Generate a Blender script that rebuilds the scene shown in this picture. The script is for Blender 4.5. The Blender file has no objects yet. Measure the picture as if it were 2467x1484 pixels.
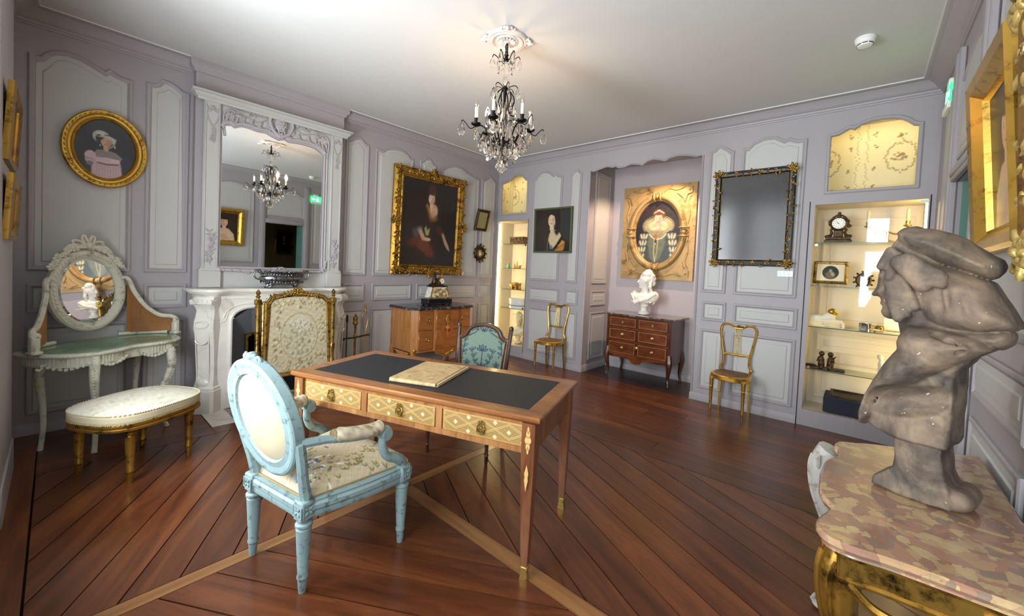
import bpy, bmesh, math, random
import numpy as np
from math import sin, cos, pi, radians, sqrt, atan2
from mathutils import Vector, Matrix, Euler
from mathutils.geometry import tessellate_polygon

random.seed(7)
scene = bpy.context.scene
COL = scene.collection

# ---------------------------------------------------------------- camera
FPX, PPX, PPY = 962.62, 1250.0, 675.26          # focal length and principal point in pixels of 2467x1484
YAW, PITCH, ROLL = 0.71249, -0.03107, 0.04493
CAM = Vector((-4.8232, -4.7013, 1.424))
_f = Vector((cos(YAW)*cos(PITCH), sin(YAW)*cos(PITCH), sin(PITCH)))
_r = _f.cross(Vector((0, 0, 1))).normalized()
_u = _r.cross(_f)
CR = _r*cos(ROLL) + _u*sin(ROLL)
CU = -_r*sin(ROLL) + _u*cos(ROLL)
CF = _f
cam_data = bpy.data.cameras.new('camera')
cam_data.sensor_fit = 'HORIZONTAL'
cam_data.sensor_width = 36.0
cam_data.lens = FPX*36.0/2467.0
cam_data.shift_x = (1233.5-PPX)/2467.0
cam_data.shift_y = (PPY-742.0)/2467.0
cam_data.clip_start = 0.02
cam = bpy.data.objects.new('camera', cam_data)
COL.objects.link(cam)
_m = Matrix.Identity(4)
for i in range(3):
    _m[i][0], _m[i][1], _m[i][2], _m[i][3] = CR[i], CU[i], -CF[i], CAM[i]
cam.matrix_world = _m
scene.camera = cam

# ---------------------------------------------------------------- world, daylight, exposure
world = bpy.data.worlds.new('world')
scene.world = world
world.use_nodes = True
world.node_tree.nodes['Background'].inputs[0].default_value = (0.75, 0.86, 1.0, 1)
world.node_tree.nodes['Background'].inputs[1].default_value = 1.0
scene.view_settings.view_transform = 'Standard'
scene.view_settings.look = 'None'
scene.view_settings.gamma = 1.0
scene.view_settings.use_curve_mapping = False
scene.view_settings.exposure = 0.35

XD, YC, ZC = -5.05, -5.12, 3.152     # near (window) wall, right wall, ceiling
CP = 0.1335                          # projection of the cornice

def area_light(name, loc, target, sx, sy, power, color):
    ld = bpy.data.lights.new(name, 'AREA')
    ld.shape = 'RECTANGLE'; ld.size = sx; ld.size_y = sy
    ld.energy = power; ld.color = color
    o = bpy.data.objects.new(name, ld); COL.objects.link(o)
    o.location = loc
    d = Vector(target)-Vector(loc)
    o.rotation_euler = d.to_track_quat('-Z', 'Y').to_euler()
    return o

# daylight entering through the three windows of the near wall (outside the panes)
DAY = (0.90, 0.96, 1.0)
WINDOWS = [(-1.66, -2.36, 0.80, 2.85), (-2.75, -3.85, 0.80, 2.85), (-4.64, -5.04, 0.95, 2.72)]   # y0,y1,z0,z1
WIN_POWER = [150, 62, 85]
for (y0, y1, z0, z1), p in zip(WINDOWS, WIN_POWER):
    area_light('daylight', (XD-0.27, (y0+y1)/2, (z0+z1)/2), (0, (y0+y1)/2, (z0+z1)/2+1.5), abs(y1-y0), z1-z0, p, DAY)

# ---------------------------------------------------------------- pixels to places
def ray(px, py):
    return CF + CR*((px-PPX)/FPX) - CU*((py-PPY)/FPX)
def on_z(px, py, z):
    d = ray(px, py); return CAM + d*((z-CAM.z)/d.z)
def on_y(px, py, y):
    d = ray(px, py); return CAM + d*((y-CAM.y)/d.y)
def on_x(px, py, x):
    d = ray(px, py); return CAM + d*((x-CAM.x)/d.x)

# ================================================================ helpers
def lin(h):
    h = h.lstrip('#')
    out = []
    for i in (0, 2, 4):
        c = int(h[i:i+2], 16)/255.0
        out.append(c/12.92 if c <= 0.04045 else ((c+0.055)/1.055)**2.4)
    return out
def L4(h): return (*lin(h), 1.0)

class MB:
    """collects shapes into one mesh"""
    def __init__(s): s.v = []; s.f = []
    def add(s, vs, fs, M=None):
        n = len(s.v)
        if M is not None: vs = [M @ Vector(v) for v in vs]
        s.v.extend([tuple(v) for v in vs]); s.f.extend([tuple(i+n for i in f) for f in fs])
        return s
    def box(s, c, size, M=None, b=0.0):
        x, y, z = [d/2 for d in size]
        if b <= 0:
            vs = [(c[0]+a*x, c[1]+bb*y, c[2]+d*z) for a in (-1, 1) for bb in (-1, 1) for d in (-1, 1)]
            fs = [(0, 1, 3, 2), (4, 6, 7, 5), (0, 4, 5, 1), (2, 3, 7, 6), (0, 2, 6, 4), (1, 5, 7, 3)]
            return s.add(vs, fs, M)
        b = min(b, x*.98, y*.98, z*.98)
        vs = []; idx = {}
        for a in (-1, 1):
            for bb in (-1, 1):
                for d in (-1, 1):
                    for k in range(3):
                        p = [a*(x-b), bb*(y-b), d*(z-b)]
                        p[k] += (a, bb, d)[k]*b
                        idx[(a, bb, d, k)] = len(vs)
                        vs.append((c[0]+p[0], c[1]+p[1], c[2]+p[2]))
        fs = []
        I = lambda a, bb, d, k: idx[(a, bb, d, k)]
        for k in range(3):
            for sg in (-1, 1):
                o = [i for i in range(3) if i != k]
                q = []
                for (m, n) in ((-1, -1), (1, -1), (1, 1), (-1, 1)):
                    t = [0, 0, 0]; t[k] = sg; t[o[0]] = m; t[o[1]] = n
                    q.append(I(*t, k))
                flip = (sg > 0) if k != 1 else (sg < 0)
                fs.append(tuple(q) if flip else tuple(q[::-1]))
        for k in range(3):
            o = [i for i in range(3) if i != k]
            for m in (-1, 1):
                for n in (-1, 1):
                    q = []
                    for (sg, kk) in ((-1, o[0]), (1, o[0]), (1, o[1]), (-1, o[1])):
                        t = [0, 0, 0]; t[k] = sg; t[o[0]] = m; t[o[1]] = n
                        q.append(I(*t, kk))
                    fs.append(tuple(q))
        for a in (-1, 1):
            for bb in (-1, 1):
                for d in (-1, 1):
                    fs.append((I(a, bb, d, 0), I(a, bb, d, 1), I(a, bb, d, 2)))
        return s.add(vs, fs, M)
    def cyl(s, p0, p1, r0, r1=None, n=12, M=None, caps=True):
        if r1 is None: r1 = r0
        p0, p1 = Vector(p0), Vector(p1)
        d = (p1-p0).normalized()
        a = d.orthogonal().normalized(); b = d.cross(a)
        vs = []
        for p, r in ((p0, r0), (p1, r1)):
            for i in range(n):
                t = 2*pi*i/n
                vs.append(p+a*(r*cos(t))+b*(r*sin(t)))
        fs = [(i, (i+1) % n, n+(i+1) % n, n+i) for i in range(n)]
        if caps: fs += [tuple(range(n-1, -1, -1)), tuple(range(n, 2*n))]
        return s.add(vs, fs, M)
    def lathe(s, prof, n=20, M=None, flute=None, scale=(1, 1)):
        vs = []; fs = []
        for (r, z) in prof:
            for i in range(n):
                t = 2*pi*i/n
                rr = max(r, 1e-4)
                if flute and flute[1] <= z <= flute[2]:
                    rr *= 1-flute[3]*(0.5+0.5*cos(t*flute[0]))
                vs.append((rr*cos(t)*scale[0], rr*sin(t)*scale[1], z))
        m = len(prof)
        for j in range(m-1):
            for i in range(n):
                fs.append((j*n+i, j*n+(i+1) % n, (j+1)*n+(i+1) % n, (j+1)*n+i))
        fs.append(tuple(range(n-1, -1, -1))); fs.append(tuple((m-1)*n+i for i in range(n)))
        return s.add(vs, fs, M)
    def tube(s, path, r, n=8, closed=False, M=None, flat=1.0, up=None):
        P = [Vector(p) for p in path]; m = len(P)
        R = r if hasattr(r, '__len__') else [r]*m
        vs = []; fs = []; a = None
        for i in range(m):
            if closed: d = P[(i+1) % m]-P[i-1]
            else: d = P[min(i+1, m-1)]-P[max(i-1, 0)]
            if d.length < 1e-9: d = Vector((0, 0, 1))
            d.normalize()
            if up is not None:
                a = Vector(up); a = (a-d*a.dot(d))
                if a.length < 1e-4: a = d.orthogonal()
            elif a is None: a = d.orthogonal()
            else: a = a-d*a.dot(d)
            if a.length < 1e-6: a = d.orthogonal()
            a.normalize(); b = d.cross(a)
            for k in range(n):
                t = 2*pi*k/n
                vs.append(P[i]+a*(R[i]*cos(t)*flat)+b*(R[i]*sin(t)))
        for i in range(m if closed else m-1):
            j = (i+1) % m
            for k in range(n):
                fs.append((i*n+k, i*n+(k+1) % n, j*n+(k+1) % n, j*n+k))
        if not closed:
            fs.append(tuple(range(n-1, -1, -1))); fs.append(tuple((m-1)*n+k for k in range(n)))
        return s.add(vs, fs, M)
    def sweep(s, prof, path, M=None, closed=False, up=(0, 0, 1)):
        """prof: (side, up) points swept along path, mitred; side = direction x up"""
        P = [Vector(p) for p in path]; m = len(P); n = len(prof); U = Vector(up)
        vs = []; fs = []
        for i in range(m):
            if closed: d0 = (P[i]-P[i-1]).normalized(); d1 = (P[(i+1) % m]-P[i]).normalized()
            else:
                d0 = (P[i]-P[i-1]).normalized() if i > 0 else (P[1]-P[0]).normalized()
                d1 = (P[i+1]-P[i]).normalized() if i < m-1 else d0
            s0 = d0.cross(U).normalized(); s1 = d1.cross(U).normalized()
            sd = s0+s1
            if sd.length < 1e-6: sd = s0
            sd.normalize(); k = 1/max(.25, sd.dot(s0))
            for (a, b) in prof: vs.append(P[i]+sd*(a*k)+U*b)
        for i in range(m if closed else m-1):
            j = (i+1) % m
            for k in range(n):
                fs.append((i*n+k, i*n+(k+1) % n, j*n+(k+1) % n, j*n+k))
        if not closed:
            fs.append(tuple(range(n-1, -1, -1))); fs.append(tuple((m-1)*n+k for k in range(n)))
        return s.add(vs, fs, M)
    def prism(s, poly, z0, z1, M=None, holes=(), back=True):
        loops = [list(poly)]+[list(h) for h in holes]
        flat = [p for l in loops for p in l]
        tri = tessellate_polygon([[Vector((p[0], p[1], 0)) for p in l] for l in loops])
        n = len(flat)
        vs = [(p[0], p[1], z1) for p in flat]+[(p[0], p[1], z0) for p in flat]
        fs = []
        for t in tri:
            a, b, c = [flat[i] for i in t]
            cr = (b[0]-a[0])*(c[1]-a[1])-(b[1]-a[1])*(c[0]-a[0])
            t = tuple(t) if cr > 0 else tuple(t[::-1])
            fs.append(t)
            if back: fs.append(tuple(i+n for i in t[::-1]))
        o = 0
        for l in loops:
            m = len(l)
            for i in range(m):
                j = (i+1) % m
                fs.append((o+i, o+j, n+o+j, n+o+i))
            o += m
        return s.add(vs, fs, M)
    def ell(s, c, r, n=12, M=None):
        vs = []; fs = []; m = max(6, n*2//3)
        if not hasattr(r, '__len__'): r = (r, r, r)
        for j in range(m+1):
            ph = pi*j/m
            for i in range(n):
                t = 2*pi*i/n
                rr = max(sin(ph), 1e-4)
                vs.append((c[0]+r[0]*rr*cos(t), c[1]+r[1]*rr*sin(t), c[2]-r[2]*cos(ph)))
        for j in range(m):
            for i in range(n):
                fs.append((j*n+i, j*n+(i+1) % n, (j+1)*n+(i+1) % n, (j+1)*n+i))
        return s.add(vs, fs, M)
    def grid(s, fn, nu, nv, M=None, closeu=False):
        vs = [fn(i/(nu if closeu else nu-1), j/(nv-1)) for j in range(nv) for i in range(nu)]
        fs = []
        for j in range(nv-1):
            for i in range(nu if closeu else nu-1):
                i2 = (i+1) % nu
                fs.append((j*nu+i, j*nu+i2, (j+1)*nu+i2, (j+1)*nu+i))
        return s.add(vs, fs, M)
    def build(s, name, mat, parent=None, sharp=40, M=None):
        me = bpy.data.meshes.new(name)
        vs = s.v if M is None else [tuple(M @ Vector(v)) for v in s.v]
        me.from_pydata(vs, [], s.f)
        bm = bmesh.new(); bm.from_mesh(me)
        bmesh.ops.recalc_face_normals(bm, faces=bm.faces)
        bm.to_mesh(me); bm.free()
        if sharp:
            me.polygons.foreach_set('use_smooth', [True]*len(me.polygons))
            me.set_sharp_from_angle(angle=radians(sharp))
        return link(name, me, mat, parent)

def link(name, me, mat, parent=None):
    o = bpy.data.objects.new(name, me)
    if mat is not None and not me.materials: me.materials.append(mat)
    COL.objects.link(o)
    if parent is not None: o.parent = parent
    return o
def tag(o, label=None, cat=None, group=None, kind=None):
    if label: o['label'] = label
    if cat: o['category'] = cat
    if group: o['group'] = group
    if kind: o['kind'] = kind
    return o
def thing(name, label, cat, loc=(0, 0, 0), rz=0.0, group=None):
    o = bpy.data.objects.new(name, None)
    o.empty_display_size = 0.05
    COL.objects.link(o)
    o.location = loc; o.rotation_euler = (0, 0, rz)
    return tag(o, label, cat, group)
def struct(o): o['kind'] = 'structure'; return o
def kids(o, table): return table.get(o.name, [])
def copy_tree(root, loc=None, rz=None, label=None, group=None):
    allo = list(COL.objects)
    def rec(o, par):
        c = o.copy(); COL.objects.link(c)
        c.parent = par
        for ch in allo:
            if ch.parent is o: rec(ch, c)
        return c
    c = rec(root, root.parent)
    if loc is not None: c.location = loc
    if rz is not None: c.rotation_euler = (0, 0, rz)
    if label: c['label'] = label
    if group: c['group'] = group
    return c
def T(x=0, y=0, z=0): return Matrix.Translation((x, y, z))
def RX(a): return Matrix.Rotation(a, 4, 'X')
def RY(a): return Matrix.Rotation(a, 4, 'Y')
def RZ(a): return Matrix.Rotation(a, 4, 'Z')
def SC(x, y, z): return Matrix.Diagonal((x, y, z, 1))
def frame_M(o, x, y):
    """matrix with origin o, local x and y axes"""
    x = Vector(x).normalized(); y = Vector(y); y = (y-x*y.dot(x)).normalized(); z = x.cross(y)
    m = Matrix.Identity(4)
    for i in range(3): m[i][0], m[i][1], m[i][2], m[i][3] = x[i], y[i], z[i], o[i]
    return m
def bez(pts, n=24):
    """Catmull-Rom through points (tuples of any length)"""
    P = [np.array(p, float) for p in pts]; m = len(P); out = []
    per = max(2, n//(m-1))
    for i in range(m-1):
        p0 = P[max(i-1, 0)]; p1 = P[i]; p2 = P[i+1]; p3 = P[min(i+2, m-1)]
        for k in range(per):
            t = k/per
            out.append(0.5*((2*p1)+(-p0+p2)*t+(2*p0-5*p1+4*p2-p3)*t*t+(-p0+3*p1-3*p2+p3)*t**3))
    out.append(P[-1])
    return [tuple(o) for o in out]
def area2(poly):
    return sum(poly[i-1][0]*poly[i][1]-poly[i][0]*poly[i-1][1] for i in range(len(poly)))/2
def ccw(poly): return list(poly) if area2(poly) > 0 else list(poly)[::-1]
def inset(poly, d):
    """poly ccw; positive d shrinks"""
    A = np.array(poly, float); n = len(A); out = []
    for i in range(n):
        p, a, b = A[i], A[i-1], A[(i+1) % n]
        e0 = p-a; e1 = b-p
        e0 /= np.linalg.norm(e0)+1e-12; e1 /= np.linalg.norm(e1)+1e-12
        n0 = np.array([-e0[1], e0[0]]); n1 = np.array([-e1[1], e1[0]])
        m = n0+n1; l = np.linalg.norm(m)
        if l < 1e-6: m = n0; l = 1
        m /= l; k = 1/max(.35, m@n0)
        out.append(p+m*d*k)
    keep = []
    for q in out:
        dm = 1e9
        for i in range(n):
            a, b = A[i-1], A[i]; ab = b-a
            t = max(0, min(1, (q-a)@ab/(ab@ab+1e-12)))
            dm = min(dm, np.linalg.norm(q-a-ab*t))
        if dm > abs(d)*0.93: keep.append((float(q[0]), float(q[1])))
    return keep if len(keep) > 2 else [tuple(map(float, o)) for o in out]
def ellipse(rx, rz, n=48, c=(0, 0)): return [(c[0]+rx*cos(2*pi*i/n), c[1]+rz*sin(2*pi*i/n)) for i in range(n)]
def rings(mb, poly, prof, M=None, cap=True):
    """prof: (inset, height) pairs; stacked ring surfaces over a flat outline (xy plane, height along z)"""
    poly = ccw(poly)
    loops = [(inset(poly, d) if d else list(poly), h) for d, h in prof]
    for (l0, h0), (l1, h1) in zip(loops, loops[1:]):
        if len(l0) == len(l1):
            n = len(l0)
            mb.add([(*p, h0) for p in l0]+[(*p, h1) for p in l1], [(i, (i+1) % n, n+(i+1) % n, n+i) for i in range(n)], M)
        else:
            d0 = l0; d1 = l1
            if abs(area2(l0)-area2(l1)) < 1e-7: continue
            tri = tessellate_polygon([[Vector((*p, 0)) for p in d0], [Vector((*p, 0)) for p in d1]])
            vs = [(*p, h0) for p in d0]+[(*p, h1) for p in d1]
            mb.add(vs, [tuple(t) for t in tri], M)
    if cap:
        l, h = loops[-1]
        tri = tessellate_polygon([[Vector((*p, 0)) for p in l]])
        mb.add([(*p, h) for p in l], [tuple(t) for t in tri], M)
    return mb

# ---------------------------------------------------------------- implicit surfaces (sculpted things)
def smin(a, b, k):
    h = np.clip(0.5+0.5*(b-a)/k, 0, 1)
    return b*(1-h)+a*h-k*h*(1-h)
class SDF:
    def __init__(s, X, Y, Z): s.X, s.Y, s.Z = X, Y, Z; s.d = np.full(X.shape, 10.0)
    def _u(s, d, k): s.d = smin(s.d, d, k) if k > 0 else np.minimum(s.d, d); return s
    def _c(s, d, k): s.d = -smin(-s.d, d, k) if k > 0 else np.maximum(s.d, -d); return s
    def ell(s, c, r, k=.02, rot=None, cut=False):
        x, y, z = s.X-c[0], s.Y-c[1], s.Z-c[2]
        if rot is not None:
            R = np.array(Euler(rot).to_matrix()).T
            x, y, z = R[0, 0]*x+R[0, 1]*y+R[0, 2]*z, R[1, 0]*x+R[1, 1]*y+R[1, 2]*z, R[2, 0]*x+R[2, 1]*y+R[2, 2]*z
        if not hasattr(r, '__len__'): r = (r, r, r)
        q = np.sqrt((x/r[0])**2+(y/r[1])**2+(z/r[2])**2)
        d = (q-1)*min(r) if max(r)/min(r) < 1.01 else q*(q-1)/(np.sqrt((x/r[0]**2)**2+(y/r[1]**2)**2+(z/r[2]**2)**2)+1e-9)
        return s._c(d, k) if cut else s._u(d, k)
    def cap(s, a, b, ra, rb=None, k=.02, cut=False):
        if rb is None: rb = ra
        a = np.array(a, float); b = np.array(b, float); ab = b-a
        t = np.clip(((s.X-a[0])*ab[0]+(s.Y-a[1])*ab[1]+(s.Z-a[2])*ab[2])/(ab@ab+1e-12), 0, 1)
        d = np.sqrt((s.X-a[0]-ab[0]*t)**2+(s.Y-a[1]-ab[1]*t)**2+(s.Z-a[2]-ab[2]*t)**2)-(ra+(rb-ra)*t)
        return s._c(d, k) if cut else s._u(d, k)
    def path(s, pts, r, k=.01):
        R = r if hasattr(r, '__len__') else [r]*len(pts)
        for i in range(len(pts)-1): s.cap(pts[i], pts[i+1], R[i], R[i+1], k)
        return s
    def box(s, c, h, r=.01, k=.01, cut=False, rot=None):
        x, y, z = s.X-c[0], s.Y-c[1], s.Z-c[2]
        if rot is not None:
            R = np.array(Euler(rot).to_matrix()).T
            x, y, z = R[0, 0]*x+R[0, 1]*y+R[0, 2]*z, R[1, 0]*x+R[1, 1]*y+R[1, 2]*z, R[2, 0]*x+R[2, 1]*y+R[2, 2]*z
        qx, qy, qz = abs(x)-h[0]+r, abs(y)-h[1]+r, abs(z)-h[2]+r
        d = np.sqrt(np.maximum(qx, 0)**2+np.maximum(qy, 0)**2+np.maximum(qz, 0)**2)+np.minimum(np.maximum(qx, np.maximum(qy, qz)), 0)-r
        return s._c(d, k) if cut else s._u(d, k)
    def rev(s, prof, c=(0, 0), k=.005, sx=1, sy=1):
        """solid of revolution: radius as function of z"""
        r = np.interp(s.Z, [p[1] for p in prof], [p[0] for p in prof])
        q = np.sqrt(((s.X-c[0])/sx)**2+((s.Y-c[1])/sy)**2)
        d = np.maximum(q-r, np.maximum(prof[0][1]-s.Z, s.Z-prof[-1][1]))
        return s._u(d*0.8, k)
    def poly(s, pts, half, k=.01, axis='x', rnd=.5, off=0.0, cut=False):
        """outline in the plane across axis, inflated to a rounded slab of half thickness"""
        if axis == 'x': U, V, W = s.Y, s.Z, s.X-off
        elif axis == 'y': U, V, W = s.X, s.Z, s.Y-off
        else: U, V, W = s.X, s.Y, s.Z-off
        u = U[:, :, 0] if axis == 'z' else (U[0] if axis == 'x' else U[:, 0, :])
        v = V[:, :, 0] if axis == 'z' else (V[0] if axis == 'x' else V[:, 0, :])
        d2 = poly_sd(u, v, pts)
        d2 = d2[:, :, None] if axis == 'z' else (d2[None] if axis == 'x' else d2[:, None, :])
        rr = half*rnd
        a = d2+rr; b = abs(W)-half+rr
        d = np.sqrt(np.maximum(a, 0)**2+np.maximum(b, 0)**2)+np.minimum(np.maximum(a, b), 0)-rr
        return s._c(d, k) if cut else s._u(d, k)
def poly_sd(u, v, pts):
    P = np.array(pts, float); n = len(P)
    d = np.full(u.shape, 1e9); inside = np.zeros(u.shape, bool)
    for i in range(n):
        a, b = P[i-1], P[i]; e = b-a
        wx, wy = u-a[0], v-a[1]
        t = np.clip((wx*e[0]+wy*e[1])/(e@e+1e-12), 0, 1)
        d = np.minimum(d, (wx-e[0]*t)**2+(wy-e[1]*t)**2)
        if abs(e[1]) > 1e-12:
            c = ((a[1] > v) != (b[1] > v)) & (u < e[0]*(v-a[1])/e[1]+a[0])
            inside ^= c
    d = np.sqrt(d)
    return np.where(inside, -d, d)
def vnoise(X, Y, Z, f, seed=0):
    rs = np.random.RandomState(seed)
    out = np.zeros_like(X)
    for i in range(6):
        w = rs.normal(size=3); w /= np.linalg.norm(w); ph = rs.rand()*6.28
        out += np.sin((X*w[0]+Y*w[1]+Z*w[2])*f*(.7+.6*rs.rand())+ph)
    return out/6
def surface(fn, lo, hi, h):
    """naive surface nets"""
    ax = [np.arange(lo[i]-2*h, hi[i]+2.5*h, h) for i in range(3)]
    X, Y, Z = np.meshgrid(*ax, indexing='ij')
    X = X.astype(np.float32); Y = Y.astype(np.float32); Z = Z.astype(np.float32)
    V = fn(SDF(X, Y, Z)).astype(np.float32)
    S = V < 0
    n = np.array(V.shape)-1
    c = np.zeros(tuple(n), int)
    for dx in (0, 1):
        for dy in (0, 1):
            for dz in (0, 1):
                c += S[dx:dx+n[0], dy:dy+n[1], dz:dz+n[2]]
    act = (c > 0) & (c < 8)
    I = np.argwhere(act)
    idx = -np.ones(tuple(n), int); idx[act] = np.arange(len(I))
    acc = np.zeros((len(I), 3)); cnt = np.zeros(len(I))
    cor = [(0, 0, 0), (1, 0, 0), (0, 1, 0), (1, 1, 0), (0, 0, 1), (1, 0, 1), (0, 1, 1), (1, 1, 1)]
    vals = [V[I[:, 0]+o[0], I[:, 1]+o[1], I[:, 2]+o[2]] for o in cor]
    for a in range(8):
        for b in range(a+1, 8):
            if sum(abs(cor[a][k]-cor[b][k]) for k in range(3)) != 1: continue
            m = (vals[a] < 0) != (vals[b] < 0)
            t = np.where(m, vals[a]/(vals[a]-vals[b]+1e-20), 0)
            p = np.array(cor[a])[None]+(np.array(cor[b])-np.array(cor[a]))[None]*t[:, None]
            acc += np.where(m[:, None], p, 0); cnt += m
    pts = (I+acc/cnt[:, None])*h+np.array([a[0] for a in ax])
    F = []
    for k in range(3):
        sl = [slice(1, -1)]*3; sl2 = [slice(1, -1)]*3
        sl[k] = slice(0, -1); sl2[k] = slice(1, None)
        e = S[tuple(sl)] != S[tuple(sl2)]
        first = S[tuple(sl)]
        J = np.argwhere(e)
        fl = first[tuple(J.T)]
        base = J.copy()
        o = [i for i in range(3) if i != k]
        base[:, o[0]] += 1; base[:, o[1]] += 1
        def cell(a, b):
            q = base.copy(); q[:, o[0]] -= a; q[:, o[1]] -= b
            return idx[q[:, 0], q[:, 1], q[:, 2]]
        quad = np.stack([cell(0, 0), cell(1, 0), cell(1, 1), cell(0, 1)], 1)
        if k == 1: fl = ~fl
        quad[~fl] = quad[~fl][:, ::-1]
        F.append(quad)
    F = np.concatenate(F)
    F = F[(F >= 0).all(1)]
    return pts, F
def sculpt(name, fn, lo, hi, h, mat, parent=None, smooth=1, M=None):
    pts, F = surface(fn, lo, hi, h)
    for _ in range(smooth):                    # light Laplacian smoothing
        acc = np.zeros_like(pts); cnt = np.zeros(len(pts))
        for a in range(4):
            b = (a+1) % 4
            np.add.at(acc, F[:, a], pts[F[:, b]]); np.add.at(cnt, F[:, a], 1)
            np.add.at(acc, F[:, b], pts[F[:, a]]); np.add.at(cnt, F[:, b], 1)
        pts = pts*.5+.5*acc/np.maximum(cnt, 1)[:, None]
    if M is not None:
        pts = np.c_[pts, np.ones(len(pts))] @ np.array(M).T; pts = pts[:, :3]
    me = bpy.data.meshes.new(name)
    me.from_pydata(pts.tolist(), [], F.tolist())
    me.polygons.foreach_set('use_smooth', [True]*len(me.polygons))
    return link(name, me, mat, parent)

# ================================================================ materials
class NT:
    def __init__(s, name):
        s.m = bpy.data.materials.new(name); s.m.use_nodes = True
        s.t = s.m.node_tree; s.b = s.t.nodes['Principled BSDF']
        s.out = s.t.nodes['Material Output']
    def n(s, typ, **kw):
        nd = s.t.nodes.new('ShaderNode'+typ)
        for k, v in kw.items():
            if isinstance(v, tuple) and len(v) and hasattr(v[0], 'is_output'): s.t.links.new(v[0], nd.inputs[k]); continue
            setattr(nd, k, v)
        return nd
    def l(s, a, b): s.t.links.new(a, b)
    def coords(s, kind='Object', scale=(1, 1, 1), rot=(0, 0, 0)):
        tc = s.n('TexCoord'); mp = s.n('Mapping')
        mp.inputs['Scale'].default_value = scale; mp.inputs['Rotation'].default_value = rot
        s.l(tc.outputs[kind], mp.inputs['Vector'])
        return mp.outputs[0]
    def noise(s, vec, scale, detail=4, rough=.55, dist=0):
        nd = s.n('TexNoise'); nd.inputs['Scale'].default_value = scale; nd.inputs['Detail'].default_value = detail
        nd.inputs['Roughness'].default_value = rough; nd.inputs['Distortion'].default_value = dist
        s.l(vec, nd.inputs['Vector']); return nd.outputs['Fac']
    def ramp(s, fac, stops, interp='LINEAR'):
        r = s.n('ValToRGB'); r.color_ramp.interpolation = interp
        el = r.color_ramp.elements
        while len(el) > len(stops): el.remove(el[-1])
        while len(el) < len(stops): el.new(0.5)
        for e, (p, c) in zip(el, stops): e.position = p; e.color = L4(c) if isinstance(c, str) else c
        s.l(fac, r.inputs[0]); return r.outputs[0]
    def mix(s, fac, a, b, mode='MIX'):
        m = s.n('Mix', data_type='RGBA', blend_type=mode)
        for sock, v in ((m.inputs[0], fac), (m.inputs[6], a), (m.inputs[7], b)):
            if isinstance(v, str): sock.default_value = L4(v)
            elif isinstance(v, (int, float)): sock.default_value = v
            elif isinstance(v, tuple): sock.default_value = v
            else: s.l(v, sock)
        return m.outputs[2]
    def math(s, op, a, b=0.0):
        m = s.n('Math', operation=op)
        for sock, v in ((m.inputs[0], a), (m.inputs[1], b)):
            if isinstance(v, (int, float)): sock.default_value = v
            else: s.l(v, sock)
        return m.outputs[0]
    def bump(s, h, strength=.3, dist=.01):
        b = s.n('Bump'); b.inputs['Strength'].default_value = strength; b.inputs['Distance'].default_value = dist
        s.l(h, b.inputs['Height']); s.l(b.outputs[0], s.b.inputs['Normal'])
    def fin(s, col=None, rough=.5, metal=0.0, coat=0.0, spec=None):
        if col is not None:
            if isinstance(col, str): s.b.inputs['Base Color'].default_value = L4(col)
            else: s.l(col, s.b.inputs['Base Color'])
        if isinstance(rough, (int, float)): s.b.inputs['Roughness'].default_value = rough
        else: s.l(rough, s.b.inputs['Roughness'])
        s.b.inputs['Metallic'].default_value = metal
        s.b.inputs['Coat Weight'].default_value = coat
        s.b.inputs['Coat Roughness'].default_value = .15
        if spec is not None: s.b.inputs['Specular IOR Level'].default_value = spec
        return s.m

def m_paint(name, col, rough=.55, var=.06, scale=6, bump=.04):
    t = NT(name); v = t.coords()
    n = t.noise(v, scale, 5)
    c = t.mix(n, tuple([x*(1-var) for x in lin(col)])+(1,), tuple([min(1, x*(1+var)) for x in lin(col)])+(1,))
    if bump: t.bump(t.noise(v, 90, 3), bump, .004)
    return t.fin(c, rough)
def m_wood(name, c1, c2, c3, axis=0, scale=1.0, rough=.35, coat=.0, rnd=.25, stretch=10, wave=True):
    """grain along the object's local axis"""
    t = NT(name)
    sc = [9*scale]*3; sc[axis] = 9*scale/stretch
    tc = t.n('TexCoord'); oi = t.n('ObjectInfo')
    ad = t.n('VectorMath', operation='ADD'); ml = t.n('VectorMath', operation='SCALE')
    t.l(oi.outputs['Random'], ml.inputs[0]) if False else None
    cb = t.n('CombineXYZ'); t.l(oi.outputs['Random'], cb.inputs[0]); t.l(oi.outputs['Random'], cb.inputs[1]); t.l(oi.outputs['Random'], cb.inputs[2])
    t.l(cb.outputs[0], ml.inputs[0]); ml.inputs['Scale'].default_value = 17.0
    t.l(tc.outputs['Object'], ad.inputs[0]); t.l(ml.outputs[0], ad.inputs[1])
    mp = t.n('Mapping'); mp.inputs['Scale'].default_value = sc; t.l(ad.outputs[0], mp.inputs['Vector'])
    v = mp.outputs[0]
    n1 = t.noise(v, 1.0, 5, .6, 1.2)
    n2 = t.noise(v, 5.0, 6, .7, .3)
    w = t.math('ADD', t.math('MULTIPLY', n1, .65), t.math('MULTIPLY', n2, .35))
    c = t.ramp(w, [(.30, c1), (.5, c2), (.70, c3)])
    if wave:
        rg = t.math('FRACT', t.math('MULTIPLY', n1, 9.0))
        line = t.math('LESS_THAN', rg, .16)
        c = t.mix(t.math('MULTIPLY', line, .28), c, c1)
    hs = t.n('HueSaturation'); t.l(c, hs.inputs['Color'])
    vr = t.math('ADD', t.math('MULTIPLY', oi.outputs['Random'], rnd*2), 1-rnd)
    t.l(vr, hs.inputs['Value'])
    t.bump(n2, .12, .002)
    return t.fin(hs.outputs[0], rough, 0, coat)
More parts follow.
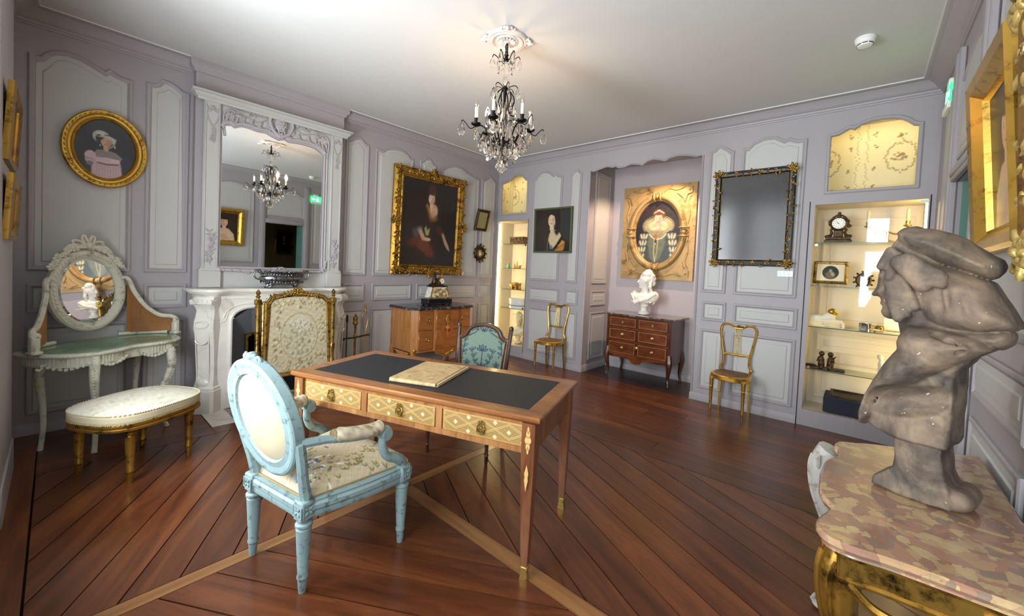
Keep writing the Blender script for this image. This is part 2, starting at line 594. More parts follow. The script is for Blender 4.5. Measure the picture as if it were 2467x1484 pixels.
def m_gilt(name, col='#a67f35', dark='#4a3210', rough=.34, worn=.5, scale=14, metal=.85):
    t = NT(name); v = t.coords()
    n = t.noise(v, scale, 6, .65)
    c = t.ramp(n, [(.30+.12*worn, dark), (.46+.1*worn, col), (.72, col)])
    r = t.math('ADD', t.math('MULTIPLY', n, .3), rough-.14)
    t.bump(t.noise(v, scale*5, 4), .15, .004)
    return t.fin(c, r, metal)
def m_marble(name, stops, scale=6, rough=.15, kind='noise', dist=2.0, coat=.3):
    t = NT(name); v = t.coords()
    n = t.noise(v, scale, 9, .62, dist)
    c = t.ramp(n, stops)
    return t.fin(c, rough, 0, coat)
def m_breccia(name):
    t = NT(name); v = t.coords()
    d = t.noise(v, 9, 4, .6)
    mx = t.n('VectorMath', operation='ADD'); sc = t.n('VectorMath', operation='SCALE')
    cb = t.n('CombineXYZ'); t.l(d, cb.inputs[0]); t.l(t.noise(v, 7, 3), cb.inputs[1]); t.l(d, cb.inputs[2])
    t.l(cb.outputs[0], sc.inputs[0]); sc.inputs['Scale'].default_value = .16
    t.l(v, mx.inputs[0]); t.l(sc.outputs[0], mx.inputs[1])
    vo = t.n('TexVoronoi'); vo.inputs['Scale'].default_value = 26; t.l(mx.outputs[0], vo.inputs['Vector'])
    sp = t.n('SeparateColor'); t.l(vo.outputs['Color'], sp.inputs[0])
    c = t.ramp(sp.outputs[0], [(0, '#8a5a4c'), (.22, '#b08a5e'), (.42, '#a06e58'), (.60, '#c2a672'), (.78, '#7a6258'), (.90, '#b59468')], 'CONSTANT')
    n = t.noise(v, 25, 6, .7)
    c = t.mix(t.math('MULTIPLY', n, .9), c, '#8a7763')
    ve = t.n('TexVoronoi', feature='DISTANCE_TO_EDGE'); ve.inputs['Scale'].default_value = 26; t.l(mx.outputs[0], ve.inputs['Vector'])
    edge = t.math('LESS_THAN', ve.outputs['Distance'], .035)
    c = t.mix(t.math('MULTIPLY', edge, .2), c, '#6a5148')
    return t.fin(c, .13, 0, .5)
def m_glass(name, tint=(1, 1, 1, 1), refl=.08):
    """thin pane: mostly clear, with a mirror-like sheen"""
    t = NT(name)
    tr = t.n('BsdfTransparent'); tr.inputs[0].default_value = tint
    gl = t.n('BsdfGlossy'); gl.inputs['Roughness'].default_value = .02
    fr = t.n('Fresnel'); fr.inputs['IOR'].default_value = 1.45
    gm = t.n('NewGeometry')
    f2 = t.math('MULTIPLY', t.math('ADD', t.math('MULTIPLY', fr.outputs[0], .9), refl-.04), t.math('SUBTRACT', 1.0, gm.outputs['Backfacing']))
    mx = t.n('MixShader'); t.l(f2, mx.inputs[0]); t.l(tr.outputs[0], mx.inputs[1]); t.l(gl.outputs[0], mx.inputs[2])
    t.l(mx.outputs[0], t.out.inputs[0]); return t.m
def m_crystal(name):
    t = NT(name)
    t.b.inputs['Transmission Weight'].default_value = 1.0; t.b.inputs['IOR'].default_value = 1.52
    return t.fin('#fffaf2', .02)
def m_emit(name, col, s):
    t = NT(name); e = t.n('Emission'); e.inputs[0].default_value = L4(col); e.inputs[1].default_value = s
    t.l(e.outputs[0], t.out.inputs[0]); return t.m
def m_attr(name, rough=.5, coat=0.0, bump=0.0, bscale=200, spec=None, weave=False, metal=0):
    t = NT(name); a = t.n('Attribute', attribute_name='Col')
    if bump:
        v = t.coords(); t.bump(t.noise(v, bscale, 3), bump, .003)
    return t.fin(a.outputs['Color'], rough, metal, coat, spec)
def m_mirror(name, col='#e8ecec'):
    t = NT(name); return t.fin(col, .015, 1.0)

M = {}
M['wall'] = m_paint('wall_mauve_paint', '#9d989b', .5, .04, 2.5)
M['panel'] = m_paint('panel_grey_paint', '#b3b3b0', .5, .03, 3)
M['ceil'] = m_paint('ceiling_white', '#c4c4c2', .8, .02, 2)
M['white'] = m_paint('white_edge', '#dad9d6', .6, .02)
M['niche'] = m_paint('niche_paint', '#a8a0a2', .6, .03, 2)
M['floor_base'] = m_paint('floor_gap', '#160d08', .9, .1)
M['floor'] = m_wood('floor_plank', '#34190d', '#5a301a', '#764525', 0, .55, .30, .12, .20, 9)
M['floor_strip'] = m_wood('floor_strip_oak', '#5e3d20', '#875c34', '#9c7142', 0, .8, .27, .25, .06, 14, False)
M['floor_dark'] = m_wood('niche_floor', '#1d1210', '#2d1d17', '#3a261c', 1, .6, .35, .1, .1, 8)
M['gilt'] = m_gilt('gilt')
M['gilt_bright'] = m_gilt('gilt_bright', '#c49c46', '#7a5518', .30, .1)
M['gilt_old'] = m_gilt('gilt_old', '#9a7a3a', '#3c2a12', .4, .6, 22)
M['gilt_pale'] = m_gilt('gilt_pale', '#c9b06a', '#6b5422', .38, .3, 30, .7)
M['brass'] = m_gilt('brass', '#b99a55', '#5a4218', .3, .2, 40)
M['bronze'] = m_gilt('bronze', '#4a3a24', '#1c140c', .42, .4, 30, .8)
M['iron'] = m_paint('black_iron', '#15120f', .42, .2)
M['iron'].node_tree.nodes['Principled BSDF'].inputs['Metallic'].default_value = .7
M['dark'] = m_paint('dark_void', '#0c0a09', .8, .2)
M['mirror'] = m_mirror('mirror_glass')
M['mirror_old'] = m_mirror('mirror_glass_old', '#c9c0a6')
M['glass'] = m_glass('cabinet_glass', (1, 1, 1, 1), .05)
M['shelfglass'] = m_glass('shelf_glass', (.90, .96, .92, 1), .06)
M['glassedge'] = m_paint('glass_edge', '#3c5a50', .2, .05)
M['crystal'] = m_crystal('crystal')
M['marble_white'] = m_marble('white_marble', [(.30, '#a8a49a'), (.45, '#dad7cd'), (.7, '#e6e3da')], 3.5, .28, dist=1.2)
M['marble_black'] = m_marble('black_marble', [(.42, '#17161a'), (.55, '#2e2c31'), (.62, '#837f84'), (.68, '#232126')], 9, .12, dist=2.5)
M['marble_rouge'] = m_marble('grey_red_marble', [(.35, '#2c2523'), (.5, '#5a4a46'), (.62, '#8d7d76'), (.7, '#4a3c38')], 10, .12)
M['marble_hearth'] = m_marble('hearth_rouge', [(.38, '#5a4140'), (.5, '#8d7472'), (.6, '#b9a9a5'), (.7, '#6b5150')], 9, .2)
M['slate'] = m_paint('black_marble_plain', '#141517', .15, .2)
M['breccia'] = m_breccia('breccia_marble')
M['statue'] = m_paint('statue_marble', '#e6dfd2', .45, .05, 9)
M['plaster'] = m_paint('plaster_cream', '#d9cfae', .7, .08, 14)
M['black'] = m_paint('black_plastic', '#101010', .4, .1)
M['whiteplastic'] = m_paint('white_plastic', '#e4e4e0', .4, .01)
M['carved'] = m_paint('carved_grey_paint', '#a9a3a6', .5, .05, 20)
M['silver'] = m_gilt('old_silver', '#8f9092', '#1e1e20', .3, .45, 40, .95)

# ---------------------------------------------------------------- painted pictures (colour per vertex of the canvas mesh)
class Canvas:
    """x 0..1 left to right, y 0..1 bottom to top (y in units of height); a = width/height"""
    def __init__(s, w, h, n, bg):
        s.w, s.h = w, h; s.a = w/h
        s.ny = n; s.nx = max(8, int(n*s.a))
        u = np.linspace(0, 1, s.nx); v = np.linspace(0, 1, s.ny)
        s.U, s.V = np.meshgrid(u, v)
        s.x = s.U*s.a; s.y = s.V
        s.c = np.zeros((s.ny, s.nx, 3)); s.c[:] = lin(bg)
        s.rs = np.random.RandomState(int(w*1000+h*77))
    def _mix(s, m, col, op):
        m = np.clip(m, 0, 1)[..., None]*op
        c = np.array(lin(col)) if isinstance(col, str) else np.array(col)
        s.c = s.c*(1-m)+c*m
        return s
    def ell(s, cx, cy, rx, ry, col, rot=0, soft=.12, op=1.0):
        x = s.x-cx*s.a; y = s.y-cy
        c, n = cos(radians(rot)), sin(radians(rot))
        X, Y = x*c+y*n, -x*n+y*c
        q = np.sqrt((X/(rx*s.a))**2+(Y/ry)**2)
        return s._mix((1-q)/soft+.5, col, op)
    def poly(s, pts, col, soft=.006, op=1.0):
        d = poly_sd(s.x, s.y, [(p[0]*s.a, p[1]) for p in pts])
        return s._mix(.5-d/(2*soft), col, op)
    def line(s, pts, wid, col, soft=.004, op=1.0):
        d = np.full(s.x.shape, 9.)
        for (a, b) in zip(pts, pts[1:]):
            ax, ay, bx, by = a[0]*s.a, a[1], b[0]*s.a, b[1]
            ex, ey = bx-ax, by-ay
            t = np.clip(((s.x-ax)*ex+(s.y-ay)*ey)/(ex*ex+ey*ey+1e-12), 0, 1)
            d = np.minimum(d, np.hypot(s.x-ax-ex*t, s.y-ay-ey*t))
        return s._mix(.5-(d-wid)/(2*soft), col, op)
    def grain(s, amt=.15, f=40, seed=1):
        rs = np.random.RandomState(seed); n = np.zeros_like(s.x)
        for i in range(10):
            k = f*(.4+rs.rand()*1.4); th = rs.rand()*6.28; n += np.sin((s.x*cos(th)+s.y*sin(th))*k+rs.rand()*6.28)
        s.c *= np.clip(1+amt*n[..., None]/3, .2, 2); return s
    def face(s, cx, cy, h, skin='#c89878', turn=0.0, eye='#2a1c16', lip='#8e4238', hair=None):
        """a head of height h centred at cx,cy"""
        w = h*.36/s.a
        if hair: s.ell(cx+turn*.1*w, cy+h*.08, w*1.35, h*.62, hair, 0, .2)
        s.ell(cx, cy-h*.58, w*.52, h*.34, skin, 0, .25)
        s.ell(cx, cy, w, h*.5, skin, 0, .10)
        s.ell(cx+w*.55, cy-.05*h, w*.5, h*.42, tuple(np.array(lin(skin))*.6), 0, .9, .6)
        s.ell(cx-w*.35, cy-.12*h, w*.3, h*.1, tuple(np.array(lin(skin))*np.array([1.15, .8, .75])), 0, .9, .4)
        for sg in (-1, 1):
            ex = cx+sg*w*.42-turn*w*.18
            s.ell(ex, cy+h*.06, w*.22, h*.028, '#d8c8b8', 0, .4); s.ell(ex-turn*w*.05, cy+h*.06, w*.10, h*.03, eye, 0, .4)
            s.line([(ex-w*.25, cy+h*.135), (ex, cy+h*.16), (ex+w*.25, cy+h*.13)], h*.008, eye, h*.012, .7)
            s.line([(ex-w*.22, cy+h*.085), (ex, cy+h*.095), (ex+w*.22, cy+h*.08)], h*.005, eye, h*.01, .8)
        nx = cx-turn*w*.28
        s.line([(nx+w*.12, cy+h*.1), (nx+w*.10, cy-h*.10), (nx-w*.06, cy-h*.125)], h*.006, tuple(np.array(lin(skin))*.55), h*.014, .7)
        s.ell(nx, cy-h*.25, w*.26, h*.03, lip, 0, .5); s.line([(nx-w*.26, cy-h*.245), (nx, cy-h*.25), (nx+w*.26, cy-h*.243)], h*.003, '#5a2420', h*.006, .8)
        return s
    def mesh(s, name, mat, parent, M=None, clip=None, dz=None, warp=None):
        nx, ny = s.nx, s.ny
        X = (s.U-.5)*s.w; Y = (s.V-.5)*s.h
        Zz = dz if dz is not None else np.zeros_like(X)
        if warp is not None: vs = np.stack(warp(s.U, s.V), -1).reshape(-1, 3)
        else: vs = np.stack([X, Y, Zz], -1).reshape(-1, 3)
        i = np.arange(nx*ny).reshape(ny, nx)
        F = np.stack([i[:-1, :-1], i[:-1, 1:], i[1:, 1:], i[1:, :-1]], -1).reshape(-1, 4)
        if clip is not None:
            ok = clip(X, Y).reshape(-1)
            F = F[ok[F].all(1)]
        if M is not None:
            vs = (np.c_[vs, np.ones(len(vs))] @ np.array(M).T)[:, :3]
        me = bpy.data.meshes.new(name); me.from_pydata(vs.tolist(), [], F.tolist())
        at = me.color_attributes.new('Col', 'FLOAT_COLOR', 'POINT')
        c4 = np.concatenate([np.clip(s.c, 0, 1).reshape(-1, 3), np.ones((nx*ny, 1))], 1).astype(np.float32)
        at.data.foreach_set('color', c4.ravel())
        me.polygons.foreach_set('use_smooth', [True]*len(me.polygons))
        return link(name, me, mat, parent)
M['oil'] = m_attr('oil_painting', .35, .35, .08, 300)
M['print'] = m_attr('painted_fabric', .85, 0, .15, 400)
M['wallpaper'] = m_attr('wallpaper', .8)

# ================================================================ the room
MA = frame_M((0, 0, 0), (1, 0, 0), (0, 0, 1))          # wall with the fireplace, u = x
MBk = frame_M((0, 0, 0), (0, -1, 0), (0, 0, 1))        # wall with the niche, u = -y
MC = frame_M((0, YC, 0), (-1, 0, 0), (0, 0, 1))        # right wall, u = -x
MD = frame_M((XD, 0, 0), (0, 1, 0), (0, 0, 1))         # near wall with the windows, u = y
NX = 0.70                                              # depth of the niche
NY0, NY1 = -1.755, -3.25
def a_px(px, py, y=0.0): p = on_y(px, py, y); return (p.x, p.z)
def b_px(px, py, x=0.0): p = on_x(px, py, x); return (-p.y, p.z)
def rect(u0, u1, z0, z1): return [(u0, z0), (u1, z0), (u1, z1), (u0, z1)]

# zoomed tracings: (origin, scale) -> photo pixels
def tr(ox, oy, sc, pts): return [(ox+x/sc, oy+y/sc) for x, y in pts]

TH = 0.10
Z_UP, Z_MT, Z_MB, Z_LT, Z_LB = 1.243, 1.143, 0.925, 0.828, 0.15
# --- wall_left
FB = rect(-3.70, -2.98, 0.0, 0.80)
wall_left = struct(MB().prism([(XD-.3, 0), (-3.70, 0), (-3.70, .80), (-2.98, .80), (-2.98, 0), (0.02, 0), (0.02, ZC+.02), (XD-.3, ZC+.02)], -TH, 0, MA).build('wall_left', M['wall'], sharp=0))
mbr = MB().prism(rect(-4.02, -2.68, 1.08, ZC), 0.001, .10, MA)
mbr.build('chimney_breast', M['wall'], wall_left, sharp=0)
MB().sweep([(0, 3.05), (.012, 3.05), (.018, 3.07), (.035, 3.085), (.045, 3.10), (.045, ZC), (0, ZC)],
           [(-4.02, -.001, 0), (-4.02, -.10, 0), (-2.68, -.10, 0), (-2.68, -.001, 0)]).build('breast_cornice', M['wall'], wall_left)

PROF_M = [(0, 0.0005), (0, .011), (.007, .016), (.018, .016), (.026, .009), (.034, .004)]
def panel(wall, MW, poly, field='panel', wide=True, mould='wall'):
    poly = ccw(poly)
    f = MB(); rings(f, poly, [(.034, .002), (.035, .007)]+([(.066, .007), (.073, .013)] if wide else []), MW)
    o = f.build('panel', M[field], wall, sharp=25)
    m = MB(); rings(m, poly, PROF_M, MW, cap=False)
    m.build('moulding', M[mould], o, sharp=25)
    return o
A1t = tr(0, 0, 2.119, [(145, 265), (175, 284), (205, 290), (225, 272), (270, 258), (340, 265), (420, 295), (480, 330), (535, 365), (560, 352), (600, 385), (650, 408), (680, 412)])
A2t = tr(330, 180, 9.275, [(215, 165), (300, 190), (380, 205), (450, 200), (500, 150), (540, 105), (650, 130), (780, 190), (900, 270), (1035, 390), (1110, 405), (1180, 435)])
A3t = tr(800, 300, 12.37, [(425, 435), (540, 435), (600, 395), (690, 370), (800, 370), (870, 405), (920, 470), (980, 560), (1040, 605), (1110, 620)])
A4t = tr(820, 300, 3.71, [(318, 210), (380, 230), (410, 207), (450, 204), (500, 208), (560, 230), (600, 270), (625, 305), (655, 310)])
A5t = tr(820, 300, 3.71, [(712, 320), (740, 318), (765, 295), (800, 305), (825, 350), (855, 375)])
A6t = tr(820, 300, 3.71, [(905, 395), (960, 370), (1020, 360), (1080, 385), (1130, 430), (1160, 445), (1220, 485), (1240, 490)])
A7t = tr(820, 300, 3.71, [(1265, 500), (1300, 480), (1335, 458), (1355, 480), (1385, 520)])
def top_panel(t, to):
    q = [to(*p) for p in t]
    u0, u1 = q[0][0], q[-1][0]
    return [(u0, Z_UP), (u1, Z_UP)]+q[::-1]
for t in (A1t, A2t, A3t, A4t, A5t, A6t, A7t): panel(wall_left, MA, top_panel(t, a_px))
for (u0, u1) in ((-4.972, -4.416), (-4.333, -4.043), (-2.595, -2.321), (-2.224, -1.646), (-1.559, -0.448), (-0.376, -0.122)):
    panel(wall_left, MA, rect(u0, u1, Z_MB, Z_MT))
    panel(wall_left, MA, rect(u0, u1, Z_LB, Z_LT))

# --- wall_back with its openings
B1t = tr(1180, 320, 9.275, [(1000, 1050), (1050, 1030), (1080, 975), (1150, 890), (1220, 855), (1290, 850), (1360, 875), (1440, 940), (1490, 905), (1560, 950), (1650, 960)])
B2t = tr(1180, 320, 9.275, [(1825, 920), (1860, 915), (1900, 850), (1990, 815), (2030, 865), (2080, 885)])
B3t = tr(1660, 300, 2.0067, [(103, 135), (125, 125), (140, 107), (160, 101), (190, 115), (212, 130), (222, 126)])
B4t = tr(1660, 300, 2.0067, [(262, 115), (285, 115), (310, 90), (360, 65), (420, 56), (465, 75), (485, 65), (530, 75), (575, 68)])
WLt = tr(1180, 320, 9.275, [(275, 1150), (350, 1125), (430, 1075), (470, 1065), (530, 990), (620, 950), (700, 960), (760, 1010), (800, 1065), (840, 1080)])
WRt = tr(1900, 240, 3.5325, [(365, 315), (430, 300), (525, 245), (565, 255), (620, 215), (700, 185), (800, 165), (900, 158), (970, 165), (1020, 185), (1070, 215), (1113, 215)])
NVt = tr(1400, 340, 2.394, [(45, 175), (72, 175), (110, 160), (150, 145), (185, 150), (200, 142), (215, 152), (250, 148), (290, 130), (335, 132), (352, 137), (380, 115), (420, 100), (465, 108), (485, 112), (510, 95), (560, 80), (620, 80), (665, 90), (705, 82)])
def win_poly(t, zb):
    q = [b_px(*p) for p in t]
    return [(q[0][0], zb), (q[-1][0], zb)]+q[::-1]
W_L = ccw(win_poly(WLt, 2.303)); W_R = ccw(win_poly(WRt, 2.29))
CL = rect(.03, .672, .165, 2.178); CRr = rect(4.300, 5.075, .16, 2.165)
nv = [b_px(*p) for p in NVt]
niche_hole = [(-NY0, 0.0), (-NY1, 0.0)]+[(min(max(u, -NY0), -NY1), z) for u, z in nv[::-1]]
outer = [(-.001, 0), (-NY0, 0)]+[(min(max(u, -NY0), -NY1), z) for u, z in nv]+[(-NY1, 0), (-YC, 0), (-YC, ZC+.02), (-.001, ZC+.02)]
wall_back = struct(MB().prism(outer, -.03, 0, MBk, holes=[W_L[::-1], W_R[::-1], CL[::-1], CRr[::-1]]).build('wall_back', M['wall'], sharp=0))
for t in (B1t, B2t, B3t, B4t): panel(wall_back, MBk, [(u+(-.012 if i in (0, 1) else 0), z) for i, (u, z) in enumerate(top_panel(t, b_px))])
for (u0, u1) in ((.765, 1.325), (1.44, 1.652), (3.315, 3.565), (3.64, 4.215)):
    panel(wall_back, MBk, rect(u0, u1, Z_MB, Z_MT)); panel(wall_back, MBk, rect(u0, u1, Z_LB, Z_LT))
# mouldings round the glazed openings and along the niche
for w in (W_L, W_R):
    m = MB(); rings(m, inset(w, -.03), [(0, .0005), (0, .008), (.008, .014), (.022, .014), (.030, .006)], MBk, cap=False); m.build('moulding', M['wall'], wall_back, sharp=25)
m = MB()
pth = [(-NY0-.001, .09)]+[(min(max(u, -NY0), -NY1), z) for u, z in nv]+[(-NY1+.001, .09)]
m.tube([(0-.004, -u, z) for u, z in pth], .012, 6); m.build('niche_bead', M['wall'], wall_back)
m = MB(); m.prism(rect(4.255, 4.262, 0, 2.2), 0, .003, MBk); m.prism(rect(5.085, 5.092, 0, 2.2), 0, .003, MBk); m.prism(rect(.678, .684, 0, 2.2), 0, .003, MBk)
m.build('jib_door_gap', M['dark'], wall_back, sharp=0)

# --- niche
wall_niche = struct(MB().prism(rect(-NY0-.05, -NY1+.05, 0, ZC), -.05, 0, frame_M((NX, 0, 0), (0, -1, 0), (0, 0, 1))).build('wall_niche', M['niche'], sharp=0))
ML = frame_M((0, NY0, 0), (1, 0, 0), (0, 0, 1)); MR = frame_M((0, NY1, 0), (-1, 0, 0), (0, 0, 1))
ck = MB().prism(rect(.03, NX, 0, ZC), -.05, 0, ML).build('cheek', M['wall'], wall_niche, sharp=0)
MB().prism(rect(-NX, -.03, 0, ZC), -.05, 0, MR).build('cheek', M['wall'], wall_niche, sharp=0)
MB().prism([(0.03, NY0), (NX, NY0), (NX, NY1), (0.03, NY1)], 2.98, 3.0).build('soffit', M['niche'], wall_niche, sharp=0)
for (z0, z1) in ((Z_UP, 2.84), (Z_MB, Z_MT), (Z_LB, Z_LT)): panel(ck, ML, rect(.16, .58, z0, z1))

# --- right wall with doorway
DX0, DX1, DZ = -1.80, -1.05, 2.10
wall_right = struct(MB().prism([(-.001, 0), (-DX1, 0), (-DX1, DZ), (-DX0, DZ), (-DX0, 0), (-XD+.3, 0), (-XD+.3, ZC+.02), (-.001, ZC+.02)], -.12, 0, MC).build('wall_right', M['wall'], sharp=0))
arch = lambda u0, u1, z0, z1: [(u0, z0), (u1, z0), (u1, z1-.10)]+[(u1-(u1-u0)*(.10+.80*t), z1-.10+.10*sin(pi*t)**.7+(.0)) for t in np.linspace(0, 1, 13)]+[(u0, z1-.10)]
panel(wall_right, MC, arch(1.03, 1.82, 2.24, 2.86))
for (u0, u1) in ((.42, .86), (2.02, 2.82), (2.93, 3.20), (3.32, 4.30), (4.42, 4.95)):
    panel(wall_right, MC, arch(u0, u1, Z_UP, 2.86)); panel(wall_right, MC, rect(u0, u1, Z_MB, Z_MT)); panel(wall_right, MC, rect(u0, u1, Z_LB, Z_LT))
m = MB()
for (u0, u1, z0, z1) in ((.93, 1.04, 0, 2.97), (1.81, 1.92, 0, 2.97), (1.04, 1.81, 2.10, 2.19)):
    m.box(((u0+u1)/2, (z0+z1)/2, .018), (u1-u0, z1-z0, .035), MC, .008); m.box(((u0+u1)/2, (z0+z1)/2, .026), (max(.02, u1-u0-.05), max(.03, z1-z0-.05), .04), MC, .008)
m.build('door_architrave', M['wall'], wall_right)
# passage behind the doorway
M['olive'] = m_paint('passage_paint', '#8c8460', .7, .05); M['teal'] = m_paint('teal_jamb', '#5f8a7c', .5, .04); M['ebony'] = m_wood('ebony_door', '#0c0807', '#1c1210', '#2a1c16', 2, 1, .3, .3)
wall_passage = struct(MB().box((-1.4, -6.85, 1.5), (3.0, .1, 3.0)).box((-2.95, -6.0, 1.5), (.1, 1.7, 3.0)).box((.15, -6.0, 1.5), (.1, 1.7, 3.0)).box((-1.4, -6.0, 2.75), (3.0, 1.7, .1)).build('wall_passage', M['olive'], sharp=0))
MB().box((DX1+.012, YC-.17, DZ/2), (.03, .30, DZ)).box((DX0-.012, YC-.17, DZ/2), (.03, .30, DZ)).build('jamb', M['teal'], wall_passage)
door_1 = struct(MB().box((-1.75, -6.77, 1.05), (.62, .05, 2.1), None, .01).build('door_1', M['ebony']))
m = MB()
for k in range(4):
    for s in (-1, 1): rings(m, ellipse(.09, .18), [(0, 0), (.01, .02), (.03, .006), (.05, .02)], frame_M((-1.75+s*.13, -6.744, .35+k*.47), (-1, 0, 0), (0, 0, 1)))
m.build('carved_panel', M['ebony'], door_1)
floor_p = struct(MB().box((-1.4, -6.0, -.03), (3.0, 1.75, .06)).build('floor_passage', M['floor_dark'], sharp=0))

# --- near wall with windows
holes = [rect(y1, y0, z0, z1) for (y0, y1, z0, z1) in WINDOWS]
wall_front = struct(MB().prism(rect(YC-.15, .12, 0, ZC+.02), -.30, 0, MD, holes=[ccw(h)[::-1] for h in holes]).build('wall_front', M['wall'], sharp=0))
M['winpaint'] = m_paint('window_paint', '#c9c6c6', .45, .03)
for wi, (y0, y1, z0, z1) in enumerate(WINDOWS):
    w = MB(); D = -.22
    fr = .05
    for (u0, u1, a, b) in ((y1, y0, z0, z0+fr), (y1, y0, z1-fr, z1), (y1, y1+fr, z0, z1), (y0-fr, y0, z0, z1)): w.box(((u0+u1)/2, (a+b)/2, D), (u1-u0, b-a, .06), MD, .006)
    if wi < 2:
        c = (y0+y1)/2; w.box((c, (z0+z1)/2, D), (.10, z1-z0, .06), MD, .006)
        for k in range(1, 4): w.box((c, z0+(z1-z0)*k/4, D), (y0-y1, .03, .045), MD, .004)
        for q in (.25, .75): w.box((y1+(y0-y1)*q, (z0+z1)/2, D), (.02, z1-z0, .04), MD, .004)
    else:
        w.box(((y0+y1)/2, 2.12, D), (y0-y1, .18, .05), MD, .004)
    win = struct(w.build('window_%d' % (wi+1), M['winpaint']))
    if wi == 2:
        g = MB()
        for k in range(1, 5): g.cyl((y1+(y0-y1)*k/5, z0, D), (y1+(y0-y1)*k/5, z1, D), .004, n=6, M=MD)
        for k in range(1, 16): g.cyl((y1, z0+(z1-z0)*k/16, D), (y0, z0+(z1-z0)*k/16, D), .004, n=6, M=MD)
        g.build('leading', M['iron'], win)
    MB().prism(rect(y1+.02, y0-.02, z0+.02, z1-.02), D-.002, D+.002, MD).build('pane', M['glass'], win, sharp=0)
    if wi < 2:
        t = MB()
        for (u0, u1, a, b) in ((y0, y0+.13, 0, z1+.13), (y1-.13, y1, 0, z1+.13), (y1, y0, z1, z1+.13)):
            t.box(((u0+u1)/2, (a+b)/2, .016), (u1-u0, b-a, .032), MD, .006); t.box(((u0+u1)/2, (a+b)/2, .026), (u1-u0-.05, b-a-.05, .04), MD, .008)
        for u in (y0+.065, y1-.065): t.box((u, .10, .024), (.14, .20, .05), MD, .01)
        t.build('architrave', M['wall'], win)
wp = [(-.60, -.10)]
for (u0, u1) in ((-.60, -.08), (-4.55, -4.05)):
    if u1-u0 > .3: panel(wall_front, MD, arch(u0, u1, Z_UP, 2.86)); panel(wall_front, MD, rect(u0, u1, Z_MB, Z_MT)); panel(wall_front, MD, rect(u0, u1, Z_LB, Z_LT))

# --- ceiling, cornice, baseboards
ceiling = struct(MB().box(((XD)/2, YC/2, ZC+.05), (5.6, 5.6, .1)).build('ceiling', M['ceil'], sharp=0))
CPROF = [(0, 3.035), (.010, 3.035), (.012, 3.048), (.022, 3.052), (.026, 3.066), (.040, 3.072), (.052, 3.086), (.072, 3.112), (.098, 3.128), (.104, 3.134), (.118, 3.136), (.128, 3.142), (CP, 3.1425), (CP, ZC), (0, ZC)]
LOOP = [(XD, 0, 0), (0, 0, 0), (0, YC, 0), (XD, YC, 0)]
cornice = struct(MB().sweep(CPROF, LOOP, closed=True).build('trim_1', M['wall'], sharp=30))
MB().sweep([(CP, 3.1445), (CP+.006, 3.1445), (CP+.006, ZC), (CP, ZC)], LOOP, closed=True).build('white_edge', M['white'], cornice)
BP = [(0, 0), (.016, 0), (.016, .070), (.012, .078), (.012, .084), (.005, .092), (0, .092)]
def base(name, paths):
    m = MB()
    for p in paths: m.sweep(BP, p)
    return struct(m.build(name, M['wall'], sharp=30))
base('baseboard_left', [[(XD, 0, 0), (-4.02, 0, 0)], [(-2.68, 0, 0), (0, 0, 0)]])
base('baseboard_back', [[(0, -.69, 0), (0, NY0, 0), (NX, NY0, 0), (NX, NY1, 0), (0, NY1, 0), (0, -4.255, 0)]])
base('baseboard_right', [[(0, YC, 0), (-.93, YC, 0)], [(-1.92, YC, 0), (XD, YC, 0)]])
base('baseboard_front', [[(XD, YC, 0), (XD, -4.0, 0)], [(XD, -2.60, 0), (XD, -2.50, 0)], [(XD, -.66, 0), (XD, 0, 0)]])

# --- parquet: every board is a part of the floor
floor = struct(MB().box((-2.2, -2.56, -.06), (6.1, 5.5, .06)).build('floor', M['floor_base'], sharp=0))
def clip_poly(poly, rect4):
    x0, x1, y0, y1 = rect4
    def cut(P, f):
        out = []
        for i in range(len(P)):
            a, b = P[i-1], P[i]; fa, fb = f(a), f(b)
            if fa >= 0: out.append(a)
            if (fa >= 0) != (fb >= 0): t = fa/(fa-fb); out.append((a[0]+(b[0]-a[0])*t, a[1]+(b[1]-a[1])*t))
        return out
    for f in (lambda p: p[0]-x0, lambda p: x1-p[0], lambda p: p[1]-y0, lambda p: y1-p[1]):
        if poly: poly = cut(poly, f)
    return poly
def plank(poly, ang, mat, name='floor_board'):
    """poly in the room's xy; the board's own x axis runs along ang"""
    if len(poly) < 3 or abs(area2(poly)) < 4e-4: return
    cx = sum(p[0] for p in poly)/len(poly); cy = sum(p[1] for p in poly)/len(poly)
    c, s = cos(ang), sin(ang)
    loc = ccw([((p[0]-cx)*c+(p[1]-cy)*s, -(p[0]-cx)*s+(p[1]-cy)*c) for p in poly])
    m = MB(); dz = random.uniform(-.0006, 0)
    n = len(loc)
    m.prism(loc, -.028, dz, back=False)
    o = m.build(name, mat, floor, sharp=0)
    o.location = (cx, cy, 0); o.rotation_euler = (0, 0, ang)
def field(rc, ang, w, off, gap=.006):
    x0, x1, y0, y1 = rc
    cx, cy = (x0+x1)/2, (y0+y1)/2; d = (cos(ang), sin(ang)); nn = (-d[1], d[0]); R = 4
    k = -40
    while k < 40:
        a = k*w+off; b = a+w-gap
        poly = [(cx+d[0]*s*R+nn[0]*t, cy+d[1]*s*R+nn[1]*t) for s, t in ((-1, a), (1, a), (1, b), (-1, b))]
        plank(clip_poly(poly, rc), ang, M['floor'])
        k += 1
g = .004
SX0, SX1, SY0, SY1 = -3.405, -3.32, -2.575, -2.505
FX0, FX1, FY0, FY1 = -4.905, -1.785, YC+.003, -0.86
field((FX0+g, SX0-g, SY1+g, FY1-g), radians(59.5), .168, .02)
field((SX1+g, FX1-g, SY1+g, FY1-g), radians(120.5), .168, .05)
field((FX0+g, SX0-g, FY0+g, SY0-g), radians(120.5), .168, .03)
field((SX1+g, FX1-g, FY0+g, SY0-g), radians(64), .165, .02)
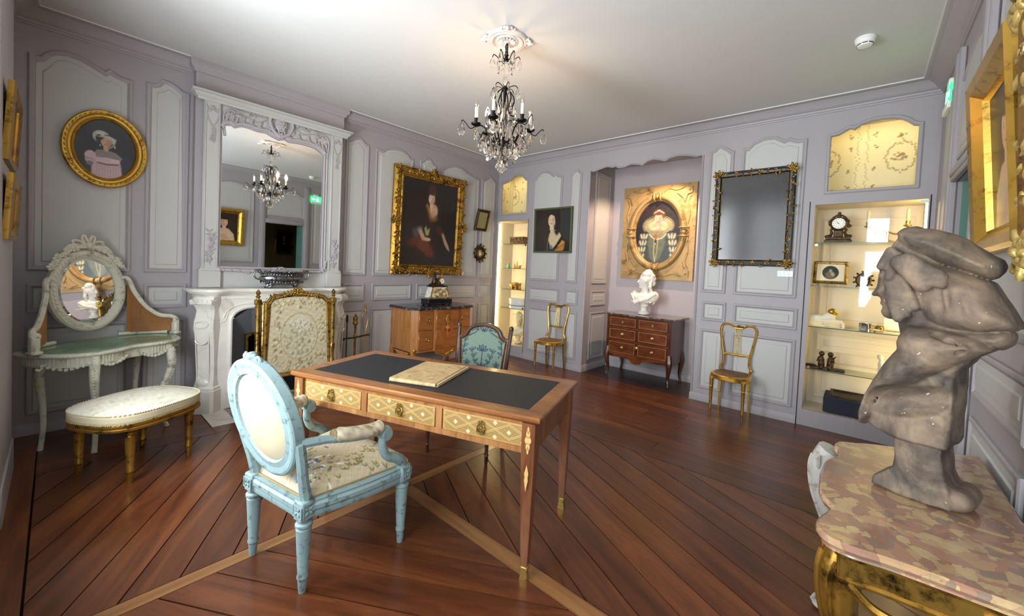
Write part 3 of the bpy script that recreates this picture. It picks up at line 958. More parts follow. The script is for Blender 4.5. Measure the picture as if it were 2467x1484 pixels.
plank(rect(FX0, SX0-.002, SY0, SY1), 0, M['floor_strip']); plank(rect(SX1+.002, FX1, SY0, SY1), 0, M['floor_strip'])
plank(rect(SX0, SX1, FY0, SY0-.002), pi/2, M['floor_strip']); plank(rect(SX0, SX1, SY1+.002, FY1), pi/2, M['floor_strip']); plank(rect(SX0, SX1, SY0, SY1), 0, M['floor_strip'])
def strips(x0, x1, y0, y1, along, w):
    if along == 'y':
        n = round((x1-x0)/w)
        for k in range(n):
            a = x0+(x1-x0)*k/n; b = x0+(x1-x0)*(k+1)/n-.003
            cuts = [y0, y0+(y1-y0)*random.uniform(.3, .7), y1]
            for c0, c1 in zip(cuts, cuts[1:]): plank(rect(a, b, c0+.0015, c1-.0015), pi/2, M['floor'])
    else:
        n = round((y1-y0)/w)
        for k in range(n):
            a = y0+(y1-y0)*k/n; b = y0+(y1-y0)*(k+1)/n-.003
            cuts = [x0, x0+(x1-x0)*random.uniform(.3, .7), x1]
            for c0, c1 in zip(cuts, cuts[1:]): plank(rect(c0+.0015, c1-.0015, a, b), 0, M['floor'])
strips(XD+.001, FX0-.002, YC+.001, -.001, 'y', .15)
strips(FX1+.002, -.001, YC+.001, -.001, 'y', .15)
strips(FX0, -3.985, FY1+.002, -.001, 'x', .17)
strips(-2.70, FX1, FY1+.002, -.001, 'x', .17)
strips(-3.985, -2.70, FY1+.002, -.715, 'x', .145)
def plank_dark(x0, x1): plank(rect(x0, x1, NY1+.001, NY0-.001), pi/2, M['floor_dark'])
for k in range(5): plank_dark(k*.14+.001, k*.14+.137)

# ================================================================ ornament helpers
def scroll_pts(c, r0, r1, a0, turns, n=22):
    return [(c[0]+(r0+(r1-r0)*t)*cos(a0+2*pi*turns*t), c[1]+(r0+(r1-r0)*t)*sin(a0+2*pi*turns*t)) for t in np.linspace(0, 1, n)]
def tube2(mb, pts, r, MW, h=0.0, n=6, taper=None):
    m = len(pts); R = [r]*m if taper is None else [r*(taper[0]+(taper[1]-taper[0])*i/(m-1)) for i in range(m)]
    mb.tube([MW @ Vector((p[0], p[1], h)) for p in pts], R, n); return mb
def leaf(mb, p, ang, l, w, MW, h=.004, th=.006):
    c, s = cos(ang), sin(ang)
    mb.ell((0, 0, 0), (l/2, w/2, th), 8, MW @ T(p[0]+c*l/2, p[1]+s*l/2, h) @ RZ(ang) @ RY(-.25)); return mb
def flower(mb, p, r, MW, h=.006, n=5):
    for k in range(n):
        a = 2*pi*k/n+p[0]*9
        mb.ell((0, 0, 0), (r*.55, r*.42, r*.35), 7, MW @ T(p[0]+cos(a)*r*.55, p[1]+sin(a)*r*.55, h) @ RZ(a))
    mb.ell((p[0], p[1], h+r*.25), (r*.35, r*.35, r*.3), 7, MW); return mb
def vine(mb, pts, MW, size, rnd, wob=.5, fl=True, stem=True):
    P = bez(pts, 40)
    if stem: tube2(mb, P, size*.12, MW, .003, 5)
    L = 0
    for i in range(1, len(P)):
        L += sqrt((P[i][0]-P[i-1][0])**2+(P[i][1]-P[i-1][1])**2)
        if L > size*.55:
            L = 0; a = atan2(P[i][1]-P[i-1][1], P[i][0]-P[i-1][0])
            for s in (-1, 1): leaf(mb, P[i], a+s*(1.0+rnd.uniform(-wob, wob)), size*rnd.uniform(.7, 1.2), size*.45, MW, .004, size*.16)
            if fl and rnd.random() < .55: flower(mb, (P[i][0]+rnd.uniform(-.3, .3)*size, P[i][1]), size*.42, MW)
    return mb

# ================================================================ fireplace
fp = thing('fireplace', 'white marble fireplace with scrolled jambs and serpentine shelf', 'fireplace', (-3.36, 0, 0))
FX = -3.36
def sym(pts): return [(x, y) for x, y in pts]+[(-x, y) for x, y in pts[::-1]]
shelf = sym([(-.71, 0), (-.715, -.20), (-.69, -.27), (-.62, -.335), (-.55, -.375), (-.49, -.37), (-.44, -.325), (-.36, -.305), (-.22, -.315), (-.10, -.33)])
m = MB(); rings(m, shelf, [(.06, 1.045), (.05, 1.058), (.028, 1.064), (.02, 1.078), (.003, 1.083), (0, 1.094), (.002, 1.106), (.010, 1.112)])
m.prism(inset(ccw(shelf), .055), 1.03, 1.05); m.build('mantel_shelf', M['marble_white'], fp)
op = [(-.40, 0), (-.40, .80)]+[(-.40+.16*(1-cos(t)), .80+.125*sin(t)) for t in np.linspace(.2, pi/2, 7)]+[(-.10, .945), (0, .95)]
op = op+[(-x, z) for x, z in op[::-1][1:]]
sur = [(-.56, 0), (-.40, 0)]+op[1:-1]+[(.40, 0), (.56, 0), (.56, 1.045), (-.56, 1.045)]
m = MB().prism(sur, .02, .30, MA); m.build('surround', M['marble_white'], fp, sharp=30)
m = MB(); q = [MA @ Vector((x, z, .302)) for x, z in [(x*1.03, z*1.01+.01) for x, z in op]]
m.tube(q, .018, 8); q = [MA @ Vector((x*1.16, z*1.03+.02, .30)) for x, z in op[1:-1]]; m.tube(q, .009, 6)
m.build('arch_moulding', M['marble_white'], fp)
m = MB()
for s in (-1, 1):                         # carved fields of the frieze
    tube2(m, [(s*.50, .80), (s*.50, 1.02), (s*.12, 1.02), (s*.14, .985), (s*.30, .975), (s*.42, .93), (s*.45, .82), (s*.50, .80)], .006, MA, .30)
flower(m, (0, 1.0), .05, MA, .30)
m.build('frieze_carving', M['marble_white'], fp)
for s in (-1, 1):                         # canted consoles
    c = Vector((s*.555, -.245, 0)); fy = Vector((s*.70, -.72, 0)).normalized(); fx = Vector((-fy.y, fy.x, 0))
    Mj = frame_M(c, fx, fy); Mj = Matrix(((fx.x, fy.x, 0, c.x), (fx.y, fy.y, 0, c.y), (0, 0, 1, 0), (0, 0, 0, 1)))
    def sec(z, hw, dp, b=.02): return [(-hw, -.12, z), (-hw, dp-b, z), (-hw+b, dp, z), (hw-b, dp, z), (hw, dp-b, z), (hw, -.12, z)]
    prof = [(0, .098, .105), (.20, .098, .105), (.205, .092, .098), (.225, .092, .098), (.235, .083, .088), (.26, .080, .082), (.30, .076, .072), (.45, .075, .070), (.60, .078, .078), (.70, .082, .094), (.76, .086, .106), (.82, .085, .102), (.88, .080, .086), (.92, .078, .080), (.95, .082, .094), (.975, .086, .112), (1.00, .088, .118), (1.03, .088, .112), (1.046, .088, .10)]
    m = MB(); vs = []; fs = []
    for z, hw, dp in prof: vs += sec(z, hw, dp)
    for j in range(len(prof)-1):
        for i in range(6): fs.append((j*6+i, j*6+(i+1) % 6, j*6+6+(i+1) % 6, j*6+6+i))
    fs += [tuple(range(5, -1, -1)), tuple(len(vs)-6+i for i in range(6))]
    m.add(vs, fs, Mj)
    for k in range(5): m.cyl((-.075+k*.0375, .05, 1.005), (-.075+k*.0375, .125, 1.005), .018, .018, 10, Mj)
    m.cyl((-.09, .105, .99), (.09, .105, .99), .02, .02, 10, Mj)
    for hx in (-.05, .05): m.cyl((hx, .075, .28), (hx*1.1, .10, .74), .005, .005, 6, Mj)
    m.tube([Mj @ Vector((.05*cos(t), .088-.02*sin(t)*0+.018, .66-.035*sin(t))) for t in np.linspace(0, pi, 9)], .007, 6)
    m.tube([Mj @ Vector((.055*cos(t), .112, .80+.03*sin(t))) for t in np.linspace(0, 2*pi, 14)], .006, 6)
    m.ell((0, .075, .27), (.06, .02, .04), 10, Mj)
    m.build('jamb', M['marble_white'], fp, sharp=35)
M['slip'] = m_paint('slate_slip', '#73777e', .45, .08); M['soot'] = m_paint('soot', '#080706', .9, .2)
Yb = -.07
m = MB()
inn = [(-.24, 0), (-.24, .64), (-.18, .66), (.18, .66), (.24, .64), (.24, 0)]
outr = [(-.40, 0), (-.40, .82), (-.24, .935), (.24, .935), (.40, .82), (.40, 0)]
vs = [(x, -.28, z) for x, z in outr]+[(x, Yb-.02, z) for x, z in inn]
m.add(vs, [(i, i+1, 7+i, 6+i) for i in range(5)]); m.build('splayed_slips', M['slip'], fp, sharp=10)
m = MB(); m.box((0, .25, .36), (.52, .02, .72)).box((-.255, .08, .36), (.02, .34, .72)).box((.255, .08, .36), (.02, .34, .72)).box((0, .08, .68), (.52, .34, .02)).box((0, .08, .002), (.52, .36, .004)); m.build('firebox', M['soot'], fp, sharp=0)
m = MB(); m.sweep([(0, 0), (.022, 0), (.022, .02), (0, .02)], [(x, -.0+Yb-.03, z) for x, z in inn], up=(0, -1, 0)); m.build('brass_fender_frame', M['gilt_old'], fp)
hs = struct(MB().box((FX+.015, -.36, -.001), (1.27, .70, .006), None, .002).build('floor_hearth', M['marble_white']))
MB().box((FX, -.40, .0025), (.90, .44, .002)).build('hearth_inset', M['marble_hearth'], hs)

# ================================================================ overmantel mirror
om = thing('overmantel_mirror', 'tall grey overmantel mirror with carved rococo cresting', 'mirror', (-3.34, -.101, 1.113))
OX, OZ = -3.34, 1.113
def ap(px, py, d=.03): p = on_y(px, py, -.10-d); return (p.x-OX, p.z-OZ)
glass_top = [ap(*p, .02) for p in tr(440, 200, 2.967, [(275, 330), (300, 300), (345, 300), (370, 318), (420, 308), (480, 322), (540, 345), (600, 355), (640, 380), (690, 405), (730, 400), (760, 420), (830, 428), (900, 445), (950, 462), (975, 480), (1000, 500), (1015, 520)])]
zb = ap(700, 648)[1]; x0 = glass_top[0][0]; x1 = glass_top[-1][0]
glass = [(x0, zb), (x1, zb)]+glass_top[::-1]
MO = frame_M((0, 0, 0), (1, 0, 0), (0, 0, 1))
m = MB().prism([(-.625, 0), (.625, 0), (.625, 1.70), (-.625, 1.70)], 0, .022, MO, holes=[ccw(glass)[::-1]]); m.build('back_board', M['panel'], om, sharp=0)
tt = math.tan(radians(.8)); xc = (x0+x1)/2
G = inset(ccw(glass), -.012)
m = MB(); tri = tessellate_polygon([[Vector((*p, 0)) for p in G]])
m.add([(x, -.012+tt*(x-xc)-.0044*(z-.75), z) for x, z in G], [tuple(t) for t in tri]); m.build('mirror_pane', M['mirror'], om, sharp=0)
m = MB(); tube2(m, glass[:1]+glass[1:2]+glass[2:]+glass[:1], .011, MO, .024, 6); rings(m, inset(ccw(glass), -.035), [(0, .02), (0, .03), (.010, .036), (.020, .028)], MO, cap=False)
m.build('glass_bead', M['carved'], om)
for s in (-1, 1):
    m = MB(); m.box((s*.565, .925, .026), (.13, 1.54, .052), MO, .006)
    for d in (-.05, .05): m.box((s*.565+d, .93, .054), (.014, 1.50, .012), MO, .004)
    m.box((s*.565, .08, .035), (.17, .16, .07), MO, .008); m.prism([(s*.565-.085, .16), (s*.565+.085, .16), (s*.565+.06, .20), (s*.565-.06, .20)], 0, .055, MO)
    pil = m.build('pilaster', M['panel'], om)
    rnd = random.Random(3 if s < 0 else 4)
    o = MB(); vine(o, [(s*.565, .21), (s*.565-.015, .32), (s*.565+.02, .42), (s*.565-.01, .52)], MO @ T(0, 0, .052), .042, rnd)
    o.build('flower_spray', M['carved'], pil)
    o = MB()
    for q in (-1, 1):
        tube2(o, scroll_pts((s*.565+q*.022, 1.62), .004, .022, pi*.5, q*.9), .007, MO, .056); tube2(o, bez([(s*.565+q*.045, 1.62), (s*.565+q*.04, 1.55), (s*.565+q*.012, 1.49), (s*.565, 1.46)], 12), .006, MO, .056)
    flower(o, (s*.565, 1.64), .02, MO, .056)
    vine(o, [(s*.565, 1.48), (s*.565+.01, 1.42), (s*.565-.005, 1.34)], MO @ T(0, 0, .052), .026, rnd)
    o.build('drop_carving', M['carved'], pil)
m = MB().sweep([(0, 1.69), (.03, 1.69), (.035, 1.71), (.05, 1.72), (.06, 1.745), (.075, 1.75), (.075, 1.768), (0, 1.768)], [(-.645, 0, 0), (-.645, -.03, 0), (.645, -.03, 0), (.645, 0, 0)])
m.build('cornice', M['panel'], om)
# crest: scrolls, shell cartouche and frame edge
m = MB()
gt = glass_top
tube2(m, [(x, z+.018) for x, z in bez(gt, 60)], .017, MO, .034, 8)
for i in range(0, len(gt)-1):
    s = -1 if i < len(gt)/2 else 1
    tube2(m, scroll_pts((gt[i][0], gt[i][1]+.028), .022, .005, -1.2 if s < 0 else 4.3, .8*(-s), 12), .007, MO, .042)
    leaf(m, (gt[i][0], gt[i][1]+.03), 1.2 if s < 0 else 1.9, .06, .022, MO, .04, .010)
cx, cz = ap(677, 300)
for s in (-1, 1):
    tube2(m, bez([(cx+s*.01, cz-.13), (cx+s*.075, cz-.08), (cx+s*.105, cz+.0), (cx+s*.08, cz+.07), (cx+s*.03, cz+.10)], 24), .017, MO, .045, 8)
    tube2(m, scroll_pts((cx+s*.10, cz-.06), .03, .006, pi/2, s*1.2), .010, MO, .045)
    tube2(m, scroll_pts((cx+s*.05, cz+.095), .026, .005, -pi/2, s*1.2), .009, MO, .05)
    tube2(m, bez([(cx+s*.12, cz+.04), (cx+s*.22, cz+.045), (cx+s*.36, cz+.02), (cx+s*.46, cz+.05)], 24), .007, MO, .03)
    vine(m, [(cx+s*.12, cz+.03), (cx+s*.2, cz+.03), (cx+s*.27, cz+.015)], MO @ T(0, 0, .03), .03, random.Random(8), stem=False)
    ex = s*.455
    tube2(m, bez([(ex, 1.655), (ex+s*.025, 1.60), (ex+s*.02, 1.50), (ex+s*.01, 1.42)], 20), .010, MO, .03)
    tube2(m, scroll_pts((ex-s*.03, 1.64), .03, .006, pi if s > 0 else 0, -s*1.2), .009, MO, .032); tube2(m, bez([(ex, 1.66), (ex-s*.12, 1.655), (ex-s*.25, 1.62), (ex-s*.38, cz+.05)], 24), .006, MO, .028)
    leaf(m, (ex, 1.60), -pi/2, .08, .03, MO, .03, .01); leaf(m, (ex-s*.05, 1.63), pi if s > 0 else 0, .08, .03, MO, .03, .01)
for k in range(-3, 4): m.ell((0, 0, 0), (.011, .045, .014), 8, MO @ T(cx+k*.013, cz+.075-abs(k)*.006, .052) @ RZ(-k*.22))
m.ell((cx, cz-.01, .04), (.06, .075, .022), 14, MO); flower(m, (cx, cz-.025), .045, MO, .058, 6); flower(m, (cx, cz-.115), .03, MO, .05)
m.build('crest_carving', M['carved'], om, sharp=50)
m = MB()
zb2 = zb-.03
bt = bez([(x0-.035, zb+.10), (x0-.03, zb+.03), (x0+.01, zb-.02), (x0+.12, zb-.025), (xc-.2, zb-.03), (xc, zb-.022), (xc+.2, zb-.03), (x1-.12, zb-.025), (x1-.01, zb-.02), (x1+.03, zb+.03), (x1+.035, zb+.10)], 60)
tube2(m, bt, .016, MO, .03, 8)
for i in range(2, len(bt)-2, 3): m.ell((0, 0, 0), (.008, .017, .012), 7, MO @ T(bt[i][0], bt[i][1], .042) @ RZ(.5))
for s in (-1, 1):
    e = x0 if s < 0 else x1
    tube2(m, scroll_pts((e+s*.03, zb+.0), .035, .006, 0 if s > 0 else pi, -s*1.3), .010, MO, .036); leaf(m, (e+s*.01, zb+.05), 2.2 if s < 0 else .9, .07, .03, MO, .035, .012)
    tube2(m, scroll_pts((xc+s*.24, zb-.035), .022, .005, 0, s*1.2), .008, MO, .036)
    tube2(m, scroll_pts((xc+s*.06, zb-.015), .03, .006, 0, s*1.2), .009, MO, .04)
flower(m, (xc, zb-.015), .03, MO, .04)
m.build('sill_carving', M['carved'], om, sharp=50)

# ================================================================ silver jardiniere on the mantel
bw = thing('jardiniere', 'oval chased silver jardiniere with scroll handles on the mantel', 'bowl', (-3.333, -.262, 1.1125))
pr = [(.030, .030), (.07, .032), (.10, .045), (.125, .070), (.135, .095), (.130, .112), (.118, .120), (.121, .132), (.128, .150), (.140, .160), (.142, .165), (.132, .163), (.122, .148), (.112, .120), (.122, .09), (.06, .05), (.001, .048)]
m = MB().lathe(pr, 40, None, (24, .06, .10, .05), (1.55, .80)); m.build('bowl', M['silver'], bw)
m = MB()
rnd = random.Random(5)
for k in range(44):
    a = 2*pi*k/44
    for z, r, q in ((.134, .124, .010), (.062, .124, .009)): m.ell((0, 0, 0), (q, q*.6, q), 6, T(1.55*r*cos(a), .80*r*sin(a), z+.004*sin(5*a)) @ RZ(a+pi/2))
for k in range(26):
    a = 2*pi*k/26; m.ell((0, 0, 0), (.012, .007, .008), 6, T(1.55*.141*cos(a), .80*.141*sin(a), .166+.004*cos(6*a)) @ RZ(a+pi/2))
tag(m.build('chased_border', M['silver'], bw), kind='stuff')
for s in (-1, 1):
    h = MB(); h.tube([(s*x, 0, z) for x, z in bez([(.19, .085), (.235, .10), (.25, .14), (.235, .175), (.205, .185), (.198, .165), (.21, .150)], 30)], .008, 8); h.ell((s*.235, 0, .18), (.015, .012, .012), 8); h.build('handle', M['silver'], bw)
for sx in (-1, 1):
    for sy in (-1, 1):
        f = MB(); f.tube([(sx*.115+sx*x, sy*.05, z) for x, z in [(-.01, .045), (.0, .03), (.012, .014), (.02, .005)]], [.014, .012, .009, .008], 7); f.ell((sx*.135, sy*.05, .007), (.014, .01, .007), 8); f.ell((sx*.115, sy*.055, .042), (.024, .012, .016), 8); f.build('foot', M['silver'], bw)

# ================================================================ fire screen
fs_y = -.60
fs = thing('fire_screen', 'gilt fire screen with cream tapestry panel before the fireplace', 'fire screen', (-3.305, fs_y, 0))
def fpx(px, py): p = on_y(px, py, fs_y); return (p.x+3.305, p.z)
xl, xr = fpx(622, 720)[0], fpx(803, 720)[0]
for s, xx in ((-1, xl), (1, xr)):
    p = MB(); p.lathe([(.018, .10), (.02, .12), (.026, .14), (.026, .20), (.019, .21), (.018, .30), (.026, .33), (.026, .40), (.017, .43), (.021, .50), (.026, .52), (.026, .56), (.017, .58), (.021, .96), (.024, .975), (.018, .985), (.018, .99)], 16, T(xx, 0, 0), (8, .58, .95, .18))
    p.box((xx, 0, 1.01), (.05, .05, .05), None, .004); p.lathe([(.012, 1.035), (.012, 1.05), (.022, 1.06), (.010, 1.075), (.018, 1.085), (.020, 1.10), (.012, 1.112), (.003, 1.125)], 12, T(xx, 0, 0)); p.build('post', M['gilt_old'], fs)
    f = MB(); f.tube([(xx, y, z) for y, z in bez([(-.20, .02), (-.14, .045), (-.06, .07), (0, .12), (.06, .07), (.14, .045), (.20, .02)], 24)], .020, 8); f.ell((xx, -.20, .022), (.025, .03, .022), 8); f.ell((xx, .20, .022), (.025, .03, .022), 8); f.build('foot', M['gilt_old'], fs)
out = [fpx(*p) for p in tr(440, 600, 3.3729, [(645, 440), (660, 425), (690, 420), (715, 385), (800, 362), (900, 350), (1000, 350), (1100, 358), (1150, 372), (1180, 400), (1215, 405), (1225, 415)])]
a_, b_ = out[0][0], out[-1][0]
fo = [(a_, .30), (b_, .30)]+out[::-1]
fo = ccw(fo); MF = frame_M((0, 0, 0), (1, 0, 0), (0, 0, 1))
m = MB(); rings(m, fo, [(0, -.014), (0, .012), (.008, .018), (.016, .010), (.024, .010), (.032, .017), (.040, .012), (.044, .003)], MF, cap=False); rings(m, fo, [(0, -.014)], MF)
fr = m.build('frame', M['gilt_old'], fs, sharp=30)
m = MB(); bd = inset(fo, .020); Lb = 0; last = None
for i in range(len(bd)):
    a, b = np.array(bd[i-1]), np.array(bd[i]); n = max(1, int(np.linalg.norm(b-a)/.0135))
    for k in range(n):
        q = a+(b-a)*k/n; m.ell((q[0], q[1], .013), (.0052, .0052, .006), 6, MF)
m.build('beading', M['gilt_pale'], fr)
m = MB(); cx, cz = fpx(715, 705)
for s in (-1, 1): vine(m, [(cx+s*.01, cz), (cx+s*.07, cz-.002), (cx+s*.15, cz-.028), (cx+s*.22, cz-.03)], MF @ T(0, 0, .008), .032, random.Random(11), fl=False)
for k, (dx, dz, r) in enumerate([(0, .012, .032), (-.045, .004, .026), (.045, .006, .026), (-.02, .032, .02), (.025, .034, .02), (.08, -.006, .02), (-.08, -.008, .02)]): flower(m, (cx+dx, cz+dz), r, MF, .012)
m.build('flower_crest', M['gilt_old'], fr)
w, h = b_-a_-.08, out[5][1]-.30-.05
cv = Canvas(w, h, 150, '#b3a98c'); rnd = np.random.RandomState(4)
dz = np.zeros_like(cv.x)
def blob(u, v, r, col, hgt, op=.55):
    cv.ell(u, v, r, r*cv.a, col, 0, .5, op)
    q = np.hypot((cv.U-u)*cv.a, cv.V-v)/(r*cv.a); return hgt*np.clip(1-q*q, 0, 1)
cv.ell(.5, .47, .30, .30, '#9b9078', 0, .06, .55); cv.ell(.5, .47, .285, .288, '#b6ae93', 0, .05, .8)
th = np.linspace(0, 2*pi, 70)
for t in th: dz = np.maximum(dz, blob(.5+.295*cos(t), .47+.295*sin(t), .018, '#a79a78', .004))
for (u, v) in [(.15, .87), (.3, .9), (.5, .9), (.7, .9), (.87, .87), (.12, .62), (.14, .42), (.13, .2), (.86, .62), (.88, .42), (.86, .2), (.3, .1), (.5, .1), (.7, .1)]:
    for k in range(16):
        uu, vv = u+rnd.normal()*.05, v+rnd.normal()*.045
        dz = np.maximum(dz, blob(uu, vv, .010+rnd.rand()*.022, ['#8f845f', '#c4b993', '#a39563', '#9a8f72', '#786e50'][k % 5], .004+.004*rnd.rand()))
for k in range(90):
    t = rnd.rand()*6.28; r = sqrt(rnd.rand())*.25
    dz = np.maximum(dz, blob(.5+r*cos(t), .44+r*sin(t)*.95, .012+rnd.rand()*.025, ['#8a8468', '#a79c80', '#7c7660', '#b8ad8e', '#9a8d68'][k % 5], .003+.004*rnd.rand(), .5))
cv.ell(.52, .62, .14, .1, '#b9b5a2', 0, .5, .7)
zm = .30+.025+h/2; xm = (a_+b_)/2
inn = inset(fo, .042); edge = np.array(inn)
def okc(X, Y): return poly_sd(X+xm, Y+zm, inn) < .012
cv.grain(.10, 160); cv.mesh('tapestry', M['print'], fs, MF @ T(xm, zm, .004), okc, dz)
m = MB(); m.prism(inset(fo, .03), -.006, .002, MF); m.build('back_cloth', M['plaster'], fs, sharp=0)
# ================================================================ fire irons
ti = thing('fire_irons', 'brass fire tool set with tongs standing right of the fireplace', 'fire tools', (-2.53, -.22, 0))
m = MB().lathe([(.10, 0), (.105, .012), (.09, .022), (.03, .04), (.018, .08), (.012, .10), (.012, .52), (.02, .54), (.012, .56), (.012, .66), (.03, .69), (.022, .72), (.03, .75), (.012, .78), (.006, .80)], 16); m.build('stand', M['gilt_old'], ti)
m = MB(); m.tube([(-.13, 0, .52), (0, 0, .52), (.16, 0, .54)], .010, 8); m.tube([(-.13, 0, .52), (-.14, 0, .50)], .012, 8); m.ell((.165, 0, .54), .014, 8); m.build('rest_bar', M['bronze'], ti)
m = MB(); m.tube([(.12+s*x, .0, z) for s in (1,) for x, z in bez([(.03, .25), (.028, .45), (.012, .58), (.034, .70), (.030, .78), (.0, .82)], 24)], .006, 7)
m.tube([(.12-x, .0, z) for x, z in bez([(.03, .25), (.028, .45), (.012, .58), (.034, .70), (.030, .78), (.0, .82)], 24)], .006, 7); m.lathe([(.004, .82), (.014, .83), (.006, .86), (.012, .88), (.012, .90), (.003, .91)], 10, T(.12, 0, 0)); m.build('tongs', M['brass'], ti)
m = MB(); m.cyl((-.10, 0, .10), (-.10, 0, .72), .006); m.lathe([(.006, .70), (.014, .72), (.010, .76), (.014, .78), (.003, .80)], 10, T(-.10, 0, 0)); m.box((-.10, 0, .12), (.09, .02, .14), None, .008); m.build('shovel', M['bronze'], ti)

# ================================================================ furniture materials
def m_worn(name, col, under, dark, rough=.5, scale=18):
    t = NT(name); v = t.coords()
    n = t.noise(v, scale, 7, .7); n2 = t.noise(v, scale*.35, 4)
    c = t.ramp(n, [(.33, dark), (.41, under), (.47, col), (.8, col)])
    c = t.mix(t.math('MULTIPLY', n2, .5), c, under)
    t.bump(n, .12, .004); return t.fin(c, rough)
M['ivory'] = m_worn('aged_ivory_paint', '#cdccbb', '#a9ab97', '#6e6a52', .5, 14)
M['blue'] = m_worn('aged_blue_paint', '#8fa9ab', '#788f90', '#3d4544', .5, 26)
M['cane'] = m_paint('cane', '#9a6a3a', .6, .15, 60)
M['cream'] = m_paint('cream_cloth', '#bdb294', .85, .04, 20, .1)
M['gimp'] = m_paint('braid', '#8c7a55', .8, .1, 60)
M['desk'] = m_wood('desk_tulipwood', '#5a3418', '#87552c', '#a5713c', 0, 1.4, .3, .25, .08, 9, False)
M['deskv'] = m_wood('desk_veneer', '#6e4526', '#9a6b40', '#b5885a', 2, 1.6, .3, .25, .10, 8, False)
M['desk_leg'] = m_wood('desk_leg_wood', '#4a2a18', '#75482c', '#935f3c', 2, 1.6, .3, .25, .06, 10, False)
M['inlay'] = m_paint('inlay', '#cfa96a', .35, .1, 30)
M['leather'] = m_paint('black_leather', '#191a1e', .58, .12, 30, .08)
M['marq'] = m_attr('marquetry', .32, .2)
M['walnut'] = m_wood('walnut', '#22120b', '#3d2316', '#54331f', 2, 1.5, .3, .3, .05, 10, False)

def cabriole(mb, pts, r, n=10, up=None): mb.tube(bez(pts, 36), [v for v in np.interp(np.linspace(0, 1, len(bez(pts, 36))), np.linspace(0, 1, len(r)), r)], n); return mb
def fluted_leg(mb, x, y, z1, rt, rb, n=24, fl=12, cap=True):
    h = z1
    mb.lathe([(rb*.72, 0), (rb*.85, .02*h/.3), (rb*.95, .045*h/.3), (rb*.9, .055*h/.3), (rb*1.15, .06*h/.3), (rb*1.15, .068*h/.3), (rb, .072*h/.3), (rt, h*.86), (rt*.82, h*.875), (rt*1.12, h*.90), (rt*1.12, h*.93), (rt*.85, h*.95), (rt*.9, h)], n*2, T(x, y, 0), (fl, .08*h/.3, h*.85, .2))

# ================================================================ dressing table
vo = Vector((-4.6+.849*.02, -.35+.529*.02, 0)); VA = atan2(.529, .849)
dt = thing('dressing_table', 'ivory painted dressing table with oval mirror and caned sides', 'dressing table', vo, VA)
# local x along the table, local -y towards the room
VT = .715
top = [(x, y) for x, y in bez([(-.44, .12), (-.455, .02), (-.44, -.12), (-.37, -.25), (-.25, -.32), (-.12, -.315), (0, -.29), (.12, -.315), (.25, -.32), (.37, -.25), (.44, -.12), (.455, .02), (.44, .12)], 72)]+[(.36, .17), (.2, .19), (-.2, .19), (-.36, .17)]
m = MB(); rings(m, top, [(.012, VT-.028), (.002, VT-.022), (0, VT-.012), (.006, VT-.004), (.016, VT)]); rings(m, ccw(top), [(.012, VT-.028)]); m.build('table_top', M['ivory'], dt, sharp=30)
m = MB(); bd = inset(ccw(top), .001)
for i in range(0, len(bd)):
    a, b = np.array(bd[i-1]), np.array(bd[i])
    if max(a[1], b[1]) > .1: continue
    n = max(1, int(np.linalg.norm(b-a)/.012))
    for k in range(n):
        q = a+(b-a)*k/n; m.ell((0, 0, 0), (.0075, .0035, .006), 6, T(q[0], q[1], VT-.014) @ RZ(atan2(b[1]-a[1], b[0]-a[0])) @ RY(.6))
m.build('rope_edge', M['ivory'], dt)
M['greenglass'] = m_glass('top_glass', (.86, .95, .90, 1), .07)
m = MB().prism(inset(ccw(top), .02), VT+.001, VT+.007); m.build('glass_top', M['greenglass'], dt, sharp=0)
m = MB(); ap_ = inset(ccw(top), .035); m.prism(ap_, VT-.095, VT-.027, holes=[inset(ccw(top), .055)[::-1]]); apron = m.build('apron', M['ivory'], dt)
m = MB()
for i in range(len(ap_)):
    a, b = np.array(ap_[i-1]), np.array(ap_[i]); n = max(1, int(np.linalg.norm(b-a)/.017)); mid = (a+b)/2
    if mid[1] > .08 or abs(mid[0]) < .13: continue
    for k in range(n):
        q = a+(b-a)*k/n; m.cyl((q[0], q[1], VT-.085), (q[0], q[1], VT-.035), .0055, n=6)
tag(m.build('fluting', M['ivory'], apron), kind='stuff')
m = MB(); rnd = random.Random(21)
for s in (-1, 1):
    for (xa, ya, xb, yb) in ((.05, -.265, .24, -.29), (.28, -.27, .42, -.10)):
        for k in range(9):
            t = k/8; x, y = xa+(xb-xa)*t, ya+(yb-ya)*t; z = VT-.075-.035*sin(pi*t)
            m.ell((0, 0, 0), (.016, .009, .012), 7, T(s*x, y-.008, z) @ RY(rnd.uniform(-1, 1)))
    flower(m, (0, 0), .024, T(s*.26, -.30, VT-.09) @ RX(pi/2)); m.tube([(s*.43, -.12, VT-.09), (s*.45, -.13, VT-.10), (s*.46, -.12, VT-.09)], .008, 6)
tag(m.build('garland', M['ivory'], apron), kind='stuff')
for (x, y) in ((-.24, -.27), (.24, -.27), (-.30, .10), (.30, .10)):
    d = Vector((x, y, 0)).normalized()*(1 if y < 0 else .3)
    pts = [(x, y, VT-.03), (x+d.x*.03, y+d.y*.03, VT-.13), (x+d.x*.025, y+d.y*.025, VT-.25), (x-d.x*.02, y-d.y*.02, .33), (x-d.x*.035, y-d.y*.035, .18), (x-d.x*.01, y-d.y*.01, .06), (x+d.x*.012, y+d.y*.012, .0)]
    l = MB(); cabriole(l, pts, [.030, .029, .024, .019, .016, .015, .017], 10)
    lg = l.build('leg', M['ivory'], dt)
    c = MB(); P = bez(pts, 36)
    for i in range(2, 26, 1): c.ell((P[i][0]+d.x*.022, P[i][1]+d.y*.022, P[i][2]), (.010, .010, .012), 6)
    c.build('leaf_carving', M['ivory'], lg)
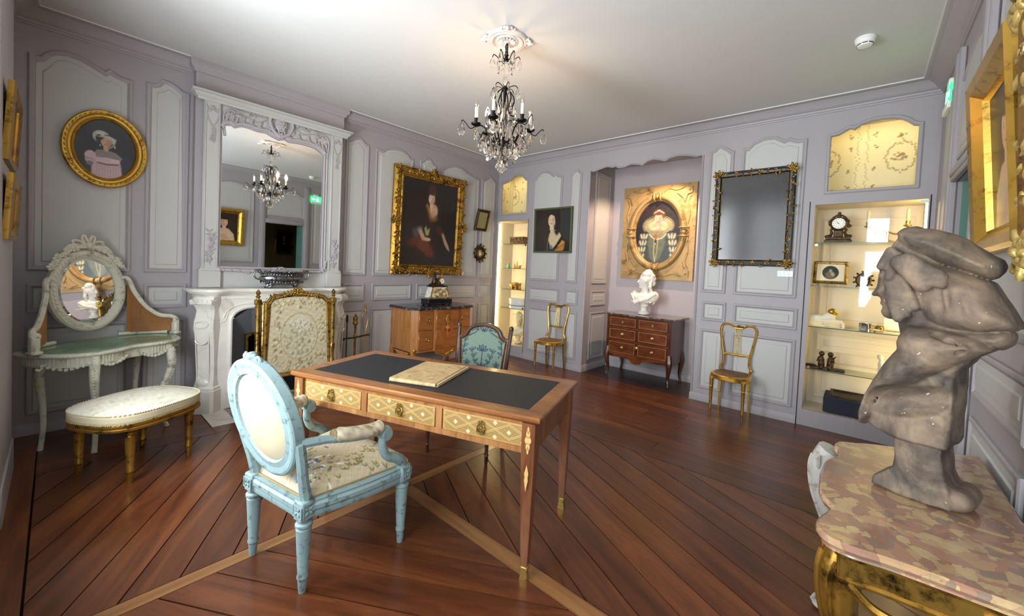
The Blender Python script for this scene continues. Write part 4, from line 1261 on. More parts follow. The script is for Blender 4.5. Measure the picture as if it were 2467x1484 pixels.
lo = ellipse(.24, .16, 40, (0, -.05)); m = MB(); rings(m, lo, [(0, .145), (0, .160), (.006, .166), (.035, .166), (.040, .160)], cap=False); rings(m, lo, [(0, .145), (.04, .147)], cap=False); st = m.build('stretcher_shelf', M['ivory'], dt)
def cane_sheet(poly, MW, pitch=.012, r=.0016):
    m = MB(); P = np.array(poly); lo_, hi_ = P.min(0), P.max(0)
    for d in ((1, 0), (0, 1), (.7071, .7071), (.7071, -.7071)):
        nrm = (-d[1], d[0]); pit = pitch if d[0]*d[1] == 0 else pitch*1.414
        proj = P @ np.array(nrm); t = math.floor(proj.min()/pit)*pit
        while t < proj.max():
            # clip the line with the outline
            hits = []
            for i in range(len(P)):
                a, b = P[i-1] @ np.array(nrm)-t, P[i] @ np.array(nrm)-t
                if (a > 0) != (b > 0):
                    k = a/(a-b); q = P[i-1]+(P[i]-P[i-1])*k; hits.append(float(q @ np.array(d)))
            hits.sort()
            for a, b in zip(hits[::2], hits[1::2]):
                p0 = (d[0]*a+nrm[0]*t, d[1]*a+nrm[1]*t, 0); p1 = (d[0]*b+nrm[0]*t, d[1]*b+nrm[1]*t, 0)
                m.cyl(p0, p1, r, n=4, M=MW, caps=False)
            t += pit
    return m
c = cane_sheet(inset(ccw(lo), .036), T(0, 0, .158)); tag(c.build('cane_panel', M['cane'], st, sharp=0), kind='stuff')
# mirror
MV = frame_M((0, .155, 1.10), (1, 0, 0), (0, 0, 1)) @ RX(radians(-4))
m = MB(); rings(m, ellipse(.245, .31, 64), [(0, -.02), (0, .012), (.012, .026), (.03, .030), (.045, .022), (.058, .014), (.064, .004)], MV, cap=False); rings(m, ellipse(.245, .31, 64), [(0, -.02)], MV)
fr = m.build('mirror_frame', M['ivory'], dt, sharp=35)
m = MB(); rings(m, ellipse(.184, .25, 64), [(0, .004), (.016, .0075)], MV); m.build('mirror_pane', M['mirror'], dt, sharp=2)
m = MB()
for k in range(54):
    t = 2*pi*k/54
    leaf(m, (.222*cos(t), .285*sin(t)), t+pi/2+.35, .032, .020, MV, .028, .006)
m.build('leaf_border', M['ivory'], fr)
m = MB(); rnd = random.Random(31)
for s in (-1, 1):
    for k in range(13):
        t = pi/2+s*(.12+k*.075); r = 1.02+.06*rnd.random()
        flower(m, (.245*r*cos(t)+rnd.uniform(-.01, .01), .31*r*sin(t)+.012), rnd.uniform(.018, .028), MV, .018)
    tube2(m, bez([(s*.0, .325), (s*.05, .375), (s*.095, .375), (s*.075, .335), (s*.02, .33)], 24), .009, MV, .02); tube2(m, bez([(s*.01, .33), (s*.04, .395), (s*.025, .42), (s*.0, .36)], 20), .009, MV, .024)
    tube2(m, bez([(s*.02, .335), (s*.10, .345), (s*.15, .30)], 16), .010, MV, .02)
m.ell((0, .35, .03), (.022, .028, .02), 9, MV); m.build('bow_crest', M['ivory'], fr)
# curved sides with cane
for s in (-1, 1):
    rail = bez([(s*.20, .15, 1.17), (s*.235, .14, 1.20), (s*.262, .13, 1.17), (s*.28, .10, 1.08), (s*.33, .05, .96), (s*.39, -.01, .885), (s*.445, -.07, .87), (s*.465, -.10, .84), (s*.455, -.11, .80)], 40)
    w = MB(); w.tube(rail, [.014]*6+[.017]*(len(rail)-6), 8)
    wg = w.build('side_rail', M['ivory'], dt)
    e = MB(); e.tube([(s*(.452+.022*k*cos(t)), -.105-.001*t, .835+.022*k*sin(t)) for k, t in [(1-i/26, i*.42) for i in range(24)]], .010, 7); e.box((s*.455, -.10, .775), (.045, .05, .11), None, .012); e.box((s*.455, -.10, .73), (.06, .065, .025), None, .008); e.build('scroll_end', M['ivory'], wg)
    b = MB(); b.tube([(s*.20, .15, .735), (s*.33, .10, .735), (s*.43, -.05, .735)], .014, 8); b.build('bottom_rail', M['ivory'], wg)
    # cane sheet between rails, bent with them
    g = MB(); cols = 26; rows = 18
    def pt(i, j):
        t = i/cols; q = rail[min(len(rail)-1, int((.22+.6*t)*(len(rail)-1)))]
        zt = q[2]-.01; return (q[0], q[1], .745+(zt-.745)*j/rows)
    for i in range(cols+1):
        g.tube([pt(i, j) for j in range(rows+1)], .0017, 4)
    for j in range(rows+1): g.tube([pt(i, j) for i in range(cols+1)], .0017, 4)
    for i in range(-rows, cols+1):
        q = [(i+j, j) for j in range(rows+1) if 0 <= i+j <= cols]
        if len(q) > 1: g.tube([pt(*k) for k in q], .0016, 4)
        q = [(i+j, rows-j) for j in range(rows+1) if 0 <= i+j <= cols]
        if len(q) > 1: g.tube([pt(*k) for k in q], .0016, 4)
    tag(g.build('cane_panel', M['cane'], wg, sharp=0), kind='stuff')

# ================================================================ upholstered bench
bn = thing('upholstered_bench', 'gilt bench with domed cream floral seat before the dressing table', 'bench', (-4.468, -1.10, 0), VA)
def squircle(a, b, n=64, e=2.9): return [(a*np.sign(cos(t))*abs(cos(t))**(2/e), b*np.sign(sin(t))*abs(sin(t))**(2/e)) for t in np.linspace(0, 2*pi, n, False)]
so = [(x, y-.01) for x, y in squircle(.305, .27)]
m = MB(); rings(m, so, [(.008, .335), (.0, .340), (0, .352), (.006, .356), (.004, .364), (.004, .372), (.012, .378)]); rings(m, ccw(so), [(.008, .335), (.05, .337)], cap=False); rl = m.build('seat_rail', M['gilt'], bn, sharp=30)
m = MB(); o1 = inset(ccw(so), .004)
for i in range(len(o1)):
    a, b = np.array(o1[i-1]), np.array(o1[i]); n = max(1, int(np.linalg.norm(b-a)/.011))
    for k in range(n):
        q = a+(b-a)*k/n; m.ell((0, 0, 0), (.0055, .003, .005), 5, T(q[0], q[1], .381) @ RZ(atan2(b[1]-a[1], b[0]-a[0])) @ RY(.5))
m.build('gimp_braid', M['gilt_pale'], bn)
m = MB(); rings(m, so, [(.008, .376), (.003, .395), (.003, .425), (.008, .436)], cap=False); m.build('seat_boxing', M['cream'], bn)
m = MB(); o2 = inset(ccw(so), .006)
for i in range(len(o2)):
    a, b = np.array(o2[i-1]), np.array(o2[i]); n = max(1, int(np.linalg.norm(b-a)/.011))
    for k in range(n):
        q = a+(b-a)*k/n; m.ell((0, 0, 0), (.008, .0045, .0045), 5, T(q[0], q[1], .438) @ RZ(atan2(b[1]-a[1], b[0]-a[0])+.5))
m.build('rope_piping', M['cream'], bn)
cv = Canvas(.61, .54, 110, '#cfccbb'); rs = np.random.RandomState(3)
for k in range(120):
    u, v = rs.rand(), rs.rand(); t = rs.rand()*6.28; r = .02+.03*rs.rand()
    pts = [(u+r*cos(t+q)*q*.4, v+r*sin(t+q)*q*.4) for q in np.linspace(0, 3, 8)]
    cv.line(pts, .004, ['#a89f80', '#b5a67a', '#9fa08c', '#bdb092'][k % 4], .006, .7)
cv.grain(.05, 90)
def warp_b(U, V):
    a = (U-.5)*2; b = (V-.5)*2
    rr = np.maximum(abs(a), abs(b))+1e-9; th = np.arctan2(b, a); ln = np.hypot(a, b)+1e-9
    e = 2.9; sx = .299*np.sign(np.cos(th))*abs(np.cos(th))**(2/e); sy = .264*np.sign(np.sin(th))*abs(np.sin(th))**(2/e)
    return sx*rr, sy*rr-.01, .437+.045*(1-rr**2.4)
cv.mesh('seat_cushion', M['print'], bn, warp=warp_b)
for (x, y) in ((-.185, -.193), (.185, -.193), (-.185, .193), (.185, .193)):
    l = MB(); fluted_leg(l, x, y, .34, .026, .019); l.box((x, y, .350), (.058, .058, .036), None, .005)
    lg = l.build('leg', M['gilt'], bn)
    r_ = MB(); flower(r_, (0, 0), .016, T(x, y-.030, .350) @ RX(pi/2), .0, 6); flower(r_, (0, 0), .016, T(x-.030*(1 if x < 0 else -1), y, .350) @ RY(-pi/2 if x < 0 else pi/2), .0, 6); r_.build('rosette', M['gilt_pale'], lg)

# ================================================================ blue armchair
ac = thing('armchair', 'worn pale blue armchair with oval back and floral tapestry seat', 'armchair', (-4.166, -2.76, 0), radians(10.6))
SB, SF, SD = .20, .305, .45       # half widths back and front, depth
for (x, y, b) in ((0, SB, 1), (0, -SB, 1), (SD, SF, 0), (SD, -SF, 0)):
    l = MB(); fluted_leg(l, x, y, .325, .031, .020); l.box((x, y, .362), (.062, .062, .085), None, .006)
    lg = l.build('leg', M['blue'], ac)
    r_ = MB(); s = 1 if y > 0 else -1
    for MW in (T(x, y+s*.031, .362) @ RX(-s*pi/2), T(x+(-.031 if b else .031), y, .362) @ RY(-pi/2 if b else pi/2)):
        for q in range(4): leaf(r_, (0, 0), pi/4+q*pi/2, .024, .011, MW, .001, .004)
        rings(r_, ccw(rect(-.024, .024, -.032, .032)), [(0, 0), (0, .003), (.005, .003), (.006, 0)], MW, cap=False)
    r_.build('rosette', M['blue'], lg)
def rail(m, a, b, bow=0.0):
    a, b = Vector(a), Vector(b); d = (b-a); nn = Vector((d.y, -d.x, 0)).normalized()
    P = [a+d*t+nn*(bow*sin(pi*t)) for t in np.linspace(0, 1, 12)]
    m.sweep([(-.022, .322), (.018, .322), (.022, .332), (.020, .350), (.026, .358), (.026, .376), (.018, .386), (.020, .396), (-.022, .396)], P)
m = MB(); rail(m, (0, SB, 0), (0, -SB, 0), 0); m.build('back_rail', M['blue'], ac, sharp=35)
m = MB(); rail(m, (SD, -SF, 0), (SD, SF, 0), .035); m.build('front_rail', M['blue'], ac, sharp=35)
for s in (-1, 1):
    m = MB(); rail(m, (0, -SB, 0) if s < 0 else (SD, SF, 0), (SD, -SF, 0) if s < 0 else (0, SB, 0), .02); m.build('side_rail', M['blue'], ac, sharp=35)
# back: oval frame leaning backwards
LEAN = math.atan(.215)
MBK = T(-.005, 0, .455) @ RY(-LEAN) @ Matrix(((0, 0, 1, 0), (-1, 0, 0, 0), (0, 1, 0, 0), (0, 0, 0, 1)))    # local x: to chair's right, y: up, z: forward
ovo = ellipse(.25, .27, 64, (0, .285))
m = MB(); prof = [(0, -.020), (-.0, .016), (.010, .026), (.022, .026), (.030, .018), (.066, .016), (.074, .010), (.074, -.012), (.064, -.024), (.04, -.022), (.016, -.028), (.006, -.026), (0, -.020)]
rings(m, ovo, prof, MBK, cap=False); bf = m.build('back_frame', M['blue'], ac, sharp=40)
for s in (-1, 1):
    m = MB(); m.tube([MBK @ Vector(p) for p in bez([(s*.20, -.06, 0), (s*.205, .02, 0), (s*.222, .12, 0), (s*.236, .22, 0)], 14)], [.027, .026, .025, .024, .023]+[.022]*30, 8)
    m.build('stile', M['blue'], ac)
m = MB(); flower(m, (-.03, .558), .022, MBK, -.004, 6); flower(m, (.03, .558), .022, MBK, -.004, 6); m.ell((0, .565, .0), (.02, .018, .022), 9, MBK); tube2(m, scroll_pts((-.05, .55), .018, .004, 0, 1.1), .007, MBK); tube2(m, scroll_pts((.05, .55), .018, .004, pi, -1.1), .007, MBK)
m.build('crest_carving', M['blue'], bf)
m = MB()
MBr = MBK @ T(0, .285, -.014) @ RX(pi)
m.lathe([(1.0, 0), (.96, .004), (.6, .009), (.001, .011)], 48, MBr @ SC(.18, .20, 1)); m.build('outside_back', M['cream'], ac)
def floral(cv, seed, n, cols, sz=.03):
    rs = np.random.RandomState(seed)
    for k in range(n):
        u, v = rs.rand(), rs.rand(); c = cols[rs.randint(len(cols))]
        for q in range(rs.randint(3, 7)):
            a = rs.rand()*6.28; d = sz*(.3+rs.rand())
            cv.ell(u+cos(a)*d/cv.a, v+sin(a)*d, sz*(.25+.5*rs.rand())/cv.a, sz*(.12+.25*rs.rand()), c, degrees_(a), .4, .8)
def degrees_(a): return a*180/pi
cvb = Canvas(.4, .43, 90, '#cdbd92'); floral(cvb, 5, 26, ['#8f7a3a', '#4c4a3a', '#d8cfae', '#a08a4a', '#63593a'], .05); cvb.grain(.06, 80)
def warp_c(U, V):
    a = (U-.5)*2; b = (V-.5)*2; th = np.arctan2(b, a); rr = np.maximum(abs(a), abs(b))
    x = .196*np.cos(th)*rr; y = .285+.214*np.sin(th)*rr; z = .018+.058*np.clip(1-rr**3.2, 0, 1)**.7
    Mx = np.array(MBK); return tuple(Mx[i, 0]*x+Mx[i, 1]*y+Mx[i, 2]*z+Mx[i, 3] for i in range(3))
cvb.mesh('inside_back', M['print'], ac, warp=warp_c)
# arms
for s in (-1, 1):
    a = MB(); P = bez([(-.045, s*.235, .665), (.05, s*.255, .655), (.15, s*.285, .635), (.25, s*.302, .622), (.305, s*.304, .625), (.335, s*.304, .618)], 30)
    a.tube(P, [.020]*6+[.018]*40, 8)
    sc = [(.328+.028*k*cos(t), s*.304, .600+.028*k*sin(t)) for k, t in [(1-i/30, pi/2-i*.40) for i in range(22)]]
    a.tube(sc, .013, 8, flat=1.7, up=(0, 1, 0)); a.cyl((.328, s*.304-.026, .600), (.328, s*.304+.026, .600), .028, n=16)
    arm = a.build('arm', M['blue'], ac)
    u = MB(); cabriole(u, [(.318, s*.304, .585), (.318, s*.304, .54), (.345, s*.306, .485), (.405, s*.310, .45), (.435, s*.308, .42), (.445, s*.306, .385)], [.020, .020, .021, .024, .026, .028], 10); u.build('arm_support', M['blue'], arm)
    p = MB(); Q = [P[i] for i in range(int(len(P)*.26), int(len(P)*.82))]
    p.tube([(q[0], q[1], q[2]+.020) for q in Q], [.020]+[.031]*(len(Q)-2)+[.020], 12)
    cp = p.build('arm_pad', None, ac); me = cp.data
    at = me.color_attributes.new('Col', 'FLOAT_COLOR', 'POINT'); rs = np.random.RandomState(9)
    pal = [lin('#c9bfa6'), lin('#b8ad90'), lin('#a59a80'), lin('#8d7f50'), lin('#d5ccb6')]
    for d in at.data: d.color = (*pal[rs.choice(5, p=[.35, .25, .15, .08, .17])], 1)
    me.materials.append(M['print'])
    g = MB(); 
    for q in (Q[0], Q[-1]): g.ell((q[0], q[1], q[2]+.018), (.010, .026, .026), 10)
    tag(g.build('pad_gimp', M['gimp'], cp), kind='stuff')
# tapestry seat
cv = Canvas(.60, .62, 150, '#c3b596')
cv.ell(.5, .5, .5, .55, '#cabd9f', 0, .6, .6); floral(cv, 12, 26, ['#b8a98e', '#9c9c86', '#8b8f74', '#cfc5ae', '#b09a8a'], .035)
for (u, v, sd) in ((.25, .75, 1), (.2, .3, 2)):
    rs = np.random.RandomState(sd)
    for k in range(60): cv.ell(u+rs.normal()*.10, v+rs.normal()*.12, .02+.02*rs.rand(), .008+.01*rs.rand(), ['#31519b', '#e6e6e2', '#7f9bc0', '#ffffff', '#6f7a4a', '#a9b6c6', '#c9b87a'][k % 7], rs.rand()*180, .4, .85)
rs = np.random.RandomState(8)
for k in range(46):
    t = k/46; u = .32+.60*t+rs.normal()*.02; v = .17+rs.normal()*.07
    pts = [(u+.022*cos(a), v+.030*sin(a)) for a in np.linspace(3.4, 5.6, 7)]
    cv.line(pts, .004, '#3b3420', .004, .9); cv.line([(p[0], p[1]+.012) for p in pts], .005, ['#a8994a', '#b5a055', '#8c8748'][k % 3], .004, .8)
for k in range(30): cv.ell(.18+rs.normal()*.09, .16+rs.normal()*.06, .014, .009, ['#b5a24a', '#4a4636', '#d8d2bc', '#8a8e58'][k % 4], rs.rand()*180, .4, .9)
cv.ell(.55, .78, .05, .04, '#a8506a', 20, .4, .7); cv.ell(.60, .80, .03, .025, '#7a2f4a', 20, .4, .7); cv.line([(.82, .28), (.9, .34), (.97, .33)], .012, '#6a6a66', .01, .8)
cv.grain(.08, 200)
def warp_s(U, V):
    a = (U-.5)*2; b = (V-.5)*2; rr = np.maximum(abs(a), abs(b))
    x = .012+U*(SD+.028); hw = (SB+.004)+(SF-SB)*U; y = b*hw; x = x+.03*(U**3)*(1-b*b)
    z = .398+.062*np.clip(1-rr**4, 0, 1)**.55+.022*np.clip(1-rr**2, 0, 1)
    return x, y, z
cv.mesh('seat', M['print'], ac, warp=warp_s)
m = MB()
for (a, b) in (((0.01, -SB), (SD+.02, -SF)), ((0.01, SB), (SD+.02, SF)), ((.005, -SB), (.005, SB)), ((SD+.035, -SF), (SD+.035, SF))): m.tube([(a[0], a[1], .398), ((a[0]+b[0])/2+(.015 if a[0] > .3 else 0), (a[1]+b[1])/2, .398), (b[0], b[1], .398)], .006, 6)
m.build('seat_gimp', M['gimp'], ac)

# ================================================================ writing desk
DA = radians(-71.26)
dk = thing('writing_desk', 'marquetry writing desk with black leather top and three drawers', 'desk', (-3.352, -2.819, 0), DA)
DLx, DLy, DZt = .77, .3475, .765
tp = ccw(rect(-DLx, DLx, -DLy, DLy))
m = MB(); rings(m, tp, [(.026, .728), (.020, .732), (.006, .738), (0, .746), (0, .758), (.006, .765), (.085, .7655), (.086, .7645)], cap=False); rings(m, tp, [(.026, .728)])
m.build('top_frame', M['desk'], dk, sharp=30)
m = MB(); rings(m, inset(tp, .0855), [(0, .763), (0, .7652)]); m.build('leather_inset', M['leather'], dk, sharp=30)
LX, LY, AZ = .715, .305, .585
m = MB(); m.box((0, LY+.012, (AZ+.73)/2), (2*LX, .022, .73-AZ)); m.build('back_apron', M['deskv'], dk)
for s in (-1, 1): MB().box((s*(LX+.005), 0, (AZ+.73)/2), (.022, 2*LY, .73-AZ), None, .002).build('side_apron', M['desk_leg'], dk)
m = MB(); m.box((0, -LY-.002, .722), (2*LX, .028, .018)).box((0, -LY-.002, AZ+.014), (2*LX, .028, .028))
for x in (-.24, .235): m.box((x, -LY-.002, (AZ+.73)/2), (.034, .03, .73-AZ))
m.build('drawer_rails', M['deskv'], dk)
def draw_marq(w, h):
    cv = Canvas(w, h, 64, '#9c8050'); n = 3
    P = w/n/w
    for sgn in (1, -1):
        for off in (-.035, .035):
            pts = [(k*P/2+off*0, .5+sgn*(.34 if k % 2 else 0)*1.0+off) for k in range(0, 2*n+1)]
            cv.line(pts, .022, '#8a6a38', .012); cv.line([(p[0], p[1]+.02) for p in pts], .012, '#d6bb7c', .012)
    for k in range(0, n+1):
        for (u, v) in ((k*P+P/2, .5), (k*P, .84), (k*P, .16)):
            for a in range(4): cv.ell(u+cos(a*pi/2)*.055/cv.a, v+sin(a*pi/2)*.055, .05/cv.a, .05, '#e6d3a0', 0, .5)
            for a in range(4): cv.ell(u+cos(a*pi/2+.785)*.055/cv.a, v+sin(a*pi/2+.785)*.055, .02/cv.a, .02, '#8a6a38', 0, .5, .7)
    for q in ((0, 0, .02, 1), (.98, 0, 1, 1)): cv.poly([(q[0], q[1]), (q[2], q[1]), (q[2], q[3]), (q[0], q[3])], '#b48c50')
    cv.poly([(0, 0), (1, 0), (1, .07), (0, .07)], '#b48c50'); cv.poly([(0, .93), (1, .93), (1, 1), (0, 1)], '#c09a5c'); cv.grain(.06, 60)
    return cv
for (xa, xb, rec) in ((-.688, -.262, 0), (-.218, .213, 0), (.257, .688, 0)):
    w = xb-xa; h = .104; xm, zm = (xa+xb)/2, .664
    d = MB().box((xm, -LY-.006, zm), (w, .02, h), None, .003).build('drawer', M['deskv'], dk)
    draw_marq(w-.006, h-.006).mesh('marquetry', M['marq'], d, frame_M((xm, -LY-.0165, zm), (1, 0, 0), (0, 0, 1)))
    e = MB(); MW = frame_M((xm, -LY-.018, zm), (1, 0, 0), (0, 0, 1))
    e.prism(ellipse(.014, .024, 16, (0, -.008)), 0, .004, MW)
    for s in (-1, 1): tube2(e, scroll_pts((s*.010, .024), .010, .003, pi/2, s*.9, 10), .0035, MW, .005); tube2(e, bez([(s*.012, .014), (s*.020, -.004), (s*.017, -.028)], 8), .0035, MW, .006)
    tube2(e, [(.017*cos(t), -.008+.022*sin(t)) for t in np.linspace(pi*.95, 2.05*pi, 14)], .004, MW, .010); e.ell((0, -.004, .004), (.004, .006, .003), 6, MW)
    e.build('handle', M['brass'], d)
for sx in (-1, 1):
    for sy in (-1, 1):
        l = MB(); x, y = sx*LX, sy*LY
        vs = []; 
        for z, hw in ((.05, .0155), (AZ, .032), (.73, .032)): vs += [(x+a*hw, y+b*hw, z) for a, b in ((-1, -1), (1, -1), (1, 1), (-1, 1))]
        fs = [(0, 3, 2, 1), (8, 9, 10, 11)]+[(j*4+i, j*4+(i+1) % 4, j*4+4+(i+1) % 4, j*4+4+i) for j in range(2) for i in range(4)]
        l.add(vs, fs); lg = l.build('leg', M['desk_leg'], dk, sharp=20)
        i_ = MB()
        for MW in (frame_M((x, y-.0325, 0), (1, 0, 0), (0, 0, 1)),) if sy < 0 else ():
            for zc in (.655,):
                for dz, ww in ((0, .016), (.028, .010), (-.028, .010), (.045, .005), (-.045, .005)): i_.prism(ellipse(ww, .018, 10, (0, zc+dz)), 0, .0015, MW)
            MW2 = frame_M((x, y-.0318, AZ), (1, 0, 0), (0, .0165/.535*0+.031, 1))
            i_.prism([(0, -.16), (.009, -.11), (.007, -.095), (.010, -.08), (0, -.04), (-.010, -.08), (-.007, -.095), (-.009, -.11)], -.002, .0022, MW2)
        if i_.v: i_.build('inlay', M['inlay'], lg, sharp=0)
        f = MB(); f.box((x, y, .058), (.040, .040, .016), None, .003); f.box((x, y, .045), (.032, .032, .014), None, .003)
        f.prism([(-.020, 0), (.020, 0), (.014, .04), (-.014, .04)], y-.014, y+.014, T(x, 0, 0) @ Matrix(((1, 0, 0, 0), (0, 0, 1, 0), (0, 1, 0, 0), (0, 0, 0, 1)))); f.build('sabot', M['brass'], lg)
# ================================================================ old book / portfolio on the desk
bk_c = Vector((-3.358, -2.785, .7655)); BA = radians(24.6)
bk = thing('leather_portfolio', 'old tan vellum portfolio lying on the black desk top', 'book', bk_c, BA)
M['vellum'] = m_marble('vellum', [(.3, '#7a5c38'), (.45, '#b09468'), (.7, '#c4ab80')], 9, .55, coat=0)
M['pages'] = m_paint('old_pages', '#cdbb90', .8, .1, 60)
MB().box((0, 0, .003), (.43, .30, .005), None, .002).build('back_cover', M['vellum'], bk)
MB().box((.006, -.004, .0115), (.42, .288, .012), None, .003).build('pages', M['pages'], bk)
m = MB().box((-.008, .006, .020), (.415, .285, .005), RZ(.012), .002); m.build('front_cover', M['vellum'], bk)
m = MB().cyl((-.215, -.14, .011), (-.215, .14, .011), .011, n=10); m.build('spine', M['vellum'], bk)

# ================================================================ chair behind the desk
gc = thing('side_chair', 'walnut side chair with teal floral upholstered back behind the desk', 'chair', (-2.69, -2.40, 0), atan2(-.406, -.914))
HW = .24
for (x, y) in ((.21, HW), (.21, -HW)):
    l = MB(); l.lathe([(.010, 0), (.014, .02), (.012, .05), (.017, .06), (.012, .07), (.022, .36), (.026, .37), (.020, .38)], 12, T(x, y, 0)); l.box((x, y, .405), (.05, .05, .07), None, .005); l.build('leg', M['walnut'], gc)
for s in (-1, 1):
    l = MB(); l.tube([(x, s*y, z) for x, y, z in bez([(-.24, .20, 0), (-.21, .205, .2), (-.20, .21, .42), (-.22, .222, .65), (-.265, .235, .90)], 24)], [.014]*6+[.018]*20, 8); l.ell((-.268, s*.236, .91), (.02, .02, .025), 10); l.build('leg', M['walnut'], gc)
m = MB().box((0, 0, .40), (.43, .46, .06), None, .008); m.build('seat_rail', M['walnut'], gc)
M['teal_cloth'] = m_paint('teal_cloth', '#6f8d80', .9, .06, 30)
m = MB(); m.grid(lambda u, v: ((u-.5)*.42, (v-.5)*.46, .43+.05*(1-abs(2*u-1)**4)**.5*(1-abs(2*v-1)**4)**.5), 16, 16); m.build('seat', M['teal_cloth'], gc)
MG = T(-.205, 0, .47) @ RY(-math.atan(.14)) @ Matrix(((0, 0, 1, 0), (1, 0, 0, 0), (0, 1, 0, 0), (0, 0, 0, 1)))   # x: chair's left, y up, z forward
bo = [(-.20, .02), (.20, .02), (.232, .36), (.19, .365)]+[(.165*cos(t), .375+.105*sin(t)) for t in np.linspace(.12, pi-.12, 15)]+[(-.19, .365), (-.232, .36)]
m = MB(); rings(m, bo, [(0, -.02), (0, .012), (.006, .020), (.016, .018), (.024, .024), (.032, .016), (.034, .004)], MG, cap=False); rings(m, ccw(bo), [(0, -.02)], MG); bfr = m.build('back_frame', M['walnut'], gc, sharp=35)
m = MB(); q = inset(ccw(bo), .037)
for i in range(len(q)):
    a, b = np.array(q[i-1]), np.array(q[i]); n = max(1, int(np.linalg.norm(b-a)/.0105))
    for k in range(n): p = a+(b-a)*k/n; m.ell((p[0], p[1], .016), (.0042, .0042, .003), 5, MG)
m.build('nail_trim', M['gilt_pale'], gc)
cv = Canvas(.44, .47, 150, '#5f7062'); NV = ['#1d3044', '#1b3645', '#253f49', '#1c2e3a']
def frond(u, v, a, l, w, c):
    cv.ell(u+cos(a)*l/2/cv.a, v+sin(a)*l/2, l/2/cv.a, w, c, degrees_(a), .25, .95); cv.ell(u+cos(a)*l*.55/cv.a, v+sin(a)*l*.55, l*.2/cv.a, w*.3, '#6c7f6e', degrees_(a), .4, .7)
for k in range(7): frond(.5, .13, radians(15+25*k), .17, .028, NV[k % 4])
for k in range(6): frond(.5, .13, radians(30+24*k), .10, .02, '#35566a')
cv.line([(.5, .15), (.5, .52)], .008, NV[0]); 
for k in range(5): frond(.5, .50, radians(18+36*k), .12, .024, NV[k % 4])
for s in (-1, 1):
    cv.line([(.5+s*.03, .2), (.5+s*.17, .35), (.5+s*.22, .55)], .006, NV[3])
    for k in range(3): frond(.5+s*(.10+.05*k), .27+.1*k, radians(90-s*50), .09, .02, NV[k]); frond(.5+s*(.14+.03*k), .30+.1*k, radians(90+s*45), .08, .02, NV[3-k])
    for k in range(5): frond(.5+s*.30, .27, radians(72*k+20), .07, .02, NV[k % 4])
    for (u, v) in ((.36, .2), (.40, .34), (.34, .42), (.2, .12)): cv.ell(.5+s*u, v, .016, .016, NV[0], 0, .3)
    for k in range(4): frond(.5+s*.10*k, .84+.02*sin(k), radians(90-s*(40+20*k)), .13, .03, NV[k % 4]); frond(.5+s*(.40), .45+.1*k, radians(90+s*60), .10, .022, NV[k % 4])
    cv.line([(.5+s*.44, .15), (.5+s*.40, .45), (.5+s*.36, .72), (.5+s*.15, .83)], .010, NV[1])
cv.grain(.07, 150)
iq = inset(ccw(bo), .034)
cv.mesh('upholstered_back', M['print'], gc, MG @ T(0, .245, .010), lambda X, Y: poly_sd(X, Y+.245, iq) < .004)

# ================================================================ pictures
def hang(name, label, cat, MW, u, z, lean=0.0, off=.019, group=None):
    """an Empty on a wall; local x to the right, local y up the wall, local z out into the room"""
    o = thing(name, label, cat, (0, 0, 0), 0, group)
    o.matrix_world = MW @ T(u, z, off) @ RX(lean)
    return o
def frame_ring(name, outline, prof, mat, parent, sharp=35):
    m = MB(); rings(m, outline, prof, None, cap=False); rings(m, ccw(outline), [(0, prof[0][1])]); return m.build(name, mat, parent, sharp=sharp)
def carve_band(w, h, inset_d, size, rnd, z0, corners=True, dens=1.0, leafw=.45):
    """scattered scrolling leaves along a rectangular frame"""
    m = MB(); W, H = w/2-inset_d, h/2-inset_d
    per = [((-W, -H), (W, -H)), ((W, -H), (W, H)), ((W, H), (-W, H)), ((-W, H), (-W, -H))]
    I = Matrix.Identity(4)
    for a, b in per:
        L = sqrt((b[0]-a[0])**2+(b[1]-a[1])**2); n = int(L/(size*.55)*dens); ang = atan2(b[1]-a[1], b[0]-a[0])
        for k in range(n):
            t = (k+.5)/n; x = a[0]+(b[0]-a[0])*t; y = a[1]+(b[1]-a[1])*t
            leaf(m, (x+rnd.uniform(-.25, .25)*size, y+rnd.uniform(-.25, .25)*size), ang+rnd.choice((-1, 1))*rnd.uniform(.3, 1.3)+(pi if k % 2 else 0), size*rnd.uniform(.6, 1.1), size*leafw, I, z0, size*.16)
            if k % 3 == 0: tube2(m, scroll_pts((x, y), size*.32, size*.06, rnd.uniform(0, 6), rnd.choice((-1, 1))*.9, 10), size*.09, I, z0+.003)
    if corners:
        for sx in (-1, 1):
            for sy in (-1, 1):
                flower(m, (sx*W, sy*H), size*.6, I, z0+.004, 6)
                for q in range(5): leaf(m, (sx*W, sy*H), atan2(-sy, -sx)+(q-2)*.9+pi, size*1.1, size*.5, I, z0+.002, size*.2)
    return m
I4 = Matrix.Identity(4)

